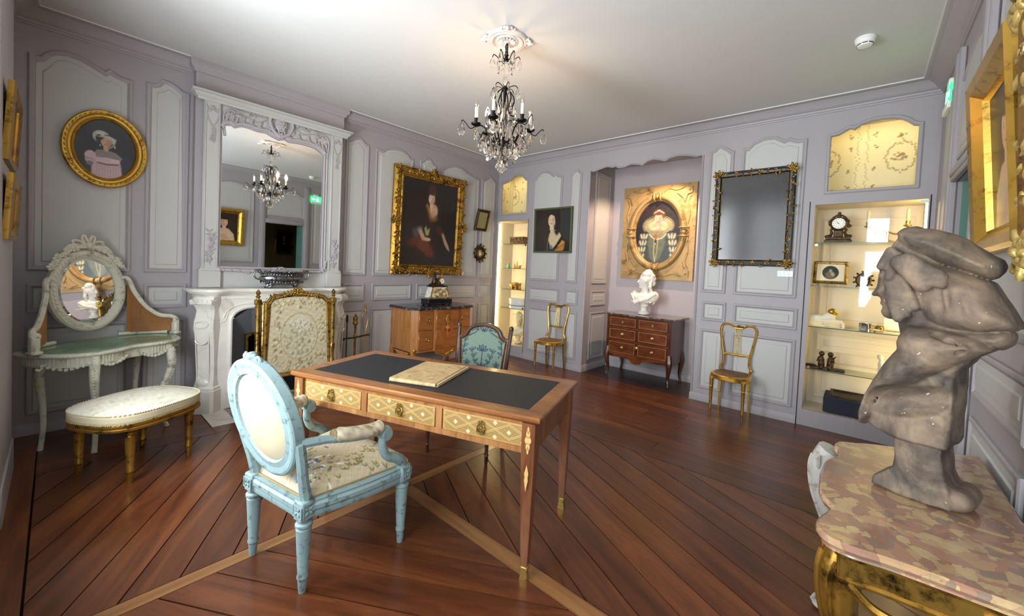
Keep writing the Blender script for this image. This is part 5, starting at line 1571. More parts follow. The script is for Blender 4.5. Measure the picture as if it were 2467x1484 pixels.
# --- oval portrait of a lady in a bonnet
op_ = hang('oval_portrait', 'oval gilt framed portrait of woman in white bonnet and pink dress', 'painting', MA, -4.57, 2.225, .02)
ov = ellipse(.245, .305, 72)
fr = frame_ring('frame', ov, [(0, 0), (0, .035), (.010, .050), (.030, .050), (.040, .040), (.052, .038), (.060, .044), (.070, .034), (.078, .018)], M['gilt_bright'], op_)
m = MB()
for k in range(46):
    t = 2*pi*k/46; leaf(m, (.228*cos(t), .287*sin(t)), t+pi/2+.5, .036, .014, I4, .050, .006)
for k in range(110):
    t = 2*pi*k/110; m.ell((.183*cos(t), .243*sin(t), .044), (.0035, .0035, .004), 5)
m.build('twisted_ribbon', M['gilt_bright'], fr)
cv = Canvas(.36, .47, 170, '#1c191c')
cv.ell(.62, .20, .40, .25, '#262430', 0, .6, .6)
cv.poly([(.28, .0), (.28, .22), (.33, .42), (.42, .47), (.60, .47), (.70, .40), (.74, .22), (.76, .0)], '#b3989a', .012)
for k in range(9): cv.line([(.36+k*.042, .27), (.35+k*.045, 0)], .003, '#95777a', .008, .7)
cv.poly([(.31, .40), (.36, .475), (.5, .49), (.66, .46), (.76, .385), (.73, .345), (.5, .36), (.34, .35)], '#7d7470', .008)
for k in range(12): cv.line([(.38+k*.025, .47), (.355+k*.032, .365)], .002, '#5f5753', .005, .7)
cv.ell(.26, .36, .085, .085, '#b59da2', 0, .2); cv.ell(.255, .29, .075, .05, '#ab9097', 0, .2); cv.line([(.2, .32), (.31, .315)], .004, '#80666c', .006); cv.ell(.255, .235, .055, .035, '#6e6268', 0, .3)
cv.poly([(.36, .275), (.52, .262), (.70, .28), (.705, .255), (.52, .235), (.37, .25)], '#6b4340', .005)
cv.poly([(.34, .35), (.5, .362), (.73, .35), (.70, .29), (.52, .268), (.36, .28)], '#bb9fa2', .008); cv.ell(.64, .315, .07, .03, '#c8acae', 0, .5, .7)
cv.ell(.42, .70, .13, .105, '#9fa193', 25, .12); cv.ell(.46, .665, .125, .095, '#2a1d16', 20, .15)
cv.face(.50, .625, .175, '#b98e72', .35, hair=None); cv.ell(.40, .685, .06, .04, '#241812', 30, .3); cv.ell(.46, .715, .10, .025, '#241812', 8, .3)
cv.poly([(.36, .70), (.45, .735), (.56, .73), (.66, .69), (.645, .63), (.60, .60), (.58, .66), (.48, .695)], '#a5a391', .008); cv.line([(.50, .72), (.60, .69), (.63, .60), (.56, .53)], .004, '#c2c0ae', .005)
for a in (40, 75, 110, 140, 160): cv.line([(.44, .735), (.44+.10*cos(radians(a)), .735+.055*sin(radians(a)))], .004, '#d0cfc8', .006)
cv.line([(.635, .575), (.637, .545)], .005, '#e0ddd0', .004); cv.line([(.405, .565), (.407, .545)], .004, '#e0ddd0', .004); cv.grain(.04, 120)
cv.mesh('canvas', M['oil'], op_, T(0, 0, .020), lambda X, Y: (X/.178)**2+(Y/.236)**2 < 1)

# --- two gilt frames on the pier of the window wall
wl = MB().box((XD+.022, -1.09, 1.55), (.046, .84, 3.05), None, .004).box((XD+.024, -1.09, .10), (.06, .86, .20), None, .006); wl.build('window_pier', M['wall'], wall_front)
for k, (zc, hh, lab) in enumerate(((2.06, .40, 'upper gilt framed picture seen edge-on on the window wall'), (1.625, .34, 'lower gilt framed picture seen edge-on on the window wall'))):
    p = hang('gilt_picture', lab, 'painting', MD, -1.10, zc, .05, .050)
    frame_ring('frame', rect(-.29, .29, -hh/2, hh/2), [(0, 0), (0, .022), (.02, .030), (.05, .018), (.055, .010)], M['gilt'], p)
    c = Canvas(.48, hh-.10, 30, '#2b2018'); c.ell(.5, .5, .3, .35, '#6b543a', 0, .8); c.mesh('canvas', M['oil'], p, T(0, 0, .010))

# --- large portrait of a seated lady
bp = hang('large_portrait', 'large carved gilt framed dark portrait of seated woman above honey commode', 'painting', MA, -1.39, 1.985, .03)
W_, H_ = 1.20, 1.43
fr = frame_ring('frame', rect(-W_/2, W_/2, -H_/2, H_/2), [(0, 0), (0, .03), (.012, .045), (.035, .062), (.065, .060), (.09, .046), (.105, .040), (.115, .048), (.13, .036), (.138, .020)], M['gilt'], bp)
rnd = random.Random(41)
m = carve_band(W_, H_, .05, .058, rnd, .060, True, 1.25)
for (x, y, a) in ((0, H_/2-.03, 0), (0, -H_/2+.03, 0), (W_/2-.03, 0, 1), (-W_/2+.03, 0, 1)):
    for q in range(8): leaf(m, (x, y), q*pi/4, .085, .04, I4, .062, .012)
    flower(m, (x, y), .04, I4, .070, 6)
m.build('carved_leaves', M['gilt'], fr)
m = MB()
for a, b, n in (((-.475, -.59), (.475, -.59), 60), ((-.475, .59), (.475, .59), 60), ((-.475, -.59), (-.475, .59), 74), ((.475, -.59), (.475, .59), 74)):
    for k in range(n): m.ell((a[0]+(b[0]-a[0])*k/n, a[1]+(b[1]-a[1])*k/n, .046), (.005, .005, .005), 5)
m.build('bead_row', M['gilt_bright'], fr)
cv = Canvas(.93, 1.16, 190, '#151110'); cv.ell(.5, .45, .45, .5, '#1e1613', 0, .8, .6)
cv.poly([(.10, .05), (.16, .32), (.26, .45), (.34, .62), (.46, .68), (.62, .66), (.70, .52), (.80, .40), (.86, .10), (.8, 0), (.15, 0)], '#191310', .03)
cv.poly([(.12, .25), (.26, .36), (.42, .34), (.55, .22), (.60, .12), (.48, .10), (.40, .18), (.25, .22)], '#4e2317', .03); cv.ell(.40, .24, .10, .07, '#63301f', -20, .6, .8); cv.ell(.5, .16, .09, .05, '#5c2a1a', -30, .6, .7)
cv.poly([(.34, .66), (.42, .72), (.50, .69), (.62, .70), (.66, .60), (.58, .50), (.46, .50)], '#1b1512', .02)
cv.poly([(.42, .71), (.47, .62), (.53, .53), (.62, .55), (.63, .63), (.60, .70)], '#6b4a1c', .015); cv.ell(.55, .67, .075, .07, '#b69274', 0, .3); cv.ell(.54, .62, .05, .05, '#a88264', 0, .5, .8)
cv.poly([(.41, .72), (.44, .74), (.52, .56), (.50, .53)], '#7a5a26', .012, .9)
cv.ell(.515, .90, .07, .075, '#38211a', 0, .3); cv.face(.505, .80, .125, '#c8a58a', .3, hair='#2e1c14')
cv.ell(.51, .895, .055, .055, '#3e251b', 0, .4)
cv.poly([(.28, .42), (.34, .44), (.41, .34), (.47, .325), (.45, .29), (.37, .30)], '#b08d72', .012); cv.ell(.47, .31, .05, .02, '#b99678', 0, .4)
cv.ell(.25, .38, .05, .05, '#4d4a4c', 20, .7, .7); cv.ell(.31, .43, .05, .03, '#5e5a5a', 30, .6, .6)
cv.poly([(.72, .40), (.76, .40), (.83, .30), (.88, .22), (.86, .20), (.79, .27)], '#ab8a70', .010); cv.line([(.84, .28), (.89, .19)], .006, '#a2826a', .006); cv.ell(.69, .43, .06, .06, '#44261a', 30, .6, .7)
cv.poly([(.40, .44), (.43, .47), (.45, .42), (.50, .45), (.48, .36), (.43, .36)], '#8a8a5c', .008); cv.grain(.08, 60)
cv.mesh('canvas', M['oil'], bp, T(0, 0, .022))

# --- small leaning frame with a flat beige pane, and oval miniature by the corner
sm = hang('small_framed_pane', 'small bronze framed pale pane leaning out beside the corner cabinet', 'picture', MA, -.42, 2.15, .24, .066)
fr = frame_ring('frame', rect(-.135, .135, -.17, .17), [(0, 0), (0, .02), (.012, .030), (.03, .024), (.045, .014)], M['bronze'], sm)
m = MB()
for k in range(9): m.ell((0, 0, 0), (.010, .016, .008), 6, T(.118, -.14+k*.035, .028) @ RZ(.4))
m.build('leaf_edge', M['gilt_old'], fr)
M['pale'] = m_paint('pale_pane', '#94895c', .25, .1, 8); MB().prism(rect(-.092, .092, -.127, .127), .008, .012).build('print', M['pale'], sm, sharp=0)
mi = hang('miniature', 'dark carved oval frame with small pale miniature near the corner', 'miniature', MA, -.398, 1.628, .02)
fr = frame_ring('frame', ellipse(.118, .125, 40), [(0, 0), (0, .02), (.015, .032), (.045, .028), (.06, .012)], M['bronze'], mi)
m = MB()
for k in range(12):
    t = 2*pi*k/12; leaf(m, (.108*cos(t), .115*sin(t)), t, .04, .03, I4, .016, .01)
flower(m, (0, .135), .025, I4, .015); flower(m, (0, -.135), .02, I4, .015); tag(m.build('leaf_edge', M['bronze'], fr), kind='stuff')
cv = Canvas(.13, .14, 40, '#7a6a34'); cv.ell(.5, .55, .2, .25, '#cdbb8a', 0, .5); cv.ell(.55, .4, .2, .16, '#e2dcc8', 20, .5)
cv.mesh('picture', M['oil'], mi, T(0, 0, .012), lambda X, Y: (X/.06)**2+(Y/.067)**2 < 1)

# --- portrait of a lady with dark hair on the back wall
lp = hang('lady_portrait', 'dark portrait of pale woman with black hair in narrow green frame', 'painting', MBk, 1.18, 2.0, .02)
M['green_frame'] = m_paint('green_frame', '#4d5232', .45, .15, 30)
frame_ring('frame', rect(-.342, .342, -.332, .332), [(0, 0), (0, .035), (.008, .042), (.022, .040), (.030, .022)], M['green_frame'], lp)
cv = Canvas(.625, .605, 150, '#14110e'); cv.ell(.35, .55, .40, .45, '#2c2115', 0, .7, .9); cv.poly([(.72, 1), (.76, .3), (1, .2), (1, 1)], '#2b2f2e', .05, .8); cv.line([(.74, 1), (.75, .45)], .012, '#3d3a2c', .02, .7)
cv.poly([(.36, .0), (.37, .20), (.42, .42), (.52, .52), (.66, .50), (.76, .36), (.70, .18), (.62, .02)], '#c0ab86', .015)
cv.poly([(.36, 0), (.38, .28), (.45, .12), (.52, .03), (.50, 0)], '#15110f', .01); cv.poly([(.46, 0), (.62, .16), (.77, .38), (.82, .30), (.74, .02), (.70, 0)], '#120e0d', .012)
cv.poly([(.56, 0), (.66, .08), (.78, .26), (.86, .22), (.84, .05), (.80, 0)], '#b0722a', .015); cv.line([(.62, .03), (.78, .13), (.85, .16)], .010, '#7a4a18', .015); cv.line([(.68, .12), (.82, .22)], .008, '#d69a48', .01)
cv.ell(.47, .09, .05, .05, '#4a6680', 0, .5, .8); cv.poly([(.44, .42), (.47, .62), (.60, .62), (.60, .46)], '#bda888', .012)
cv.ell(.55, .76, .16, .17, '#1c1210', 0, .2); cv.ell(.63, .60, .09, .22, '#201412', 0, .3); cv.face(.475, .735, .30, '#cdb596', .5)
cv.poly([(.42, .90), (.50, .93), (.62, .88), (.64, .70), (.60, .60), (.575, .72), (.55, .84)], '#1a1110', .012); cv.line([(.455, .505), (.53, .485), (.60, .50)], .008, '#9a9488', .008); cv.line([(.60, .52), (.585, .46), (.62, .40)], .006, '#241816', .006); cv.grain(.05, 80)
cv.mesh('canvas', M['oil'], lp, T(0, 0, .022))

# --- queen in the niche
qp = hang('court_portrait', 'portrait of woman in lace ruff inside a gilt oval wreath panel', 'painting', frame_M((NX, 0, 0), (0, -1, 0), (0, 0, 1)), 2.47, 2.005, .0, .002)
oq = ellipse(.335, .455, 72)
M['giltpanel'] = m_gilt('gilt_board', '#a58654', '#6f552c', .45, .15, 8, .35)
m = MB().prism(rect(-.515, .515, -.655, .655), 0, .04, holes=[ellipse(.32, .44, 72)[::-1]]); fr = m.build('board', M['giltpanel'], qp)
m = MB(); path = [(.375*cos(t), .495*sin(t), .045) for t in np.linspace(0, 2*pi, 90, False)]; m.tube(path, .042, 10, True, flat=.9); rings(m, ellipse(.345, .465, 72), [(0, .04), (.006, .052), (.022, .040), (.03, .02)], cap=False); wr = m.build('wreath', M['giltpanel'], fr)
m = MB()
for k in range(120):
    t = 2*pi*k/120
    for d in (-.4, .4): leaf(m, (.375*cos(t), .495*sin(t)), t+pi/2+d+(pi if cos(t) > 0 else 0), .036, .016, T(0, 0, .078), 0, .006)
m.build('laurel_leaves', M['giltpanel'], wr)
for (t0) in (0, pi/2, pi, 3*pi/2):
    m = MB(); c, s = cos(t0), sin(t0); P = (.375*c, .495*s)
    for d in (-.10, .10):
        Q = (.375*cos(t0+d/.43*.5), .495*sin(t0+d/.43*.5))
        m.tube([(Q[0]+.062*cos(a)*(c if abs(c) > .5 else 0)+(.0), Q[1]+.062*cos(a)*(s if abs(s) > .5 else 0), .04+.062*sin(a)) for a in np.linspace(0, pi, 10)], .012, 7)
    m.ell((P[0], P[1], .075), (.035, .035, .02), 10); tube2(m, scroll_pts((P[0]*1.1, P[1]*1.06), .03, .006, 0, 1.2), .008, I4, .06); m.build('ribbon_clasp', M['giltpanel'], wr)
for sx in (-1, 1):
    for sy in (-1, 1):
        m = MB(); m.prism(ccw([(sx*.46, sy*.60), (sx*.46, sy*.52), (sx*.40, sy*.50), (sx*.37, sy*.40), (sx*.34, sy*.46), (sx*.26, sy*.53), (sx*.34, sy*.57), (sx*.38, sy*.60)]), .038, .058)
        tube2(m, bez([(sx*.45, sy*.49), (sx*.41, sy*.40), (sx*.44, sy*.25), (sx*.42, sy*.12)], 16), .008, I4, .045); tube2(m, bez([(sx*.36, sy*.60), (sx*.25, sy*.57), (sx*.15, sy*.60), (sx*.08, sy*.56)], 16), .008, I4, .045); m.ell((sx*.425, sy*.56, .06), (.016, .016, .012), 8); m.build('corner_strapwork', M['giltpanel'], fr)
cv = Canvas(.68, .92, 190, '#171219'); cv.ell(.5, .80, .5, .4, '#2b1d1b', 0, .8, .9)
cv.poly([(.14, .0), (.12, .22), (.22, .46), (.38, .52), (.64, .52), (.80, .44), (.90, .2), (.86, 0)], '#3a4240', .02)
cv.poly([(.36, .12), (.30, .36), (.38, .52), (.64, .52), (.68, .36), (.60, .14), (.48, .02)], '#5c624e', .015)
for s, cx in ((-1, .22), (1, .80)):
    for k in range(4):
        y = .44-.10*k; x = cx+s*.02*k; cv.ell(x, y, .10, .055, '#4a5356', 0, .3)
        for q in (-1, 0, 1): cv.ell(x+q*.055, y+.005, .020, .042, '#b6ab80', q*-18, .35)
        cv.line([(x-.1, y-.05), (x, y-.06), (x+.1, y-.05)], .006, '#22282c', .01)
cv.ell(.51, .60, .30, .13, '#8d8560', 0, .12)
for k in range(46):
    a = radians(-30+k*5.3); cv.line([(.51, .62), (.51+.33*cos(a)*1.0, .60+.16*sin(a))], .004, '#b3a87c' if k % 2 else '#75704f', .005, .8)
cv.ell(.51, .60, .20, .085, '#c2b98e', 0, .15)
for k in range(26): a = radians(-20+k*8.8); cv.line([(.51, .60), (.51+.20*cos(a), .595+.10*sin(a))], .003, '#8d8760', .004, .8)
cv.poly([(.44, .52), (.52, .62), (.62, .52), (.54, .47)], '#b88668', .015); cv.ell(.51, .77, .125, .085, '#5a3524', 0, .25); cv.face(.505, .705, .175, '#d3a184', .15, hair=None); cv.ell(.51, .795, .11, .035, '#5f3826', 0, .4)
cv.line([(.42, .80), (.52, .835), (.62, .79)], .006, '#c9b78a', .006); cv.ell(.51, .835, .03, .008, '#e5dfc8', 0, .4); cv.ell(.585, .655, .012, .018, '#eee6d0', 0, .4)
cv.ell(.505, .47, .19, .065, '#857f5a', 0, .2, .8); cv.line([(.33, .48), (.42, .41), (.50, .395), (.60, .41), (.68, .48)], .005, '#d8cfa6', .004); cv.line([(.45, .43), (.44, .2), (.47, .06)], .008, '#a89e6e', .006); cv.line([(.52, .43), (.51, .2), (.47, .06)], .006, '#a89e6e', .006)
cv.ell(.47, .44, .04, .025, '#a8452c', 0, .4); cv.ell(.47, .36, .02, .05, '#34201a', 0, .4); cv.ell(.47, .33, .01, .01, '#e0d8c0', 0, .4); cv.grain(.10, 70)
cv.mesh('canvas', M['oil'], qp, T(0, 0, .018), lambda X, Y: (X/.332)**2+(Y/.452)**2 < 1)

# --- darkened canvas
dp = hang('darkened_painting', 'blackened cracked canvas in carved dark and gold frame', 'painting', MBk, 3.768, 2.06, .02)
M['darkframe'] = m_paint('dark_frame', '#17110c', .4, .2, 30)
fr = frame_ring('frame', rect(-.37, .37, -.505, .505), [(0, 0), (0, .03), (.01, .044), (.03, .050), (.05, .042), (.062, .022)], M['darkframe'], dp)
m = carve_band(.74, 1.01, .032, .055, random.Random(7), .048, True, .8, .35); m.build('gilt_foliage', M['gilt_old'], fr)
m = MB(); rings(m, rect(-.312, .312, -.447, .447), [(0, .018), (0, .026), (.007, .022)], cap=False); m.build('gilt_sight', M['gilt'], fr)
def m_cracked():
    t = NT('cracked_varnish'); v = t.coords()
    n = t.noise(v, 4, 5); c = t.ramp(n, [(.3, '#16161a'), (.6, '#2a2a2c'), (.75, '#3a362c')])
    sx = t.coords('Object', (1, 6, 1)); h1 = t.noise(sx, 30, 6, .75); h2 = t.noise(t.coords('Object', (6, 1, 1)), 22, 5, .7)
    t.bump(t.math('ADD', h1, t.math('MULTIPLY', h2, .6)), .55, .012)
    t.b.inputs['Coat Tint'].default_value = (1, 1, 1, 1)
    return t.fin(c, .25, 0, .6, 1.0)
cv = Canvas(.62, .89, 60, '#15151a'); MB().prism(rect(-.31, .31, -.445, .445), .012, .020).build('canvas', m_cracked(), dp, sharp=0)
M['card'] = m_attr('label_print', .4)
def label_card(label, MW, u, z, w, h, seed):
    o = hang('label_card', label, 'label', MW, u, z, 0, .014)
    MB().box((0, 0, .003), (w, h, .006), None, .001).build('plate', M['whiteplastic'], o)
    c = Canvas(w*.92, h*.86, max(16, int(h*500)), '#eef0f0'); rs = np.random.RandomState(seed)
    for k in range(5):
        y = .82-k*.15
        for a, b in ((.06, .30), (.38, .58), (.66, .94)): c.line([(a, y), (a+(b-a)*(.6+.4*rs.rand()), y)], .018, '#9aa3ad', .02, .55)
    c.mesh('printed_text', M['card'], o, T(0, 0, .0065)); return o
label_card('wide white label plate under the blackened canvas', MBk, 4.092, 1.485, .134, .060, 1)
label_card('tiny white label right of the lace ruff portrait in niche', frame_M((NX-.012, 0, 0), (0, -1, 0), (0, 0, 1)), 3.06, 1.35, .03, .075, 2)
label_card('tiny white label by lower right corner of large portrait', MA, -.735, 1.30, .04, .055, 3)

# --- pictures on the right wall
rp = hang('woman_portrait', 'gilt framed portrait of woman in white dress on right wall', 'painting', MC, 2.54, 1.935, .075, .02)
frame_ring('frame', rect(-.325, .325, -.365, .365), [(0, 0), (0, .07), (.015, .085), (.05, .078), (.085, .045), (.092, .05), (.10, .03)], M['gilt_bright'], rp)
cv = Canvas(.46, .54, 120, '#1b1512'); cv.ell(.5, .5, .5, .5, '#2a2018', 0, .8)
cv.poly([(.1, 0), (.15, .25), (.34, .42), (.66, .42), (.86, .25), (.92, 0)], '#c9b08a', .02); cv.ell(.5, .38, .2, .07, '#cda588', 0, .3); cv.poly([(.3, .05), (.45, .25), (.6, .22), (.72, .08)], '#c49a7c', .02)
cv.ell(.5, .72, .16, .17, '#17100d', 0, .2); cv.face(.5, .66, .30, '#cfa285', .3, hair=None); cv.ell(.5, .82, .14, .07, '#17100d', 0, .3); cv.grain(.05, 60); cv.mesh('canvas', M['oil'], rp, T(0, 0, .03))
rq = hang('carved_painting', 'deep carved gilt framed painting nearest the viewer on right wall', 'painting', MC, 3.60, 1.85, .05, .02)
fr = frame_ring('frame', rect(-.40, .40, -.36, .36), [(0, 0), (0, .10), (.02, .125), (.06, .115), (.10, .07), (.11, .05)], M['gilt'], rq)
m = carve_band(.80, .72, .035, .07, random.Random(3), .115, True, 1.0)
for k in range(8): leaf(m, (-.40, .24+.015*k), 2.2+.2*k, .08, .04, I4, .11, .02)
m.build('carved_leaves', M['gilt_pale'], fr)
cv = Canvas(.59, .51, 60, '#241a12'); cv.ell(.5, .5, .3, .4, '#7a5a3a', 0, .8); cv.mesh('canvas', M['oil'], rq, T(0, 0, .05))
pp = hang('passage_portrait', 'small gilt framed portrait of dark figure in the passage beyond', 'painting', frame_M((0, -6.80, 0), (-1, 0, 0), (0, 0, 1)), .82, 1.75, .02, .004)
frame_ring('frame', rect(-.22, .22, -.32, .32), [(0, 0), (0, .03), (.03, .04), (.06, .01)], M['gilt'], pp)
cv = Canvas(.34, .54, 60, '#15110f'); cv.poly([(.2, 0), (.3, .5), (.7, .5), (.8, 0)], '#0d0b0a'); cv.face(.5, .72, .2, '#b08a70', .2); cv.ell(.5, .45, .06, .05, '#c0b8a8'); cv.mesh('canvas', M['oil'], pp, T(0, 0, .012))

# ================================================================ honey commode with black marble top
M['honey'] = m_wood('honey_veneer', '#7c4c22', '#a86f38', '#bf8a4c', 2, 1.2, .3, .35, .05, 5, False)
M['honey_front'] = m_wood('honey_front', '#6e3f1a', '#955a2a', '#a86c36', 0, 1.3, .28, .4, .05, 4, False)
ca = thing('honey_commode', 'honey veneered breakfront commode with black marble top', 'commode', (-1.445, -.30, 0))
Z0, Z1 = .30, .838
def body_outline(o=0.0): return sym([(-.495-o, .285), (-.495-o, -.17-o*.4), (-.43-o*.5, -.235-o), (-.20, -.235-o), (-.19, -.265-o)])
bo_ = body_outline(); m = MB().prism(ccw(bo_), Z0, Z1); m.build('carcass', M['honey'], ca, sharp=20)
m = MB(); mo = ccw(body_outline(.035)); rings(m, mo, [(.014, .838), (.002, .842), (0, .852), (.004, .864), (.012, .872)]); m.build('marble_top', M['marble_black'], ca, sharp=30)
def ring_pull(o, x, y, z, r=.026, mat='brass'):
    h = MB(); MW = frame_M((x, y, z), (1, 0, 0), (0, 0, 1)); h.lathe([(r, 0), (r, .002), (r*.8, .004), (r*.75, .003), (r*.3, .003), (r*.25, .012), (.001, .014)], 20, MW)
    tube2(h, [(r*.72*cos(t), r*.72*sin(t)-.003) for t in np.linspace(0, 2*pi, 20)], .0035, MW, .009); return h.build('ring_pull', M[mat], o)
for r_, (za, zb_) in enumerate(((.575, .825), (.325, .568))):
    for c_, (xa, xb, yf) in enumerate(((-.425, -.205, -.237), (-.183, .183, -.267), (.205, .425, -.237))):
        d = MB().box(((xa+xb)/2, yf-.003, (za+zb_)/2), (xb-xa, .014, zb_-za), None, .005).build('drawer', M['honey_front'], ca)
        if c_ != 1: ring_pull(d, (xa+xb)/2+(.02 if c_ == 0 else -.03), yf-.010, (za+zb_)/2+.01)
        elif r_ == 0:
            e = MB(); MW = frame_M((0, yf-.010, .70), (1, 0, 0), (0, 0, 1))
            for s in (-1, 1): tube2(e, bez([(0, .045), (s*.022, .02), (s*.024, -.03), (s*.010, -.045)], 12), .006, MW, .004); tube2(e, scroll_pts((s*.012, .05), .012, .003, 0, s), .004, MW, .004)
            e.ell((0, .055, .004), (.010, .014, .006), 8, MW); e.build('escutcheon', M['gilt_bright'], d)
cv = Canvas(.34, .42, 90, '#955a2a'); cv.line([(.32, .85), (.5, .55)], .012, '#4a2412', .008); cv.line([(.68, .9), (.46, .5)], .010, '#4a2412', .008); cv.ell(.5, .55, .09, .07, '#c08a3a', 0, .4); cv.ell(.42, .48, .08, .06, '#8a3e1c', 0, .4); cv.ell(.58, .46, .08, .05, '#7a3416', 0, .4); cv.ell(.48, .40, .05, .10, '#a0542a', 0, .4); cv.line([(.5, .3), (.5, .9)], .006, '#d0a050', .008); cv.grain(.08, 30)
cv.mesh('trophy_marquetry', M['marq'], ca, frame_M((0, -.2778, .575), (1, 0, 0), (0, 0, 1)), lambda X, Y: (X/.10)**2+(Y/.16)**2 < 1)
m = MB().prism(ccw([(-.19, .33), (-.17, .265), (-.10, .245), (-.05, .215), (0, .205), (.05, .215), (.10, .245), (.17, .265), (.19, .33)]), .255, .272, frame_M((0, 0, 0), (1, 0, 0), (0, 0, 1))); apn = m.build('apron', M['honey_front'], ca)
e = MB(); MW = frame_M((0, -.274, .265), (1, 0, 0), (0, 0, 1))
for s in (-1, 1):
    tube2(e, bez([(0, -.035), (s*.05, .0), (s*.10, .015)], 12), .006, MW, .003)
    for k in range(4): leaf(e, (s*(.02+.022*k), -.015+.008*k), pi/2-s*.6, .035, .014, MW, .003, .005)
flower(e, (0, -.02), .022, MW, .004); e.build('gilt_mount', M['gilt_bright'], apn)
for s in (-1, 1): MB().prism(ccw([(-.28, .31), (-.17, .31), (-.10, .26), (0, .245), (.10, .26), (.22, .31)]), s*.480, s*.495, Matrix(((0, 0, 1, 0), (1, 0, 0, 0), (0, 1, 0, 0), (0, 0, 0, 1)))).build('side_apron', M['honey'], ca)
for (x, y, fr_) in ((-.455, -.19, 1), (.455, -.19, 1), (-.47, .255, 0), (.47, .255, 0)):
    s = 1 if x > 0 else -1; q = -1 if fr_ else .2
    l = MB(); cabriole(l, [(x, y, .34), (x+s*.014, y+q*.014, .26), (x+s*.004, y+q*.004, .15), (x-s*.006, y-q*.006, .07), (x+s*.014, y+q*.014, .0)], [.040, .036, .022, .016, .018], 8); lg = l.build('leg', M['honey'], ca)
    if fr_:
        e = MB(); e.ell((x+s*.02, y-.045, .335), (.018, .014, .022), 8); e.lathe([(.004, .22), (.012, .26), (.018, .29), (.012, .315), (.02, .325)], 8, T(x+s*.018, y-.038, 0)); e.build('knee_mount', M['gilt_bright'], lg); f = MB(); f.ell((x+s*.014, y-.014, .016), (.024, .024, .018), 8); f.build('sabot', M['gilt_bright'], lg)

# ================================================================ figure clock on the honey commode
ck_ = thing('mantel_clock', 'gilt and white marble clock with bronze seated figure on commode', 'clock', (-1.40, -.27, .872))
m = MB().box((0, 0, .045), (.40, .17, .075), None, .004)
base_ = m.build('base', M['slate'], ck_)
for x in (-.17, .17):
    for y in (-.065, .065): MB().cyl((x, y, 0), (x, y, .01), .014, .018, 10).build('foot', M['slate'], ck_)
m = MB(); vs = []
for z, hx, hy in ((.10, .155, .065), (.24, .115, .055)): vs += [(-hx, -hy, z), (hx, -hy, z), (hx, hy, z), (-hx, hy, z)]
m.add(vs, [(0, 3, 2, 1), (4, 5, 6, 7)]+[(i, (i+1) % 4, 4+(i+1) % 4, 4+i) for i in range(4)]); m.build('plinth', M['marble_white'], ck_, sharp=20)
m = MB().box((0, 0, .250), (.27, .13, .014), None, .003).box((0, 0, .262), (.22, .11, .014), None, .003); m.build('cornice', M['bronze'], ck_)
m = MB(); rnd = random.Random(2); MW = frame_M((0, -.066, .16), (1, 0, 0), (0, .14, 1))
for k in range(46): leaf(m, (rnd.uniform(-.10, .10), rnd.uniform(-.06, .06)), rnd.uniform(0, 6), .03, .016, MW, .004, .007)
for k in range(10): flower(m, (rnd.uniform(-.10, .10), rnd.uniform(-.05, .055)), .014, MW, .006)
for x in (-.15, .15): m.ell((x, -.065, .105), (.022, .02, .022), 8); m.tube([(x, -.065, .12), (x*.9, -.066, .19), (x*.78, -.06, .225), (x*.86, -.065, .245)], .009, 6)
m.build('gilt_foliage', M['gilt_bright'], ck_)
def clock_fig(S):
    S.ell((-.05, 0, .31), (.035, .035, .05), .015).ell((-.055, -.005, .36), (.028, .026, .04), .015).ell((-.05, -.01, .42), (.017, .018, .022), .008).ell((-.045, .0, .43), (.019, .019, .016), .006)
    S.cap((-.05, -.01, .30), (.0, -.045, .30), .022, .016, .012).cap((0, -.045, .30), (-.01, -.05, .272), .015, .010, .01).cap((-.06, 0, .375), (-.02, -.03, .34), .011, .009, .008).cap((-.02, -.03, .34), (.03, -.02, .355), .009, .008, .006)
    S.cap((-.06, .01, .30), (-.10, -.01, .28), .026, .014, .015).ell((-.09, 0, .275), (.05, .035, .012), .01)
    return S.d+.002*vnoise(S.X, S.Y, S.Z, 160, 2)
sculpt('figure', clock_fig, (-.16, -.08, .265), (.06, .06, .46), .004, M['bronze'], ck_)
m = MB(); MW = frame_M((.045, -.03, .322), (1, 0, 0), (0, 0, 1)); m.lathe([(.05, -.05), (.052, 0), (.048, .012), (.040, .016), (.040, .010)], 28, MW); m.box((.045, 0, .285), (.06, .07, .035), None, .006); flower(m, (.045, .385), .018, frame_M((0, -.03, 0), (1, 0, 0), (0, 0, 1))); m.tube([(.03, 0, .37), (.045, 0, .40), (.06, 0, .37)], .006, 6); m.build('drum', M['gilt_bright'], ck_)
def dial(parent, MW, r, hours, minutes, name='dial'):
    c = Canvas(2*r, 2*r, 56, '#f0eee6')
    for k in range(12): a = k*pi/6; c.line([(.5+.36*cos(a), .5+.36*sin(a)), (.5+.43*cos(a), .5+.43*sin(a))], .014, '#1a1a22', .012)
    d = c.mesh(name, M['card'], parent, MW, lambda X, Y: X*X+Y*Y < (r*1.0)**2)
    h = MB(); ah = pi/2-2*pi*(hours+minutes/60)/12; am = pi/2-2*pi*minutes/60
    for a, l, w in ((ah, .5, .05), (am, .75, .035)): h.prism([(-r*.1*cos(a)-r*w*sin(a), -r*.1*sin(a)+r*w*cos(a)), (-r*.1*cos(a)+r*w*sin(a), -r*.1*sin(a)-r*w*cos(a)), (r*l*cos(a), r*l*sin(a))], .001, .0025, MW)
    h.build('hands', M['black'], d, sharp=0); return d
dial(ck_, MW @ T(0, 0, .012), .040, 10, 10)

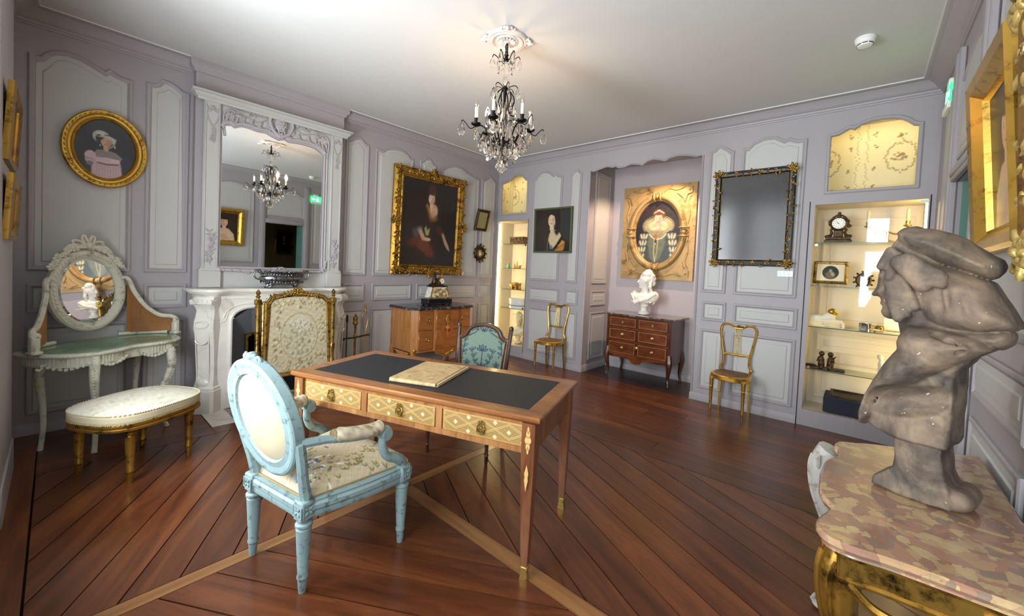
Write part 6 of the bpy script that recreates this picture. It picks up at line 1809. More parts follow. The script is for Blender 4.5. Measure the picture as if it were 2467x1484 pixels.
# ================================================================ gilt lyre back chairs
ch = thing('lyre_chair', 'gilt lyre back chair with brown seat beside the display cabinet', 'chair', (-.22, -3.705, 0), pi, 'gilt lyre back chairs')
M['brownseat'] = m_paint('brown_seat', '#6b4a28', .6, .08, 20)
so = [(x+.0, y) for x, y in bez([(-.17, -.12), (-.12, -.165), (0, -.185), (.10, -.175), (.18, -.10), (.20, 0), (.18, .10), (.10, .175), (0, .185), (-.12, .165), (-.17, .12)], 60)]
m = MB(); rings(m, so, [(.008, .375), (0, .380), (0, .395), (.006, .399), (.002, .406), (.002, .416), (.012, .424), (.03, .425)], cap=False); rings(m, ccw(so), [(.008, .375)]); m.build('seat_rail', M['gilt_bright'], ch, sharp=30)
m = MB(); rings(m, inset(ccw(so), .029), [(0, .424), (.02, .430), (.07, .434)]); m.build('seat', M['brownseat'], ch)
for s in (-1, 1):
    l = MB(); x, y = .145, s*.148
    l.lathe([(.009, 0), (.010, .05), (.013, .055), (.012, .07), (.017, .28), (.021, .29), (.016, .30), (.021, .315), (.018, .34), (.022, .35), (.02, .38)], 14, T(x, y, 0)); l.box((x, y, .388), (.04, .04, .026), None, .004); l.build('leg', M['gilt_bright'], ch)
    l = MB(); l.tube(bez([(-.185, s*.145, 0), (-.165, s*.142, .15), (-.155, s*.138, .30), (-.16, s*.132, .39)], 16), [.013]*8+[.016]*10, 4); l.build('leg', M['gilt_bright'], ch)
m = MB()
for s in (-1, 1):
    P = bez([(-.160, s*.132, .40), (-.160, s*.145, .455), (-.165, s*.128, .50), (-.172, s*.128, .58), (-.185, s*.145, .68), (-.20, s*.165, .80), (-.21, s*.170, .865), (-.214, s*.150, .905), (-.215, s*.10, .915), (-.213, s*.04, .893), (-.212, 0, .888)], 60)
    m.tube(P, [.013]*(len(P)-12)+[.012]*12, 8); m.ell((-.160, s*.150, .452), (.014, .016, .018), 8)
P = bez([(-.172, -.126, .585), (-.175, -.09, .600), (-.175, -.04, .592), (-.175, 0, .596), (-.175, .04, .592), (-.175, .09, .600), (-.172, .126, .585)], 30); m.tube(P, .011, 8)
m.tube([(-.206, -.045, .878), (-.206, .045, .878)], .008, 6)
bk2 = m.build('back_frame', M['gilt_bright'], ch)
for k in range(5):
    y = (k-2)*.013; MB().cyl((-.176, y*1.15, .575), (-.208, y, .882), .003, n=6).build('lyre_string', M['gilt_pale'], ch)
m = MB(); flower(m, (0, 0), .016, T(-.205, 0, .90) @ RY(pi/2), .004, 6)
for s in (-1, 1):
    for k in range(3): leaf(m, (0, s*.01), s*(1.2), .03, .012, T(-.205, s*.014*k, .90) @ RY(pi/2), .002, .005)
m.build('crest_carving', M['gilt'], bk2)
copy_tree(ch, (-.24, -1.375, 0), pi+.12, 'gilt lyre back chair with brown seat beside the niche')

# ================================================================ mahogany commode in the niche
M['mahog'] = m_wood('mahogany', '#2c130a', '#4f2513', '#6e3a1e', 2, 1.3, .26, .5, .05, 6, False)
M['mahog_dr'] = m_wood('mahogany_drawer', '#3a190b', '#6b3518', '#8a4d26', 1, 1.6, .24, .5, .12, 3, False)
cn = thing('mahogany_commode', 'dark mahogany six drawer commode standing in the niche', 'commode', (.435, -2.47, 0))
# local: front is -x, width along y
Yw = .445
m = MB().prism(ccw([(-.235, -Yw), (.245, -Yw), (.245, Yw), (-.235, Yw)]), .27, .842); m.build('carcass', M['mahog'], cn, sharp=20)
m = MB(); rings(m, ccw([(-.275, -Yw-.05), (-.285, -Yw-.01), (-.290, 0), (-.285, Yw+.01), (-.275, Yw+.05), (.25, Yw+.05), (.25, -Yw-.05)]), [(.010, .842), (0, .847), (0, .858), (.006, .866)]); m.build('marble_top', M['marble_rouge'], cn, sharp=30)
for r_, (za, zb_) in enumerate(((.69, .822), (.515, .665), (.325, .490))):
    for s in (-1, 1):
        ya, yb = s*.012, s*.405
        d = MB().box((-.241, (ya+yb)/2, (za+zb_)/2), (.018, abs(yb-ya), zb_-za), None, .005).build('drawer', M['mahog_dr'], cn)
        b = MB()
        for q, w in ((.012, .004),):
            h2, w2 = (zb_-za)/2-q, abs(yb-ya)/2-q; rings(b, ccw(rect(-w2, w2, -h2, h2)), [(0, .0), (0, .0012), (.006, .0012), (.006, 0)], frame_M((-.2505, (ya+yb)/2, (za+zb_)/2), (0, -1, 0), (0, 0, 1)), cap=False)
        b.build('string_inlay', M['deskv'], d, sharp=0)
        MWh = frame_M((-.251, (ya+yb)/2, (za+zb_)/2), (0, -1, 0), (0, 0, 1)); h = MB()
        if r_ == 0: h.prism(ellipse(.012, .017, 16), 0, .004, MWh); h.ell((0, 0, .005), (.004, .008, .002), 6, MWh); h.build('escutcheon', M['brass'], d)
        else: h.lathe([(.022, 0), (.022, .004), (.016, .007), (.018, .014), (.015, .022), (.001, .026)], 18, MWh); h.build('knob', M['brass'], d)
h = MB(); MWh = frame_M((-.25, 0, .43), (0, -1, 0), (0, 0, 1)); h.lathe([(.022, 0), (.022, .004), (.012, .007), (.001, .010)], 18, MWh); h.build('escutcheon', M['brass'], cn)
m = MB()
for za in (.672, .498): m.box((-.238, 0, za+.005), (.012, .85, .016))
m.build('drawer_rails', M['mahog_dr'], cn)
ay = [(-.445, .34), (-.40, .315), (-.30, .290), (-.15, .275), (-.09, .262), (-.06, .225), (0, .212), (.06, .225), (.09, .262), (.15, .275), (.30, .290), (.40, .315), (.445, .34)]
MB().prism(ccw(ay), .230, .248, frame_M((0, 0, 0), (0, -1, 0), (0, 0, 1))).build('apron', M['mahog_dr'], cn)
for (x, y, f_) in ((-.21, -.42, 1), (-.21, .42, 1), (.22, -.42, 0), (.22, .42, 0)):
    s = 1 if y > 0 else -1; q = -1 if f_ else 0
    l = MB(); cabriole(l, [(x, y, .40), (x+q*.018, y+s*.014, .29), (x+q*.012, y+s*.008, .20), (x-q*.006, y-s*.004, .09), (x+q*.020, y+s*.014, 0)], [.036, .040, .030, .017, .013], 8); l.build('leg', M['mahog'], cn)

# ================================================================ white marble bust on the commode
def bust_sdf(S, turn=60, bow=True):
    S.rev([(.075, 0), (.078, .015), (.07, .03), (.052, .045), (.045, .06), (.043, .09), (.05, .105), (.06, .115)], k=.004)
    S.ell((0, 0, .20), (.085, .125, .075), .03).ell((.0, 0, .245), (.085, .16, .06), .04)
    for s in (-1, 1): S.ell((-.005, s*.13, .245), (.07, .06, .075), .03); S.ell((.045, s*.055, .205), (.05, .05, .05), .02)
    for k in range(7): t = k/6; S.cap((.075-.03*t, -.16+.05*k, .27-.02*k), (.085, -.10+.045*k, .17), .014, .010, .012)
    S.path([(.05, .15, .28), (.088, .07, .215), (.09, -.02, .185), (.085, -.10, .155), (.06, -.15, .17)], [.02, .02, .022, .02, .018], .015)
    S.cap((0, 0, .26), (-.005, 0, .38), .052, .043, .03)
    a = radians(turn); c, s = cos(a), sin(a)
    def h(x, y, z): return (x*c-y*s, x*s+y*c, .455+z)
    S.ell(h(-.012, 0, .02), .078, .02).ell(h(.03, 0, -.015), (.055, .055, .085), .03, (0, 0, a))
    S.cap(h(.072, 0, .015), h(.098, 0, -.022), .008, .012, .010); S.ell(h(.06, 0, -.085), (.026, .026, .02), .02); S.ell(h(.078, 0, -.05), (.012, .018, .007), .006)
    for q in (-1, 1): S.ell(h(.076, q*.028, .008), (.018, .016, .011), .006, None, True); S.ell(h(.070, q*.028, .006), .011, .003); S.ell(h(0, q*.072, -.01), (.016, .01, .024), .006)
    S.ell(h(-.02, 0, .085), (.075, .07, .05), .02).ell(h(-.035, 0, .12), (.05, .05, .04), .02).ell(h(-.075, 0, .03), (.05, .06, .07), .02)
    for k in range(9): S.ell(h(.045-.02*k, .05*sin(k*2.1), .06+.035*sin(k*1.3)), .024, .012)
    S.path([h(-.06, .05, -.02), h(-.055, .06, -.08), (-.03, .075, .31), (.03, .085, .28)], [.022, .022, .02, .016], .012); S.ell(h(-.09, 0, -.03), (.035, .045, .04), .015)
    return S.d+.0016*vnoise(S.X, S.Y, S.Z, 70, 5)
mb_ = thing('marble_bust', 'white marble bust of a woman on the niche commode', 'bust', (.41, -2.455, .870), pi)
def nb(S):
    return bust_sdf(S, -62)
sculpt('body', nb, (-.16, -.21, 0), (.16, .21, .63), .0055, M['statue'], mb_)

# ================================================================ display cabinets in the back wall
WARM = '#ffdf8a'
M['caseback'] = m_paint('case_paint', '#cfc4ae', .6, .03, 4)
M['strip'] = m_emit('led_strip', '#ffe09a', 48)
M['lamp_tube'] = m_emit('alcove_lamp', '#ffe6ae', 26)
M['chrome'] = m_gilt('chrome', '#c8cacc', '#70757a', .15, .0, 30, 1)
def cabinet(u0, u1, z0, z1, shelves, label, strip_side):
    D = .36; yc = -(u0+u1)/2; w = u1-u0
    o = thing('display_cabinet', label, 'display cabinet', (.031, yc, 0))
    # local: x into the wall, y left-right (world y), z up; a little larger than its opening
    W = w/2
    bk = MB().box((D+.01, 0, (z0+z1)/2), (.02, w+.06, z1-z0+.06)).build('back', M['caseback'], o, sharp=0)
    Mb = frame_M((D-.001, 0, 0), (0, -1, 0), (0, 0, 1))
    for (a, b) in ((z0+.06, .62 if True else 0), (.70, .90), (.98, z1-.10)):
        pn = MB(); rings(pn, ccw(rect(-W+.05, W-.05, a, b)), [(0, .0), (0, .010), (.012, .014), (.03, .006), (.034, .003), (.065, .003), (.07, .008)], Mb); pn.build('panel', M['caseback'], bk, sharp=25)
    for s in (-1, 1): MB().box((D/2, s*(W+.012), (z0+z1)/2), (D, .02, z1-z0+.04)).build('side', M['caseback'], o, sharp=0)
    MB().box((D/2, 0, z1+.012), (D, w+.04, .02)).build('top', M['caseback'], o, sharp=0)
    MB().box((D/2, 0, z0-.012), (D, w+.04, .02)).build('bottom', M['caseback'], o, sharp=0)
    for z in shelves:
        s_ = MB().box((D/2+.015, 0, z-.003), (D-.05, w-.004, .006)).build('shelf', M['shelfglass'], o, sharp=0)
        MB().box((.0395, 0, z-.003), (.001, w-.004, .007)).build('shelf_edge', M['glassedge'], s_, sharp=0)
    sy = W-.008 if strip_side > 0 else -W+.008
    MB().box((.012, sy, (z0+z1)/2), (.012, .010, z1-z0-.06)).build('light_strip', M['strip'], o, sharp=0)
    dr = MB().box((-.024, 0, (z0+z1)/2), (.006, w-.006, z1-z0-.006)).build('glass_door', M['glass'], o, sharp=0)
    for z in (shelves[0]-.03, shelves[3]+.03):
        k = MB(); k.cyl((-.028, W-.03 if strip_side < 0 else -W+.03, z), (-.040, W-.03 if strip_side < 0 else -W+.03, z), .012, n=14); k.build('lock', M['chrome'] if strip_side < 0 else M['black'], dr)
    h = MB(); h.box((-.030, sy*.97, z1-.02), (.012, .05, .026), None, .002); h.build('hinge', M['whiteplastic'], dr)
    return o
SHR = [1.805, 1.379, .976, .554]; SHL = [1.815, 1.412, 1.066, .753]
cabinet(4.300, 5.075, .16, 2.165, SHR, 'lit glass display cabinet with bronzes behind the bust', -1)
cabinet(.03, .672, .165, 2.178, SHL, 'narrow lit glass display cabinet in the far corner', 1)

# --- papered alcoves above the cabinets (glazed)
def paper(cv, period_u, period_v):
    rs = np.random.RandomState(2)
    cols = ['#8d7a45', '#7d7548', '#a06a4c', '#95834e', '#6f6c42']
    nu = max(1, int(round(cv.w/period_u))); nv = int(cv.h/period_v)+2
    for i in range(nu+1):
        for j in range(nv):
            cu = (i+.0)*period_u/cv.w+.03; cvv = (j-.25)*period_v/cv.h
            for k in range(44):
                t = 2*pi*k/44; r = 1+rs.normal()*.06
                cv.ell(cu+.105*cos(t)*r/cv.w, cvv+.135*sin(t)*r/cv.h, .011/cv.w, .007/cv.h, cols[k % 5], rs.rand()*180, .5, .75)
            for k in range(24): cv.ell(cu+rs.normal()*.026/cv.w, cvv+rs.normal()*.028/cv.h, .011/cv.w, .009/cv.h, cols[(k*3) % 5], 0, .5, .8)
            for k in range(14): cv.ell(cu+rs.normal()*.018/cv.w, cvv+(.20+rs.normal()*.025)/cv.h, .010/cv.w, .008/cv.h, cols[k % 5], 0, .5, .8)
            for s in (-1, 1):
                for dv in (-.10, .12, .24): 
                    for k in range(5): cv.ell(cu+(s*.19+rs.normal()*.01)/cv.w, cvv+(dv+rs.normal()*.01)/cv.h, .009/cv.w, .007/cv.h, cols[k % 5], 0, .5, .8)
                for k in range(26): cv.ell(cu+(s*.245+rs.normal()*.008)/cv.w, cvv+period_v*(k/26-.5)/cv.h, .007/cv.w, .006/cv.h, cols[k % 5], 0, .5, .6)
    return cv
for (u0, u1, z0, z1) in ((.03, .672, 2.27, 2.98), (4.34, 5.04, 2.26, 2.98)):
    yc = -(u0+u1)/2; D = .34; w = u1-u0+.05; h = z1-z0
    bx = MB().box((.031+D/2, yc, z0-.01), (D, w, .02)).box((.031+D/2, yc, z1+.01), (D, w, .02)).build('alcove_box', M['caseback'], wall_back, sharp=0)
    paper(Canvas(w, h, 130, '#d9cfa0'), .56, .50).mesh('wallpaper', M['wallpaper'], bx, frame_M((.031+D, yc, (z0+z1)/2), (0, -1, 0), (0, 0, 1)))
    paper(Canvas(D, h, 130, '#d9cfa0'), .56, .50).mesh('wallpaper', M['wallpaper'], bx, frame_M((.031+D/2, yc+w/2, (z0+z1)/2), (1, 0, 0), (0, 0, 1)))
    paper(Canvas(D, h, 130, '#d9cfa0'), .56, .50).mesh('wallpaper', M['wallpaper'], bx, frame_M((.031+D/2, yc-w/2, (z0+z1)/2), (-1, 0, 0), (0, 0, 1)))
    MB().box((.05, yc, z1-.012), (.016, w-.1, .012)).build('lamp_tube', M['lamp_tube'], bx, sharp=0)
for w_ in (W_L, W_R): MB().prism(inset(w_, -.006), -.024, -.020, MBk).build('alcove_glass', M['glass'], wall_back, sharp=0)

# ================================================================ things on the cabinet shelves
M['tortoise'] = m_marble('tortoiseshell', [(.4, '#2a1a0c'), (.52, '#7a5a2c'), (.65, '#a88a52')], 30, .25)
M['ivoryc'] = m_paint('ivory_white', '#e2dcc4', .4, .05, 30); M['porc'] = m_paint('porcelain', '#dfe3dc', .15, .02)
M['greeng'] = m_paint('green_glass', '#6fb58c', .12, .05)
def shelf_at(px, py, z): p = on_z(px, py, z); return (p.x, p.y, z)
def inside(name, label, cat, px, z, depth, rz=0.0):
    """on a shelf at height z, at pixel column px, depth metres behind the glass"""
    lo, hi = 300, 1200
    for _ in range(40):
        mid = (lo+hi)/2
        if on_x(px, mid, depth).z > z: lo = mid
        else: hi = mid
    p = on_x(px, lo, depth)
    return thing(name, label, cat, (depth, p.y, z), rz)
# left cabinet (front faces -x)
o = inside('lidded_box', 'tortoiseshell box on the top shelf of corner cabinet', 'box', 1252, SHL[0], .17); MB().box((0, 0, .045), (.16, .30, .09), None, .004).build('body', M['tortoise'], o); MB().box((0, 0, .103), (.17, .31, .024), None, .006).build('lid', M['tortoise'], o); 
o = inside('scent_bottle', 'small green glass scent bottle in corner cabinet', 'bottle', 1225, SHL[1], .12); MB().lathe([(.028, 0), (.030, .01), (.030, .05), (.014, .065), (.010, .07)], 16).build('body', M['greeng'], o); MB().lathe([(.010, .07), (.013, .075), (.013, .09), (.002, .10)], 12).build('stopper', M['brass'], o)
o = inside('gilt_ornament', 'small branching yellow ornament in corner cabinet', 'ornament', 1246, SHL[1], .14)
m = MB(); m.tube([(0, -.07, .01), (0, 0, .015), (0, .07, .01)], .014, 8); m.tube([(0, 0, .015), (0, .01, .07), (0, .0, .12)], [.012, .009, .004], 8); m.tube([(0, .03, .015), (0, .06, .05), (0, .075, .09)], [.01, .008, .003], 8); m.ell((0, -.05, .025), (.02, .03, .022), 10); m.ell((0, -.075, .045), (.012, .012, .015), 8); m.build('body', M['gilt_bright'], o)
o = inside('gilt_casket', 'small octagonal gilt casket in corner cabinet', 'casket', 1241, SHL[2], .14)
m = MB(); m.lathe([(.075, 0), (.08, .012), (.06, .02), (.088, .05), (.092, .085), (.075, .10), (.065, .105), (.04, .115), (.001, .118)], 8); 
for k in range(8): a = 2*pi*k/8; m.lathe([(.010, 0), (.014, .01), (.007, .03), (.008, .08), (.013, .095), (.004, .11)], 8, T(.088*cos(a), .088*sin(a), 0))
m.build('body', M['gilt_bright'], o, sharp=20)
o = inside('porcelain_basin', 'white oval porcelain basin with blue band in corner cabinet', 'basin', 1246, SHL[3], .16)
MB().lathe([(.13, 0), (.14, .004), (.142, .14), (.15, .155), (.154, .165), (.146, .165), (.136, .15), (.132, .01), (.001, .008)], 36, None, None, (.72, 1.15)).build('bowl', M['porc'], o)
m = MB(); 
for k in range(30):
    a = 2*pi*k/30; Mw = T(.1035*cos(a), .1655*sin(a), .045) @ RZ(atan2(sin(a)/1.15, cos(a)/.72)) @ RY(pi/2)
    for q in range(5): m.ell((0, 0, 0), (.010, .003, .002), 6, Mw @ RZ(q*pi/5-pi*.4+pi) @ T(.010, 0, 0))
    m.ell((-.03, 0, 0), (.004, .004, .002), 5, Mw)
M['delft'] = m_paint('delft_blue', '#4a5a74', .2, .05); tag(m.build('painted_band', M['delft'], o), kind='stuff')
o = inside('plaster_bust', 'cream plaster bust at the foot of corner cabinet', 'bust', 1247, .177, .20, pi+.35); sculpt('body', lambda S: bust_sdf(S, 20), (-.16, -.21, 0), (.16, .21, .63), .008, M['plaster'], o, M=SC(.85, .85, .85))
# right cabinet
def clock_case(S):
    S.box((0, 0, .015), (.05, .105, .015), .004).box((0, 0, .045), (.045, .095, .012), .004).box((0, 0, .085), (.035, .035, .04), .008)
    S.ell((0, 0, .185), (.038, .068, .068), .01)
    for s in (-1, 1):
        S.path([(0, s*.085, .06), (0, s*.06, .075), (0, s*.05, .10), (0, s*.06, .13), (0, s*.045, .15)], [.014, .013, .010, .009, .010], .006); S.ell((0, s*.085, .068), (.02, .022, .014), .006); S.path([(0, s*.07, .18), (0, s*.072, .21), (0, s*.045, .25), (0, s*.02, .27)], [.010, .010, .009, .008], .006)
    S.ell((0, 0, .265), (.014, .018, .016), .008).ell((0, 0, .29), (.012, .015, .014), .004).ell((0, -.08, .165), (.012, .02, .015), .006)
    return S.d+.0015*vnoise(S.X, S.Y, S.Z, 180, 4)
o = inside('bronze_clock', 'dark bronze clock with round white dial in right cabinet', 'clock', 2018, SHR[0], .17); sculpt('case', clock_case, (-.06, -.12, 0), (.06, .12, .31), .004, M['bronze'], o)
mwc = frame_M((-.040, 0, .188), (0, -1, 0), (0, 0, 1)); MB().lathe([(.060, -.02), (.062, 0), (.056, .006), (.052, .002)], 28, mwc).build('bezel', M['bronze'], o); dial(o, mwc @ T(0, 0, .003), .053, 9, 54)
o = inside('candelabrum', 'two branched bronze candelabrum with wax candles in right cabinet', 'candlestick', 2135, SHR[0], .20)
m = MB().lathe([(.065, 0), (.068, .008), (.05, .02), (.018, .03), (.012, .06), (.016, .08), (.010, .10), (.010, .13)], 18)
for s in (-1, 1): m.tube([(0, s*y, z) for y, z in bez([(0, .11), (.05, .085), (.11, .095), (.135, .13), (.135, .15)], 20)], .008, 8); m.lathe([(.008, .145), (.028, .155), (.03, .162), (.014, .168), (.017, .19), (.015, .20)], 14, T(0, s*.135, 0))
m.build('stem', M['brass'], o); M['wax'] = m_paint('candle_wax', '#ecd9a0', .4, .03)
for s in (-1, 1): MB().lathe([(.011, .195), (.012, .21), (.0115, .305), (.006, .31), (.002, .316)], 12, T(0, s*.135, 0)).build('candle', M['wax'], o)
o = inside('framed_print', 'small gilt framed oval print on an easel in right cabinet', 'picture', 1998, SHR[1], .14); 
Mq = T(0, 0, .025) @ RY(radians(14)) @ frame_M((0, 0, 0), (0, -1, 0), (0, 0, 1)) @ T(0, .115, 0)
m = MB(); rings(m, rect(-.135, .135, -.112, .112), [(0, -.012), (0, .004), (.01, .012), (.024, .008), (.028, 0)], Mq, cap=False); rings(m, ccw(rect(-.135, .135, -.112, .112)), [(0, -.012)], Mq); m.build('frame', M['gilt_old'], o, sharp=30)
cv = Canvas(.216, .17, 80, '#e0d6b4'); cv.ell(.5, .5, .30, .40, '#1d1a16', 0, .05); cv.ell(.5, .35, .18, .22, '#6b5c44', 0, .4); cv.ell(.5, .6, .06, .10, '#9a8866', 0, .4); cv.ell(.58, .4, .06, .12, '#a59a7c', 20, .5); cv.mesh('print', M['card'], o, Mq @ T(0, 0, .001))
m = MB()
for s in (-1, 1): m.tube([(-.04, s*.07, .02), (-.03, s*.07, .005), (.02, s*.07, .02), (.045, s*.07, .10)], .003, 6); m.tube([(-.03, s*.07, .005), (.06, s*.07, .003)], .003, 6)
m.build('easel', M['whiteplastic'], o)
o = inside('oval_bronze', 'round carved bronze frame on second shelf of right cabinet', 'frame', 2079, SHR[1], .15); Mq = frame_M((0, 0, .075), (0, -1, 0), (0, 0, 1))
m = MB(); rings(m, ellipse(.06, .068, 32), [(0, -.01), (0, .006), (.012, .014), (.022, .004)], Mq)
for k in range(11): a = 2*pi*k/11; leaf(m, (.056*cos(a), .064*sin(a)), a, .026, .018, Mq, .004, .006)
m.build('body', M['bronze'], o)
def sphinx(S):
    S.box((0, 0, .03), (.045, .15, .03), .006)
    S.ell((0, .055, .085), (.038, .075, .035), .02).ell((0, -.03, .10), (.042, .05, .05), .025).ell((0, .11, .08), (.03, .04, .03), .02).cap((-.02, -.04, .07), (-.02, -.12, .068), .014, .012, .01).cap((.02, -.04, .07), (.02, -.12, .068), .014, .012, .01)
    return S.d
o = inside('recumbent_figure', 'white and gilt recumbent lion ornament in right cabinet', 'sculpture', 1987, SHR[2], .14); sculpt('body', sphinx, (-.06, -.17, 0), (.06, .17, .15), .005, M['ivoryc'], o)
def mane(S): return S.ell((0, -.05, .155), (.036, .036, .034), .01).ell((0, -.085, .145), (.018, .018, .016), .01).d+.003*vnoise(S.X, S.Y, S.Z, 160, 1)
sculpt('gilt_head', mane, (-.05, -.12, .11), (.05, .0, .20), .004, M['gilt_bright'], o)
m = MB(); 
for k in range(2): rings(m, ccw(rect(-.13, .13, .012+.024*k, .03+.024*k)), [(0, 0), (0, .003), (.004, .003), (.005, 0)], frame_M((-.045, 0, 0), (0, -1, 0), (0, 0, 1)), cap=False)
m.build('gilt_lines', M['gilt_bright'], o)
o = inside('silver_cup', 'small plain silver cup on third shelf of right cabinet', 'cup', 2083, SHR[2], .15); MB().lathe([(.045, 0), (.046, .003), (.045, .07), (.048, .074), (.043, .074), (.041, .006), (.001, .005)], 24).build('body', M['chrome'], o); m = MB(); m.tube([(0, -.045, .06), (0, -.07, .055), (0, -.07, .02), (0, -.045, .015)], .004, 8); m.build('handle', M['chrome'], o)
o = inside('bronze_inkstand', 'low bronze inkstand with feet on third shelf of right cabinet', 'inkstand', 2140, SHR[2], .13)
m = MB(); m.prism(ccw([(y, x) for y, x in [(-.17, 0), (-.10, -.035), (0, -.045), (.10, -.035), (.17, 0), (.10, .035), (0, .045), (-.10, .035)]]), .022, .032, RZ(pi/2)); m.lathe([(.03, .03), (.032, .05), (.026, .058), (.03, .064), (.02, .066)], 16, T(0, .06, 0)); m.build('tray', M['brass'], o)
for y in (-.09, .09): MB().lathe([(.010, 0), (.012, .006), (.006, .012), (.010, .024)], 10, T(0, y, 0)).build('foot', M['brass'], o)
o = inside('paper_card', 'printed white card leaning on third shelf of right cabinet', 'card', 2160, SHR[2], .24); c = Canvas(.18, .13, 50, '#e8e4d4')
for k in range(9): c.line([(.08, .88-k*.09), (.5+.4*((k*37) % 10)/10, .88-k*.09)], .008, '#8a8474', .01, .6)
MB().box((.004, 0, .065), (.003, .18, .13)).build('sheet', M['whiteplastic'], o, sharp=0); c.mesh('printed_text', M['card'], o, frame_M((.0015, 0, .065), (0, -1, 0), (0, 0, 1)))
def cherubs(S):
    S.box((0, 0, .014), (.05, .15, .012), .008)
    for s, y in ((1, .035), (-1, -.035)):
        S.ell((0, y, .055), (.03, .028, .035), .015).ell((0, y, .10), (.024, .024, .035), .015).ell((0, y, .158), .024, .012).cap((0, y, .05), (-.045, y-.01*s, .04), .017, .013, .01).cap((-.045, y-.01*s, .04), (-.05, y, .022), .012, .010, .008).cap((0, y+s*.02, .12), (-.03, y+s*.03, .085), .010, .008, .008)
    S.cap((0, -.055, .12), (0, -.075, .14), .009, .006, .006); S.ell((0, .12, .03), (.035, .05, .014), .012)
    return S.d+.0012*vnoise(S.X, S.Y, S.Z, 150, 3)
o = inside('cherub_group', 'pair of bronze cherubs seated on a base in right cabinet', 'sculpture', 1988, SHR[3], .14); sculpt('body', cherubs, (-.07, -.17, 0), (.06, .18, .19), .005, M['bronze'], o)
def figurine(S):
    S.ell((0, 0, .02), (.05, .07, .02), .01).ell((0, .0, .07), (.035, .04, .05), .02).ell((0, .015, .13), (.026, .028, .045), .02).ell((-.005, .025, .195), (.022, .022, .026), .01).ell((.005, .03, .205), (.024, .022, .02), .008).cap((0, .0, .15), (-.03, -.035, .10), .012, .010, .01).cap((0, -.02, .06), (-.01, -.05, .03), .02, .012, .012)
    return S.d
o = inside('ivory_figurine', 'small cream figurine seated on fourth shelf of right cabinet', 'figurine', 2127, SHR[3], .13); sculpt('body', figurine, (-.06, -.08, 0), (.06, .08, .24), .005, M['ivoryc'], o)
o = inside('velvet_case', 'dark blue velvet case with framed relief at cabinet foot', 'case', 2050, .172, .18)
M['velvet'] = m_paint('blue_velvet', '#141c2e', .8, .15, 40); MB().box((0, 0, .075), (.30, .42, .15), None, .006).build('body', M['velvet'], o)
m = MB(); rings(m, ccw(rect(-.17, .17, -.11, .11)), [(0, 0), (0, .02), (.02, .026), (.035, .012)], frame_M((-.02, 0, .15), (0, -1, 0), (1, 0, .15)), cap=True); m.build('lid_frame', M['bronze'], o)

# ================================================================ ceiling rose and chandelier
CHX, CHY = -2.597, -2.553
rose = thing('ceiling_rose', 'white plaster ceiling rose with scrolls above the chandelier', 'ceiling rose', (CHX, CHY, ZC))
M['plaster_w'] = m_paint('white_plaster', '#cfc8c2', .7, .04, 10)
Mr = RX(pi)
m = MB(); m.lathe([(.150, 0), (.152, .012), (.142, .022), (.128, .020), (.120, .028), (.108, .026), (.10, .016), (.085, .012), (.08, .020), (.070, .022), (.06, .014), (.03, .02), (.012, .028), (.001, .03)], 48, Mr @ SC(1.0, 1.0, 1)); m.build('disc', M['plaster_w'], rose)
m = MB()
for k in range(16): a = 2*pi*k/16; leaf(m, (.018*cos(a), .018*sin(a)), a, .055, .018, Mr, .022, .008)
m.build('acanthus', M['plaster_w'], rose)
for k in range(4):
    m = MB(); a = pi/4+k*pi/2
    for s in (-1, 1): tube2(m, scroll_pts((.165*cos(a+s*.14), .165*sin(a+s*.14)), .026, .005, a+pi/2*s, s*1.1), .009, Mr, .012)
    leaf(m, (.13*cos(a), .13*sin(a)), a, .075, .03, Mr, .014, .012); m.build('scroll', M['plaster_w'], rose)
chd = thing('chandelier', 'black metal chandelier with candle bulbs and crystal drops', 'chandelier', (CHX, CHY, ZC))
zc = lambda z: z-ZC
m = MB()
for k in range(4): m.tube([(.012*cos(t) if k % 2 else 0, 0 if k % 2 else .012*cos(t), zc(3.10-.022*k)+.018*sin(t)) for t in np.linspace(0, 2*pi, 12, False)], .004, 6, True)
m.cyl((0, 0, zc(3.14)), (0, 0, zc(3.105)), .005); m.build('chain', M['iron'], chd)
m = MB().lathe([(.006, zc(3.04)), (.018, zc(3.035)), (.012, zc(3.02)), (.022, zc(3.0)), (.01, zc(2.985))], 14); m.lathe([(.012, zc(2.80)), (.024, zc(2.785)), (.014, zc(2.77)), (.010, zc(2.70)), (.010, zc(2.50)), (.02, zc(2.49)), (.012, zc(2.47)), (.012, zc(2.40)), (.026, zc(2.385)), (.022, zc(2.36)), (.010, zc(2.345)), (.006, zc(2.27))], 14); m.build('stem', M['iron'], chd)
m = MB().lathe([(.010, zc(2.99)), (.020, zc(2.975)), (.016, zc(2.95)), (.022, zc(2.93)), (.014, zc(2.90)), (.018, zc(2.86)), (.022, zc(2.83)), (.012, zc(2.80))], 12); m.build('glass_baluster', M['crystal'], chd)
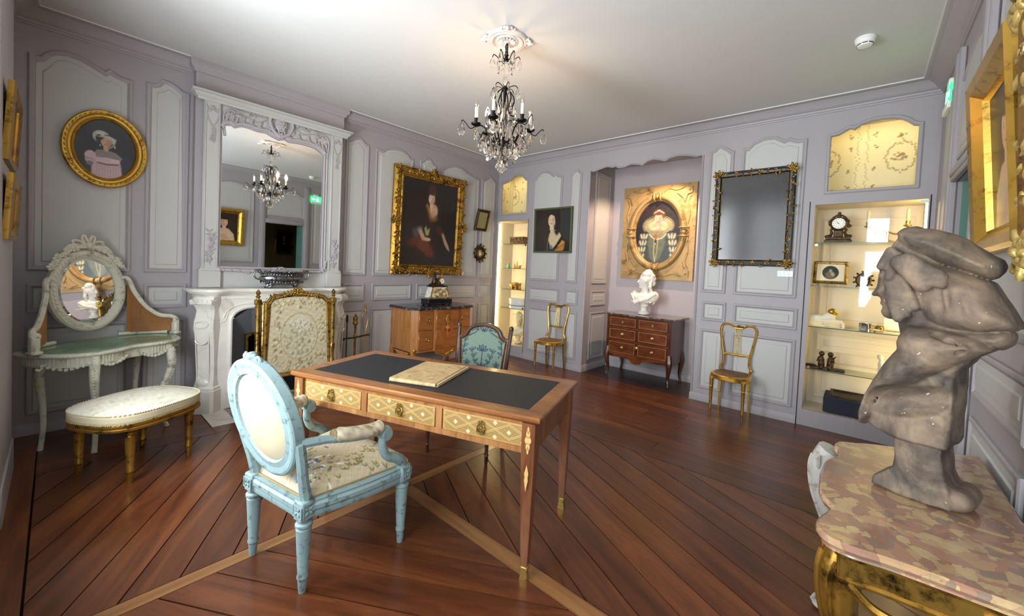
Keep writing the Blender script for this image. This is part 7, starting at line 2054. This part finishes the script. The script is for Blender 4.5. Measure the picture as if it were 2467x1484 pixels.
# crystal drop meshes (shared)
def drop_mesh(l, w, t, name):
    mb = MB(); n = 8; prof = [(0.02, 0), (.35, .10), (.75, .30), (1.0, .58), (.85, .80), (.45, .95), (.02, 1.0)]
    vs = []; fs = []
    for r, z in prof:
        for i in range(n): a = 2*pi*i/n; vs.append((w/2*r*cos(a), t/2*r*sin(a), -l*z))
    for j in range(len(prof)-1):
        for i in range(n): fs.append((j*n+i, j*n+(i+1) % n, j*n+n+(i+1) % n, j*n+n+i))
    fs += [tuple(range(n)), tuple((len(prof)-1)*n+i for i in range(n-1, -1, -1))]
    mb.add(vs, fs); o = mb.build(name, M['crystal'], chd, sharp=5); return o
drops = []
def hang_drop(kind, p, rz):
    if kind not in PROTO:
        o = drop_mesh(*kind, 'crystal_drop'); PROTO[kind] = o
    else:
        o = PROTO[kind].copy(); COL.objects.link(o)
    o.location = p; o.rotation_euler = (0, 0, rz)
PROTO = {}
BIG, MID, SML = (.098, .054, .014), (.075, .042, .012), (.052, .028, .010)
def wire(pts, r=.0035, n=6): w = MB(); w.tube(bez(pts, 24), r, n); return w
rnd = random.Random(77)
# top crown of six small hooks
for k in range(6):
    a = 2*pi*k/6+.3; c, s = cos(a), sin(a)
    w = wire([(c*r, s*r, zc(z)) for r, z in ((.008, 2.99), (.04, 2.985), (.07, 3.015), (.095, 3.03), (.105, 3.01))]); w.build('crown_arm', M['iron'], chd)
    hang_drop(MID, (c*.105, s*.105, zc(3.005)), a); hang_drop(SML, (c*.06, s*.06, zc(2.99)), a+.5)
# middle hooks
for k in range(6):
    a = 2*pi*k/6; c, s = cos(a), sin(a)
    w = wire([(c*r, s*r, zc(z)) for r, z in ((.012, 2.77), (.04, 2.795), (.08, 2.80), (.10, 2.78))]); w.build('hook_arm', M['iron'], chd); hang_drop(MID, (c*.10, s*.10, zc(2.775)), a)
# cage and six candle arms
M['bulb_on'] = m_emit('lit_bulb', '#ffcf9a', 250); M['bulb_off'] = m_glass('clear_bulb', (1, .97, .92, 1), .14); M['candle'] = m_paint('candle_sleeve', '#e8e4dc', .5, .02)
LIT = {1, 2}
for k in range(6):
    a = radians(40.8-90+12)+2*pi*k/6; c, s = cos(a), sin(a); R = .21
    ar = wire([(c*r, s*r, zc(z)) for r, z in ((.012, 2.78), (.05, 2.755), (.075, 2.70), (.055, 2.63), (.07, 2.57), (.12, 2.545))], .005); ar.build('cage_bar', M['iron'], chd)
    am = MB(); am.tube(bez([(c*r, s*r, zc(z)) for r, z in ((.015, 2.39), (.06, 2.37), (.10, 2.40), (.13, 2.46), (.17, 2.485), (R, 2.475), (R, 2.49))], 40), .006, 7); am.tube(bez([(c*r, s*r, zc(z)) for r, z in ((.09, 2.39), (.14, 2.36), (.17, 2.40), (.15, 2.44))], 20), .0045, 6)
    am.lathe([(.010, zc(2.475)), (.034, zc(2.487)), (.038, zc(2.497)), (.030, zc(2.495)), (.014, zc(2.50)), (.014, zc(2.53)), (.017, zc(2.535))], 12, T(c*R, s*R, 0))
    arm = am.build('arm', M['iron'], chd)
    MB().cyl((c*R, s*R, zc(2.525)), (c*R, s*R, zc(2.615)), .0115, n=14).build('candle_sleeve', M['candle'], arm)
    b = MB().lathe([(.008, zc(2.612)), (.016, zc(2.63)), (.019, zc(2.645)), (.015, zc(2.668)), (.007, zc(2.688)), (.001, zc(2.70))], 14, T(c*R, s*R, 0)); b.build('bulb', M['bulb_on'] if k in LIT else M['bulb_off'], arm)
    w = wire([(c*r, s*r, zc(z)) for r, z in ((R, 2.475), (.25, 2.455), (.285, 2.49), (.31, 2.51), (.318, 2.495))]); w.build('outer_hook', M['iron'], arm)
    hang_drop(BIG, (c*.318, s*.318, zc(2.49)), a); hang_drop(BIG, (c*R, s*R, zc(2.468)), a+pi/2)
    for q in (-1, 1):
        aa = a+q*.16; hang_drop(MID, (cos(aa)*R, sin(aa)*R, zc(2.455)), aa); 
        aa = a+q*.30; hang_drop(BIG, (cos(aa)*.165, sin(aa)*.165, zc(2.40)), aa)
    hang_drop(BIG, (c*.12, s*.12, zc(2.37)), a); hang_drop(MID, (c*.12, s*.12, zc(2.56)), a); hang_drop(MID, (c*.075, s*.075, zc(2.66)), a)
    aa = a+.52; w = wire([(cos(aa)*r, sin(aa)*r, zc(z)) for r, z in ((.01, 2.50), (.04, 2.53), (.08, 2.54), (.10, 2.515))]); w.build('hook_arm', M['iron'], chd); hang_drop(BIG, (cos(aa)*.10, sin(aa)*.10, zc(2.51)), aa)
    w = wire([(cos(aa)*r, sin(aa)*r, zc(z)) for r, z in ((.015, 2.36), (.05, 2.345), (.09, 2.365), (.115, 2.34))]); w.build('hook_arm', M['iron'], chd); hang_drop(BIG, (cos(aa)*.115, sin(aa)*.115, zc(2.335)), aa); hang_drop(MID, (cos(aa)*.055, sin(aa)*.055, zc(2.335)), aa)
    m = MB().lathe([(.012, zc(2.40)), (.016, zc(2.43)), (.022, zc(2.50)), (.012, zc(2.60)), (.004, zc(2.66))], 8, T(cos(aa)*.055, sin(aa)*.055, 0)); m.build('crystal_spire', M['crystal'], chd, sharp=5)
m = MB().ell((0, 0, zc(2.195)), (.047, .047, .055), 16); m.lathe([(.006, zc(2.285)), (.012, zc(2.27)), (.020, zc(2.245)), (.012, zc(2.24))], 10); m.build('crystal_ball', M['crystal'], chd, sharp=8)

# ================================================================ smoke detector and exit sign
sd = thing('smoke_detector', 'round white smoke detector on the ceiling', 'smoke detector', (-1.101, -4.613, ZC))
MB().lathe([(.058, 0), (.060, .004), (.060, .014), (.056, .016)], 32, Mr).build('base', M['whiteplastic'], sd); MB().lathe([(.056, .016), (.057, .020), (.052, .040), (.044, .044), (.044, .050), (.040, .056), (.03, .058), (.001, .060)], 32, Mr).build('cover', M['whiteplastic'], sd)
m = MB()
for k in range(8): a = 2*pi*k/8; m.box((.0445, 0, .047), (.003, .026, .005), Mr @ RZ(a))
m.build('vent_slots', M['black'], sd)
ex = on_y(2283, 225, -5.06)
es = thing('exit_sign', 'green lit emergency exit sign on right wall near corner', 'exit sign', (ex.x+.05, YC, ex.z))
M['exit_green'] = m_emit('exit_green', '#25e060', 4.5)
MB().box((0, .030, .08), (.10, .055, .05), None, .006).build('housing', M['whiteplastic'], es)
MB().box((0, .055, -.09), (.22, .022, .05), None, .005).build('battery_box', M['whiteplastic'], es)
p_ = MB().box((0, .050, -.01), (.24, .008, .13), None, .002).build('lit_panel', M['exit_green'], es)
m = MB(); Mx = frame_M((0, .0545, -.01), (-1, 0, 0), (0, 0, 1))
m.ell((-.03, .035, .001), (.010, .010, .002), 8, Mx); m.prism([(-.05, .02), (-.02, .02), (0, -.01), (-.01, -.05), (-.02, -.05), (-.018, -.015), (-.03, -.01), (-.06, -.045), (-.066, -.04), (-.045, .0)], 0, .002, Mx); m.prism([(.03, .02), (.07, .02), (.07, .035), (.10, .005), (.07, -.025), (.07, -.01), (.03, -.01)], 0, .002, Mx); m.build('pictogram', m_emit('exit_white', '#e8fff0', 6), p_, sharp=0)

# ================================================================ niche spotlight
sp = thing('spotlight', 'small black spotlight behind the scalloped niche edge', 'spotlight', (.16, -2.95, 2.98))
MB().cyl((0, 0, 0), (0, 0, -.03), .03, n=16).build('base', M['black'], sp)
MB().cyl((0, 0, -.03), (.02, .03, -.07), .022, .026, 14, None, False).build('can', M['black'], sp)
ld = bpy.data.lights.new('niche_spot', 'SPOT'); ld.energy = 130; ld.color = (1, .70, .50); ld.spot_size = radians(100); ld.spot_blend = .45; ld.shadow_soft_size = .02
lo_ = bpy.data.objects.new('niche_spot', ld); COL.objects.link(lo_); lo_.parent = sp; lo_.location = (.03, .05, -.09)
lo_.rotation_euler = (Vector((.55, -2.15, 1.0))-Vector((.19, -2.90, 2.89))).to_track_quat('-Z', 'Y').to_euler()

# ================================================================ console table and terracotta bust
CZt = .76
con = thing('console_table', 'gilt console table with mottled breccia marble top on right wall', 'console table', (-3.06, -4.88, 0))
ct = [(-2.42, -5.088), (-2.50, -4.95), (-2.60, -4.76), (-2.645, -4.70), (-2.667, -4.662), (-2.70, -4.645), (-2.76, -4.645), (-2.80, -4.660), (-2.86, -4.655), (-2.93, -4.628), (-3.03, -4.620), (-3.12, -4.622), (-3.22, -4.627), (-3.27, -4.640), (-3.308, -4.662), (-3.36, -4.650), (-3.42, -4.635), (-3.47, -4.640), (-3.505, -4.665), (-3.512, -4.72), (-3.50, -4.80), (-3.495, -4.99), (-3.50, -5.088)]
ct = [(x+3.06, y+4.88) for x, y in bez(ct, 110)]
m = MB(); rings(m, ct, [(.022, CZt-.036), (.012, CZt-.034), (.016, CZt-.028), (.006, CZt-.024), (0, CZt-.014), (.002, CZt-.006), (.008, CZt)]); rings(m, ccw(ct), [(.022, CZt-.036)]); m.build('marble_top', M['breccia'], con, sharp=35)
M['giltdark'] = m_gilt('gilt_dark', '#a5823c', '#3a2810', .3, .45, 16)
# apron band following the top
fronts = [(x, y) for x, y in inset(ccw(ct), .05)]
m = MB(); m.prism(fronts, .635, .724, holes=[inset(ccw(ct), .075)[::-1]]); m.build('apron', M['giltdark'], con, sharp=40)
m = MB(); m.tube([(x, y, .712) for x, y in inset(ccw(ct), .046)], .010, 6, True); m.tube([(x, y, .645) for x, y in inset(ccw(ct), .048)], .008, 6, True); m.build('apron_mouldings', M['gilt'], con)
def con_leg(x, y, dx, dy, mat, name='leg'):
    l = MB(); P = [(x+dx*.0, y+dy*.0, .70), (x+dx*.028, y+dy*.028, .62), (x+dx*.02, y+dy*.02, .50), (x-dx*.035, y-dy*.035, .34), (x-dx*.055, y-dy*.055, .18), (x-dx*.02, y-dy*.02, .06), (x+dx*.01, y+dy*.01, .03), (x-dx*.012, y-dy*.012, .012)]
    l.tube(bez(P, 48), list(np.interp(np.linspace(0, 1, len(bez(P, 48))), [0, .15, .35, .6, .85, .95, 1], [.050, .050, .036, .027, .022, .026, .020])), 10); l.ell((x, y, .014), (.034, .034, .014), 10)
    lg = l.build(name, mat, con)
    c = MB(); Q = bez(P, 48); px_, py_ = -dy, dx
    for k in (-1, 0, 1): c.tube([(q[0]+dx*.034*w+px_*.018*k*w*1.2, q[1]+dy*.034*w+py_*.018*k*w*1.2, q[2]) for q, w in zip(Q[3:40], np.interp(np.linspace(0, 1, 37), [0, .3, 1], [1.35, 1.0, .62]))], .006, 6)
    c.tube([(x+px_*s_*.05+dx*.03, y+py_*s_*.05+dy*.03, z) for s_, z in bez([(-1.2, .68), (-.8, .62), (0, .59), (.8, .62), (1.2, .68)], 16)], .010, 7)
    c.build('leg_carving', mat, lg); return lg
M['greyleg'] = m_worn('pale_leg', '#b9b6b0', '#9c978e', '#6b6254', .45, 20)  # tone of the far front leg, paler and greyer than the gilt legs
con_leg(-3.385+3.06, -4.715+4.88, -.6, .8, M['gilt']); con_leg(-2.63+3.06, -4.635+4.88, .25, .97, M['greyleg'])
con_leg(-3.43+3.06, -5.02+4.88, -1, 0, M['gilt']); con_leg(-2.62+3.06, -5.02+4.88, 1, 0, M['gilt'])
# carved skirt on the near end and front
m = MB(); MW = frame_M((-.405, 0, .60), (0, -1, 0), (0, 0, 1))
for s in (-1, 1): tube2(m, bez([(s*.17, .04), (s*.12, .0), (s*.05, -.015), (0, -.04)], 16), .012, MW, 0); tube2(m, scroll_pts((s*.06, -.02), .03, .006, 0, s*1.2), .008, MW, .006)
MW = frame_M((0, .205, .60), (-1, 0, 0), (0, 0, 1))
for s in (-1, 1): tube2(m, bez([(s*.33, .03), (s*.2, .02), (s*.1, -.02), (0, -.05)], 20), .013, MW, 0); tube2(m, scroll_pts((s*.08, -.03), .036, .006, 0, s*1.2), .010, MW, .006)
flower(m, (0, -.03), .045, MW, .004, 6); m.build('carved_skirt', M['gilt'], con)

BO = Vector((-3.03, -4.868, CZt+.003)); BF = Vector((.322, .947, 0)); BR = Vector((.947, -.322, 0))     # facing and right-hand directions
tb = thing('terracotta_bust', 'weathered grey terracotta bust of draped head on marble console', 'bust', BO, -atan2(.322, .947))
def pb(pts, off=0.0):
    """outline points of an enlarged crop -> (forward, up) in the plane off metres right of the bust's middle"""
    out = []
    for x, y in pts:
        d = ray(2020+x/2.0045, 520+y/2.0045); q = CAM+d*(((BO+BR*off-CAM).dot(BR))/d.dot(BR))
        out.append(((q-BO).dot(BF), q.z-BO.z))
    return out
HAT = pb([(300, 85), (330, 65), (390, 52), (430, 62), (500, 72), (560, 88), (640, 120), (700, 160), (760, 195), (800, 212), (818, 245), (808, 272), (770, 302), (735, 308), (690, 292), (640, 278), (560, 250), (500, 232), (440, 205), (390, 195), (350, 175), (310, 135)])
FACE = pb([(300, 110), (255, 165), (225, 200), (214, 240), (213, 272), (206, 300), (196, 335), (168, 375), (166, 388), (205, 393), (214, 405), (206, 424), (222, 438), (214, 460), (228, 484), (255, 499), (300, 502), (345, 505), (360, 560), (440, 580), (520, 520), (560, 400), (520, 240), (400, 120)])
COWL = pb([(400, 225), (480, 235), (600, 270), (735, 320), (790, 400), (845, 475), (886, 540), (870, 558), (800, 552), (700, 562), (560, 552), (500, 540), (430, 510), (400, 450), (395, 360), (385, 290)], -.03)
LUMP = pb([(380, 470), (430, 500), (560, 540), (700, 555), (840, 560), (855, 590), (840, 628), (790, 652), (740, 640), (640, 640), (520, 610), (420, 560), (370, 520)], -.03)
SHAWL = pb([(352, 530), (312, 575), (297, 605), (303, 640), (250, 700), (190, 780), (150, 850), (117, 930), (120, 985), (150, 1000), (178, 960), (180, 890), (215, 845), (300, 828), (400, 800), (500, 755), (600, 710), (745, 650), (700, 600), (560, 560), (430, 535)], -.05)
TORSO = pb([(240, 780), (400, 700), (520, 640), (640, 640), (600, 720), (505, 800), (510, 950), (520, 1142), (330, 1092), (240, 1065), (150, 1012), (128, 985), (150, 930), (190, 850)], -.085)
SOCLE = pb([(258, 1060), (260, 1150), (250, 1212), (205, 1238), (160, 1252), (150, 1292), (300, 1352), (420, 1398), (545, 1443), (532, 1340), (503, 1260), (498, 1150), (505, 1100)], -.068)
SOCLE = [(y, max(z, 0.0)) for y, z in SOCLE]
def terracotta(S):
    P = lambda x, y, off=0.0: pb([(x, y)], off)[0]
    S.poly(SOCLE, .068, 0, 'x', .12)
    yb_ = min(q[0] for q in SOCLE); S.cap((-.03, yb_-.002, .034), (.068, yb_-.002, .034), .032, .032, .008)
    S.poly(TORSO, .085, .004, 'x', .12)
    # the block widens behind, as a back slab
    yt = P(512, 950, -.085)[0]; S.box((.01, yt+.02, .30), (.085, .03, .115), .006, .004)
    S.poly(SHAWL, .165, .003, 'x', .55, -.0)
    c = P(330, 890, -.13); S.ell((-.15, c[0], c[1]-.01), (.105, .15, .06), .006, (-.40, 0, 0), True)      # hollow under the drapery
    S.poly(LUMP, .125, .004, 'x', .9)
    S.cap((0, *P(450, 540)), (0, *P(430, 400)), .075, .08, .02)
    S.poly(FACE, .072, .006, 'x', .85)
    S.poly(COWL, .118, .003, 'x', .7)
    S.poly(HAT, .145, .003, 'x', .95)
    for sg in (-1, 1):
        e = P(248, 292); S.ell((sg*.060, e[0], e[1]), (.022, .020, .012), .006, None, True); S.ell((sg*.052, e[0], e[1]), .012, .002)
        b = P(252, 262); S.cap((sg*.064, b[0]-.03, b[1]-.002), (sg*.035, b[0]+.012, b[1]+.006), .009, .008, .006)
        k_ = P(275, 372); S.ell((sg*.052, k_[0]-.01, k_[1]), (.026, .032, .034), .012)
        l = P(222, 425); S.cap((sg*.0, l[0]-.004, l[1]+.001), (sg*.03, l[0]-.016, l[1]), .004, .003, .003, True); n = P(200, 385); S.ell((sg*.013, n[0]-.012, n[1]+.006), (.010, .016, .010), .005)
        # locks of hair and rolls of cloth beside the face
        for q in ((300, 180, 262, 250), (330, 200, 300, 300), (320, 330, 380, 470), (345, 300, 420, 440), (300, 380, 340, 490), (290, 320, 330, 420)):
            S.cap((sg*.078, *P(q[0], q[1])), (sg*.092, *P(q[2], q[3])), .016, .013, .006)
        for q, r_ in (((365, 235, 470, 340), .026), ((400, 225, 555, 300), .024), ((430, 300, 560, 330), .020)):
            S.cap((sg*.112, *P(q[0], q[1])), (sg*.122, *P(q[2], q[3])), r_, r_*.8, .005)
        for (x0, y0, x1, y1) in ((470, 350, 440, 505), (540, 340, 545, 548), (605, 335, 650, 555), (675, 350, 765, 550), (725, 380, 835, 548)):
            S.cap((sg*.116, *P(x0, y0)), (sg*.122, *P(x1, y1)), .008, .022, .005, True)
        for (x0, y0, x1, y1) in ((360, 120, 700, 235), (330, 95, 620, 135), (430, 180, 740, 285), (480, 110, 790, 240), (350, 160, 470, 200)):
            S.cap((sg*.134, *P(x0, y0)), (sg*.140, *P(x1, y1)), .009, .013, .006, True)
        for k in range(6):
            S.cap((sg*.150, *P(330+16*k, 585+20*k)), (sg*.166, *P(500+22*k, 590+24*k)), .009, .012, .005, True)
        for (x0, y0, x1, y1) in ((270, 700, 380, 800), (310, 680, 440, 760), (220, 780, 300, 830)): S.cap((sg*.160, *P(x0, y0)), (sg*.168, *P(x1, y1)), .012, .012, .006, True)
        for (x0, y0, x1, y1) in ((560, 575, 640, 640), (660, 570, 740, 640), (740, 570, 800, 640)): S.cap((sg*.122, *P(x0, y0)), (sg*.125, *P(x1, y1)), .008, .010, .005, True)
    return S.d+.003*vnoise(S.X, S.Y, S.Z, 45, 6)+.0016*vnoise(S.X, S.Y, S.Z, 110, 16)
def m_terra():
    t = NT('terracotta_grey'); v = t.coords()
    n = t.noise(v, 7, 6, .65, .6); c = t.ramp(n, [(.34, '#231f1b'), (.45, '#463f37'), (.56, '#6a5d4e'), (.70, '#8a785f')])
    n2 = t.noise(v, 3.5, 3); c = t.mix(t.math('MULTIPLY', t.math('SUBTRACT', n2, .35), .9), c, '#8d6f5a')
    n3 = t.noise(v, 45, 2); c = t.mix(t.math('GREATER_THAN', n3, .735), c, '#b0a294')
    t.bump(t.noise(v, 60, 5), .35, .006); return t.fin(c, .75)
sculpt('body', terracotta, (-.19, -.36, 0), (.19, .30, .86), .005, m_terra(), tb, smooth=1)
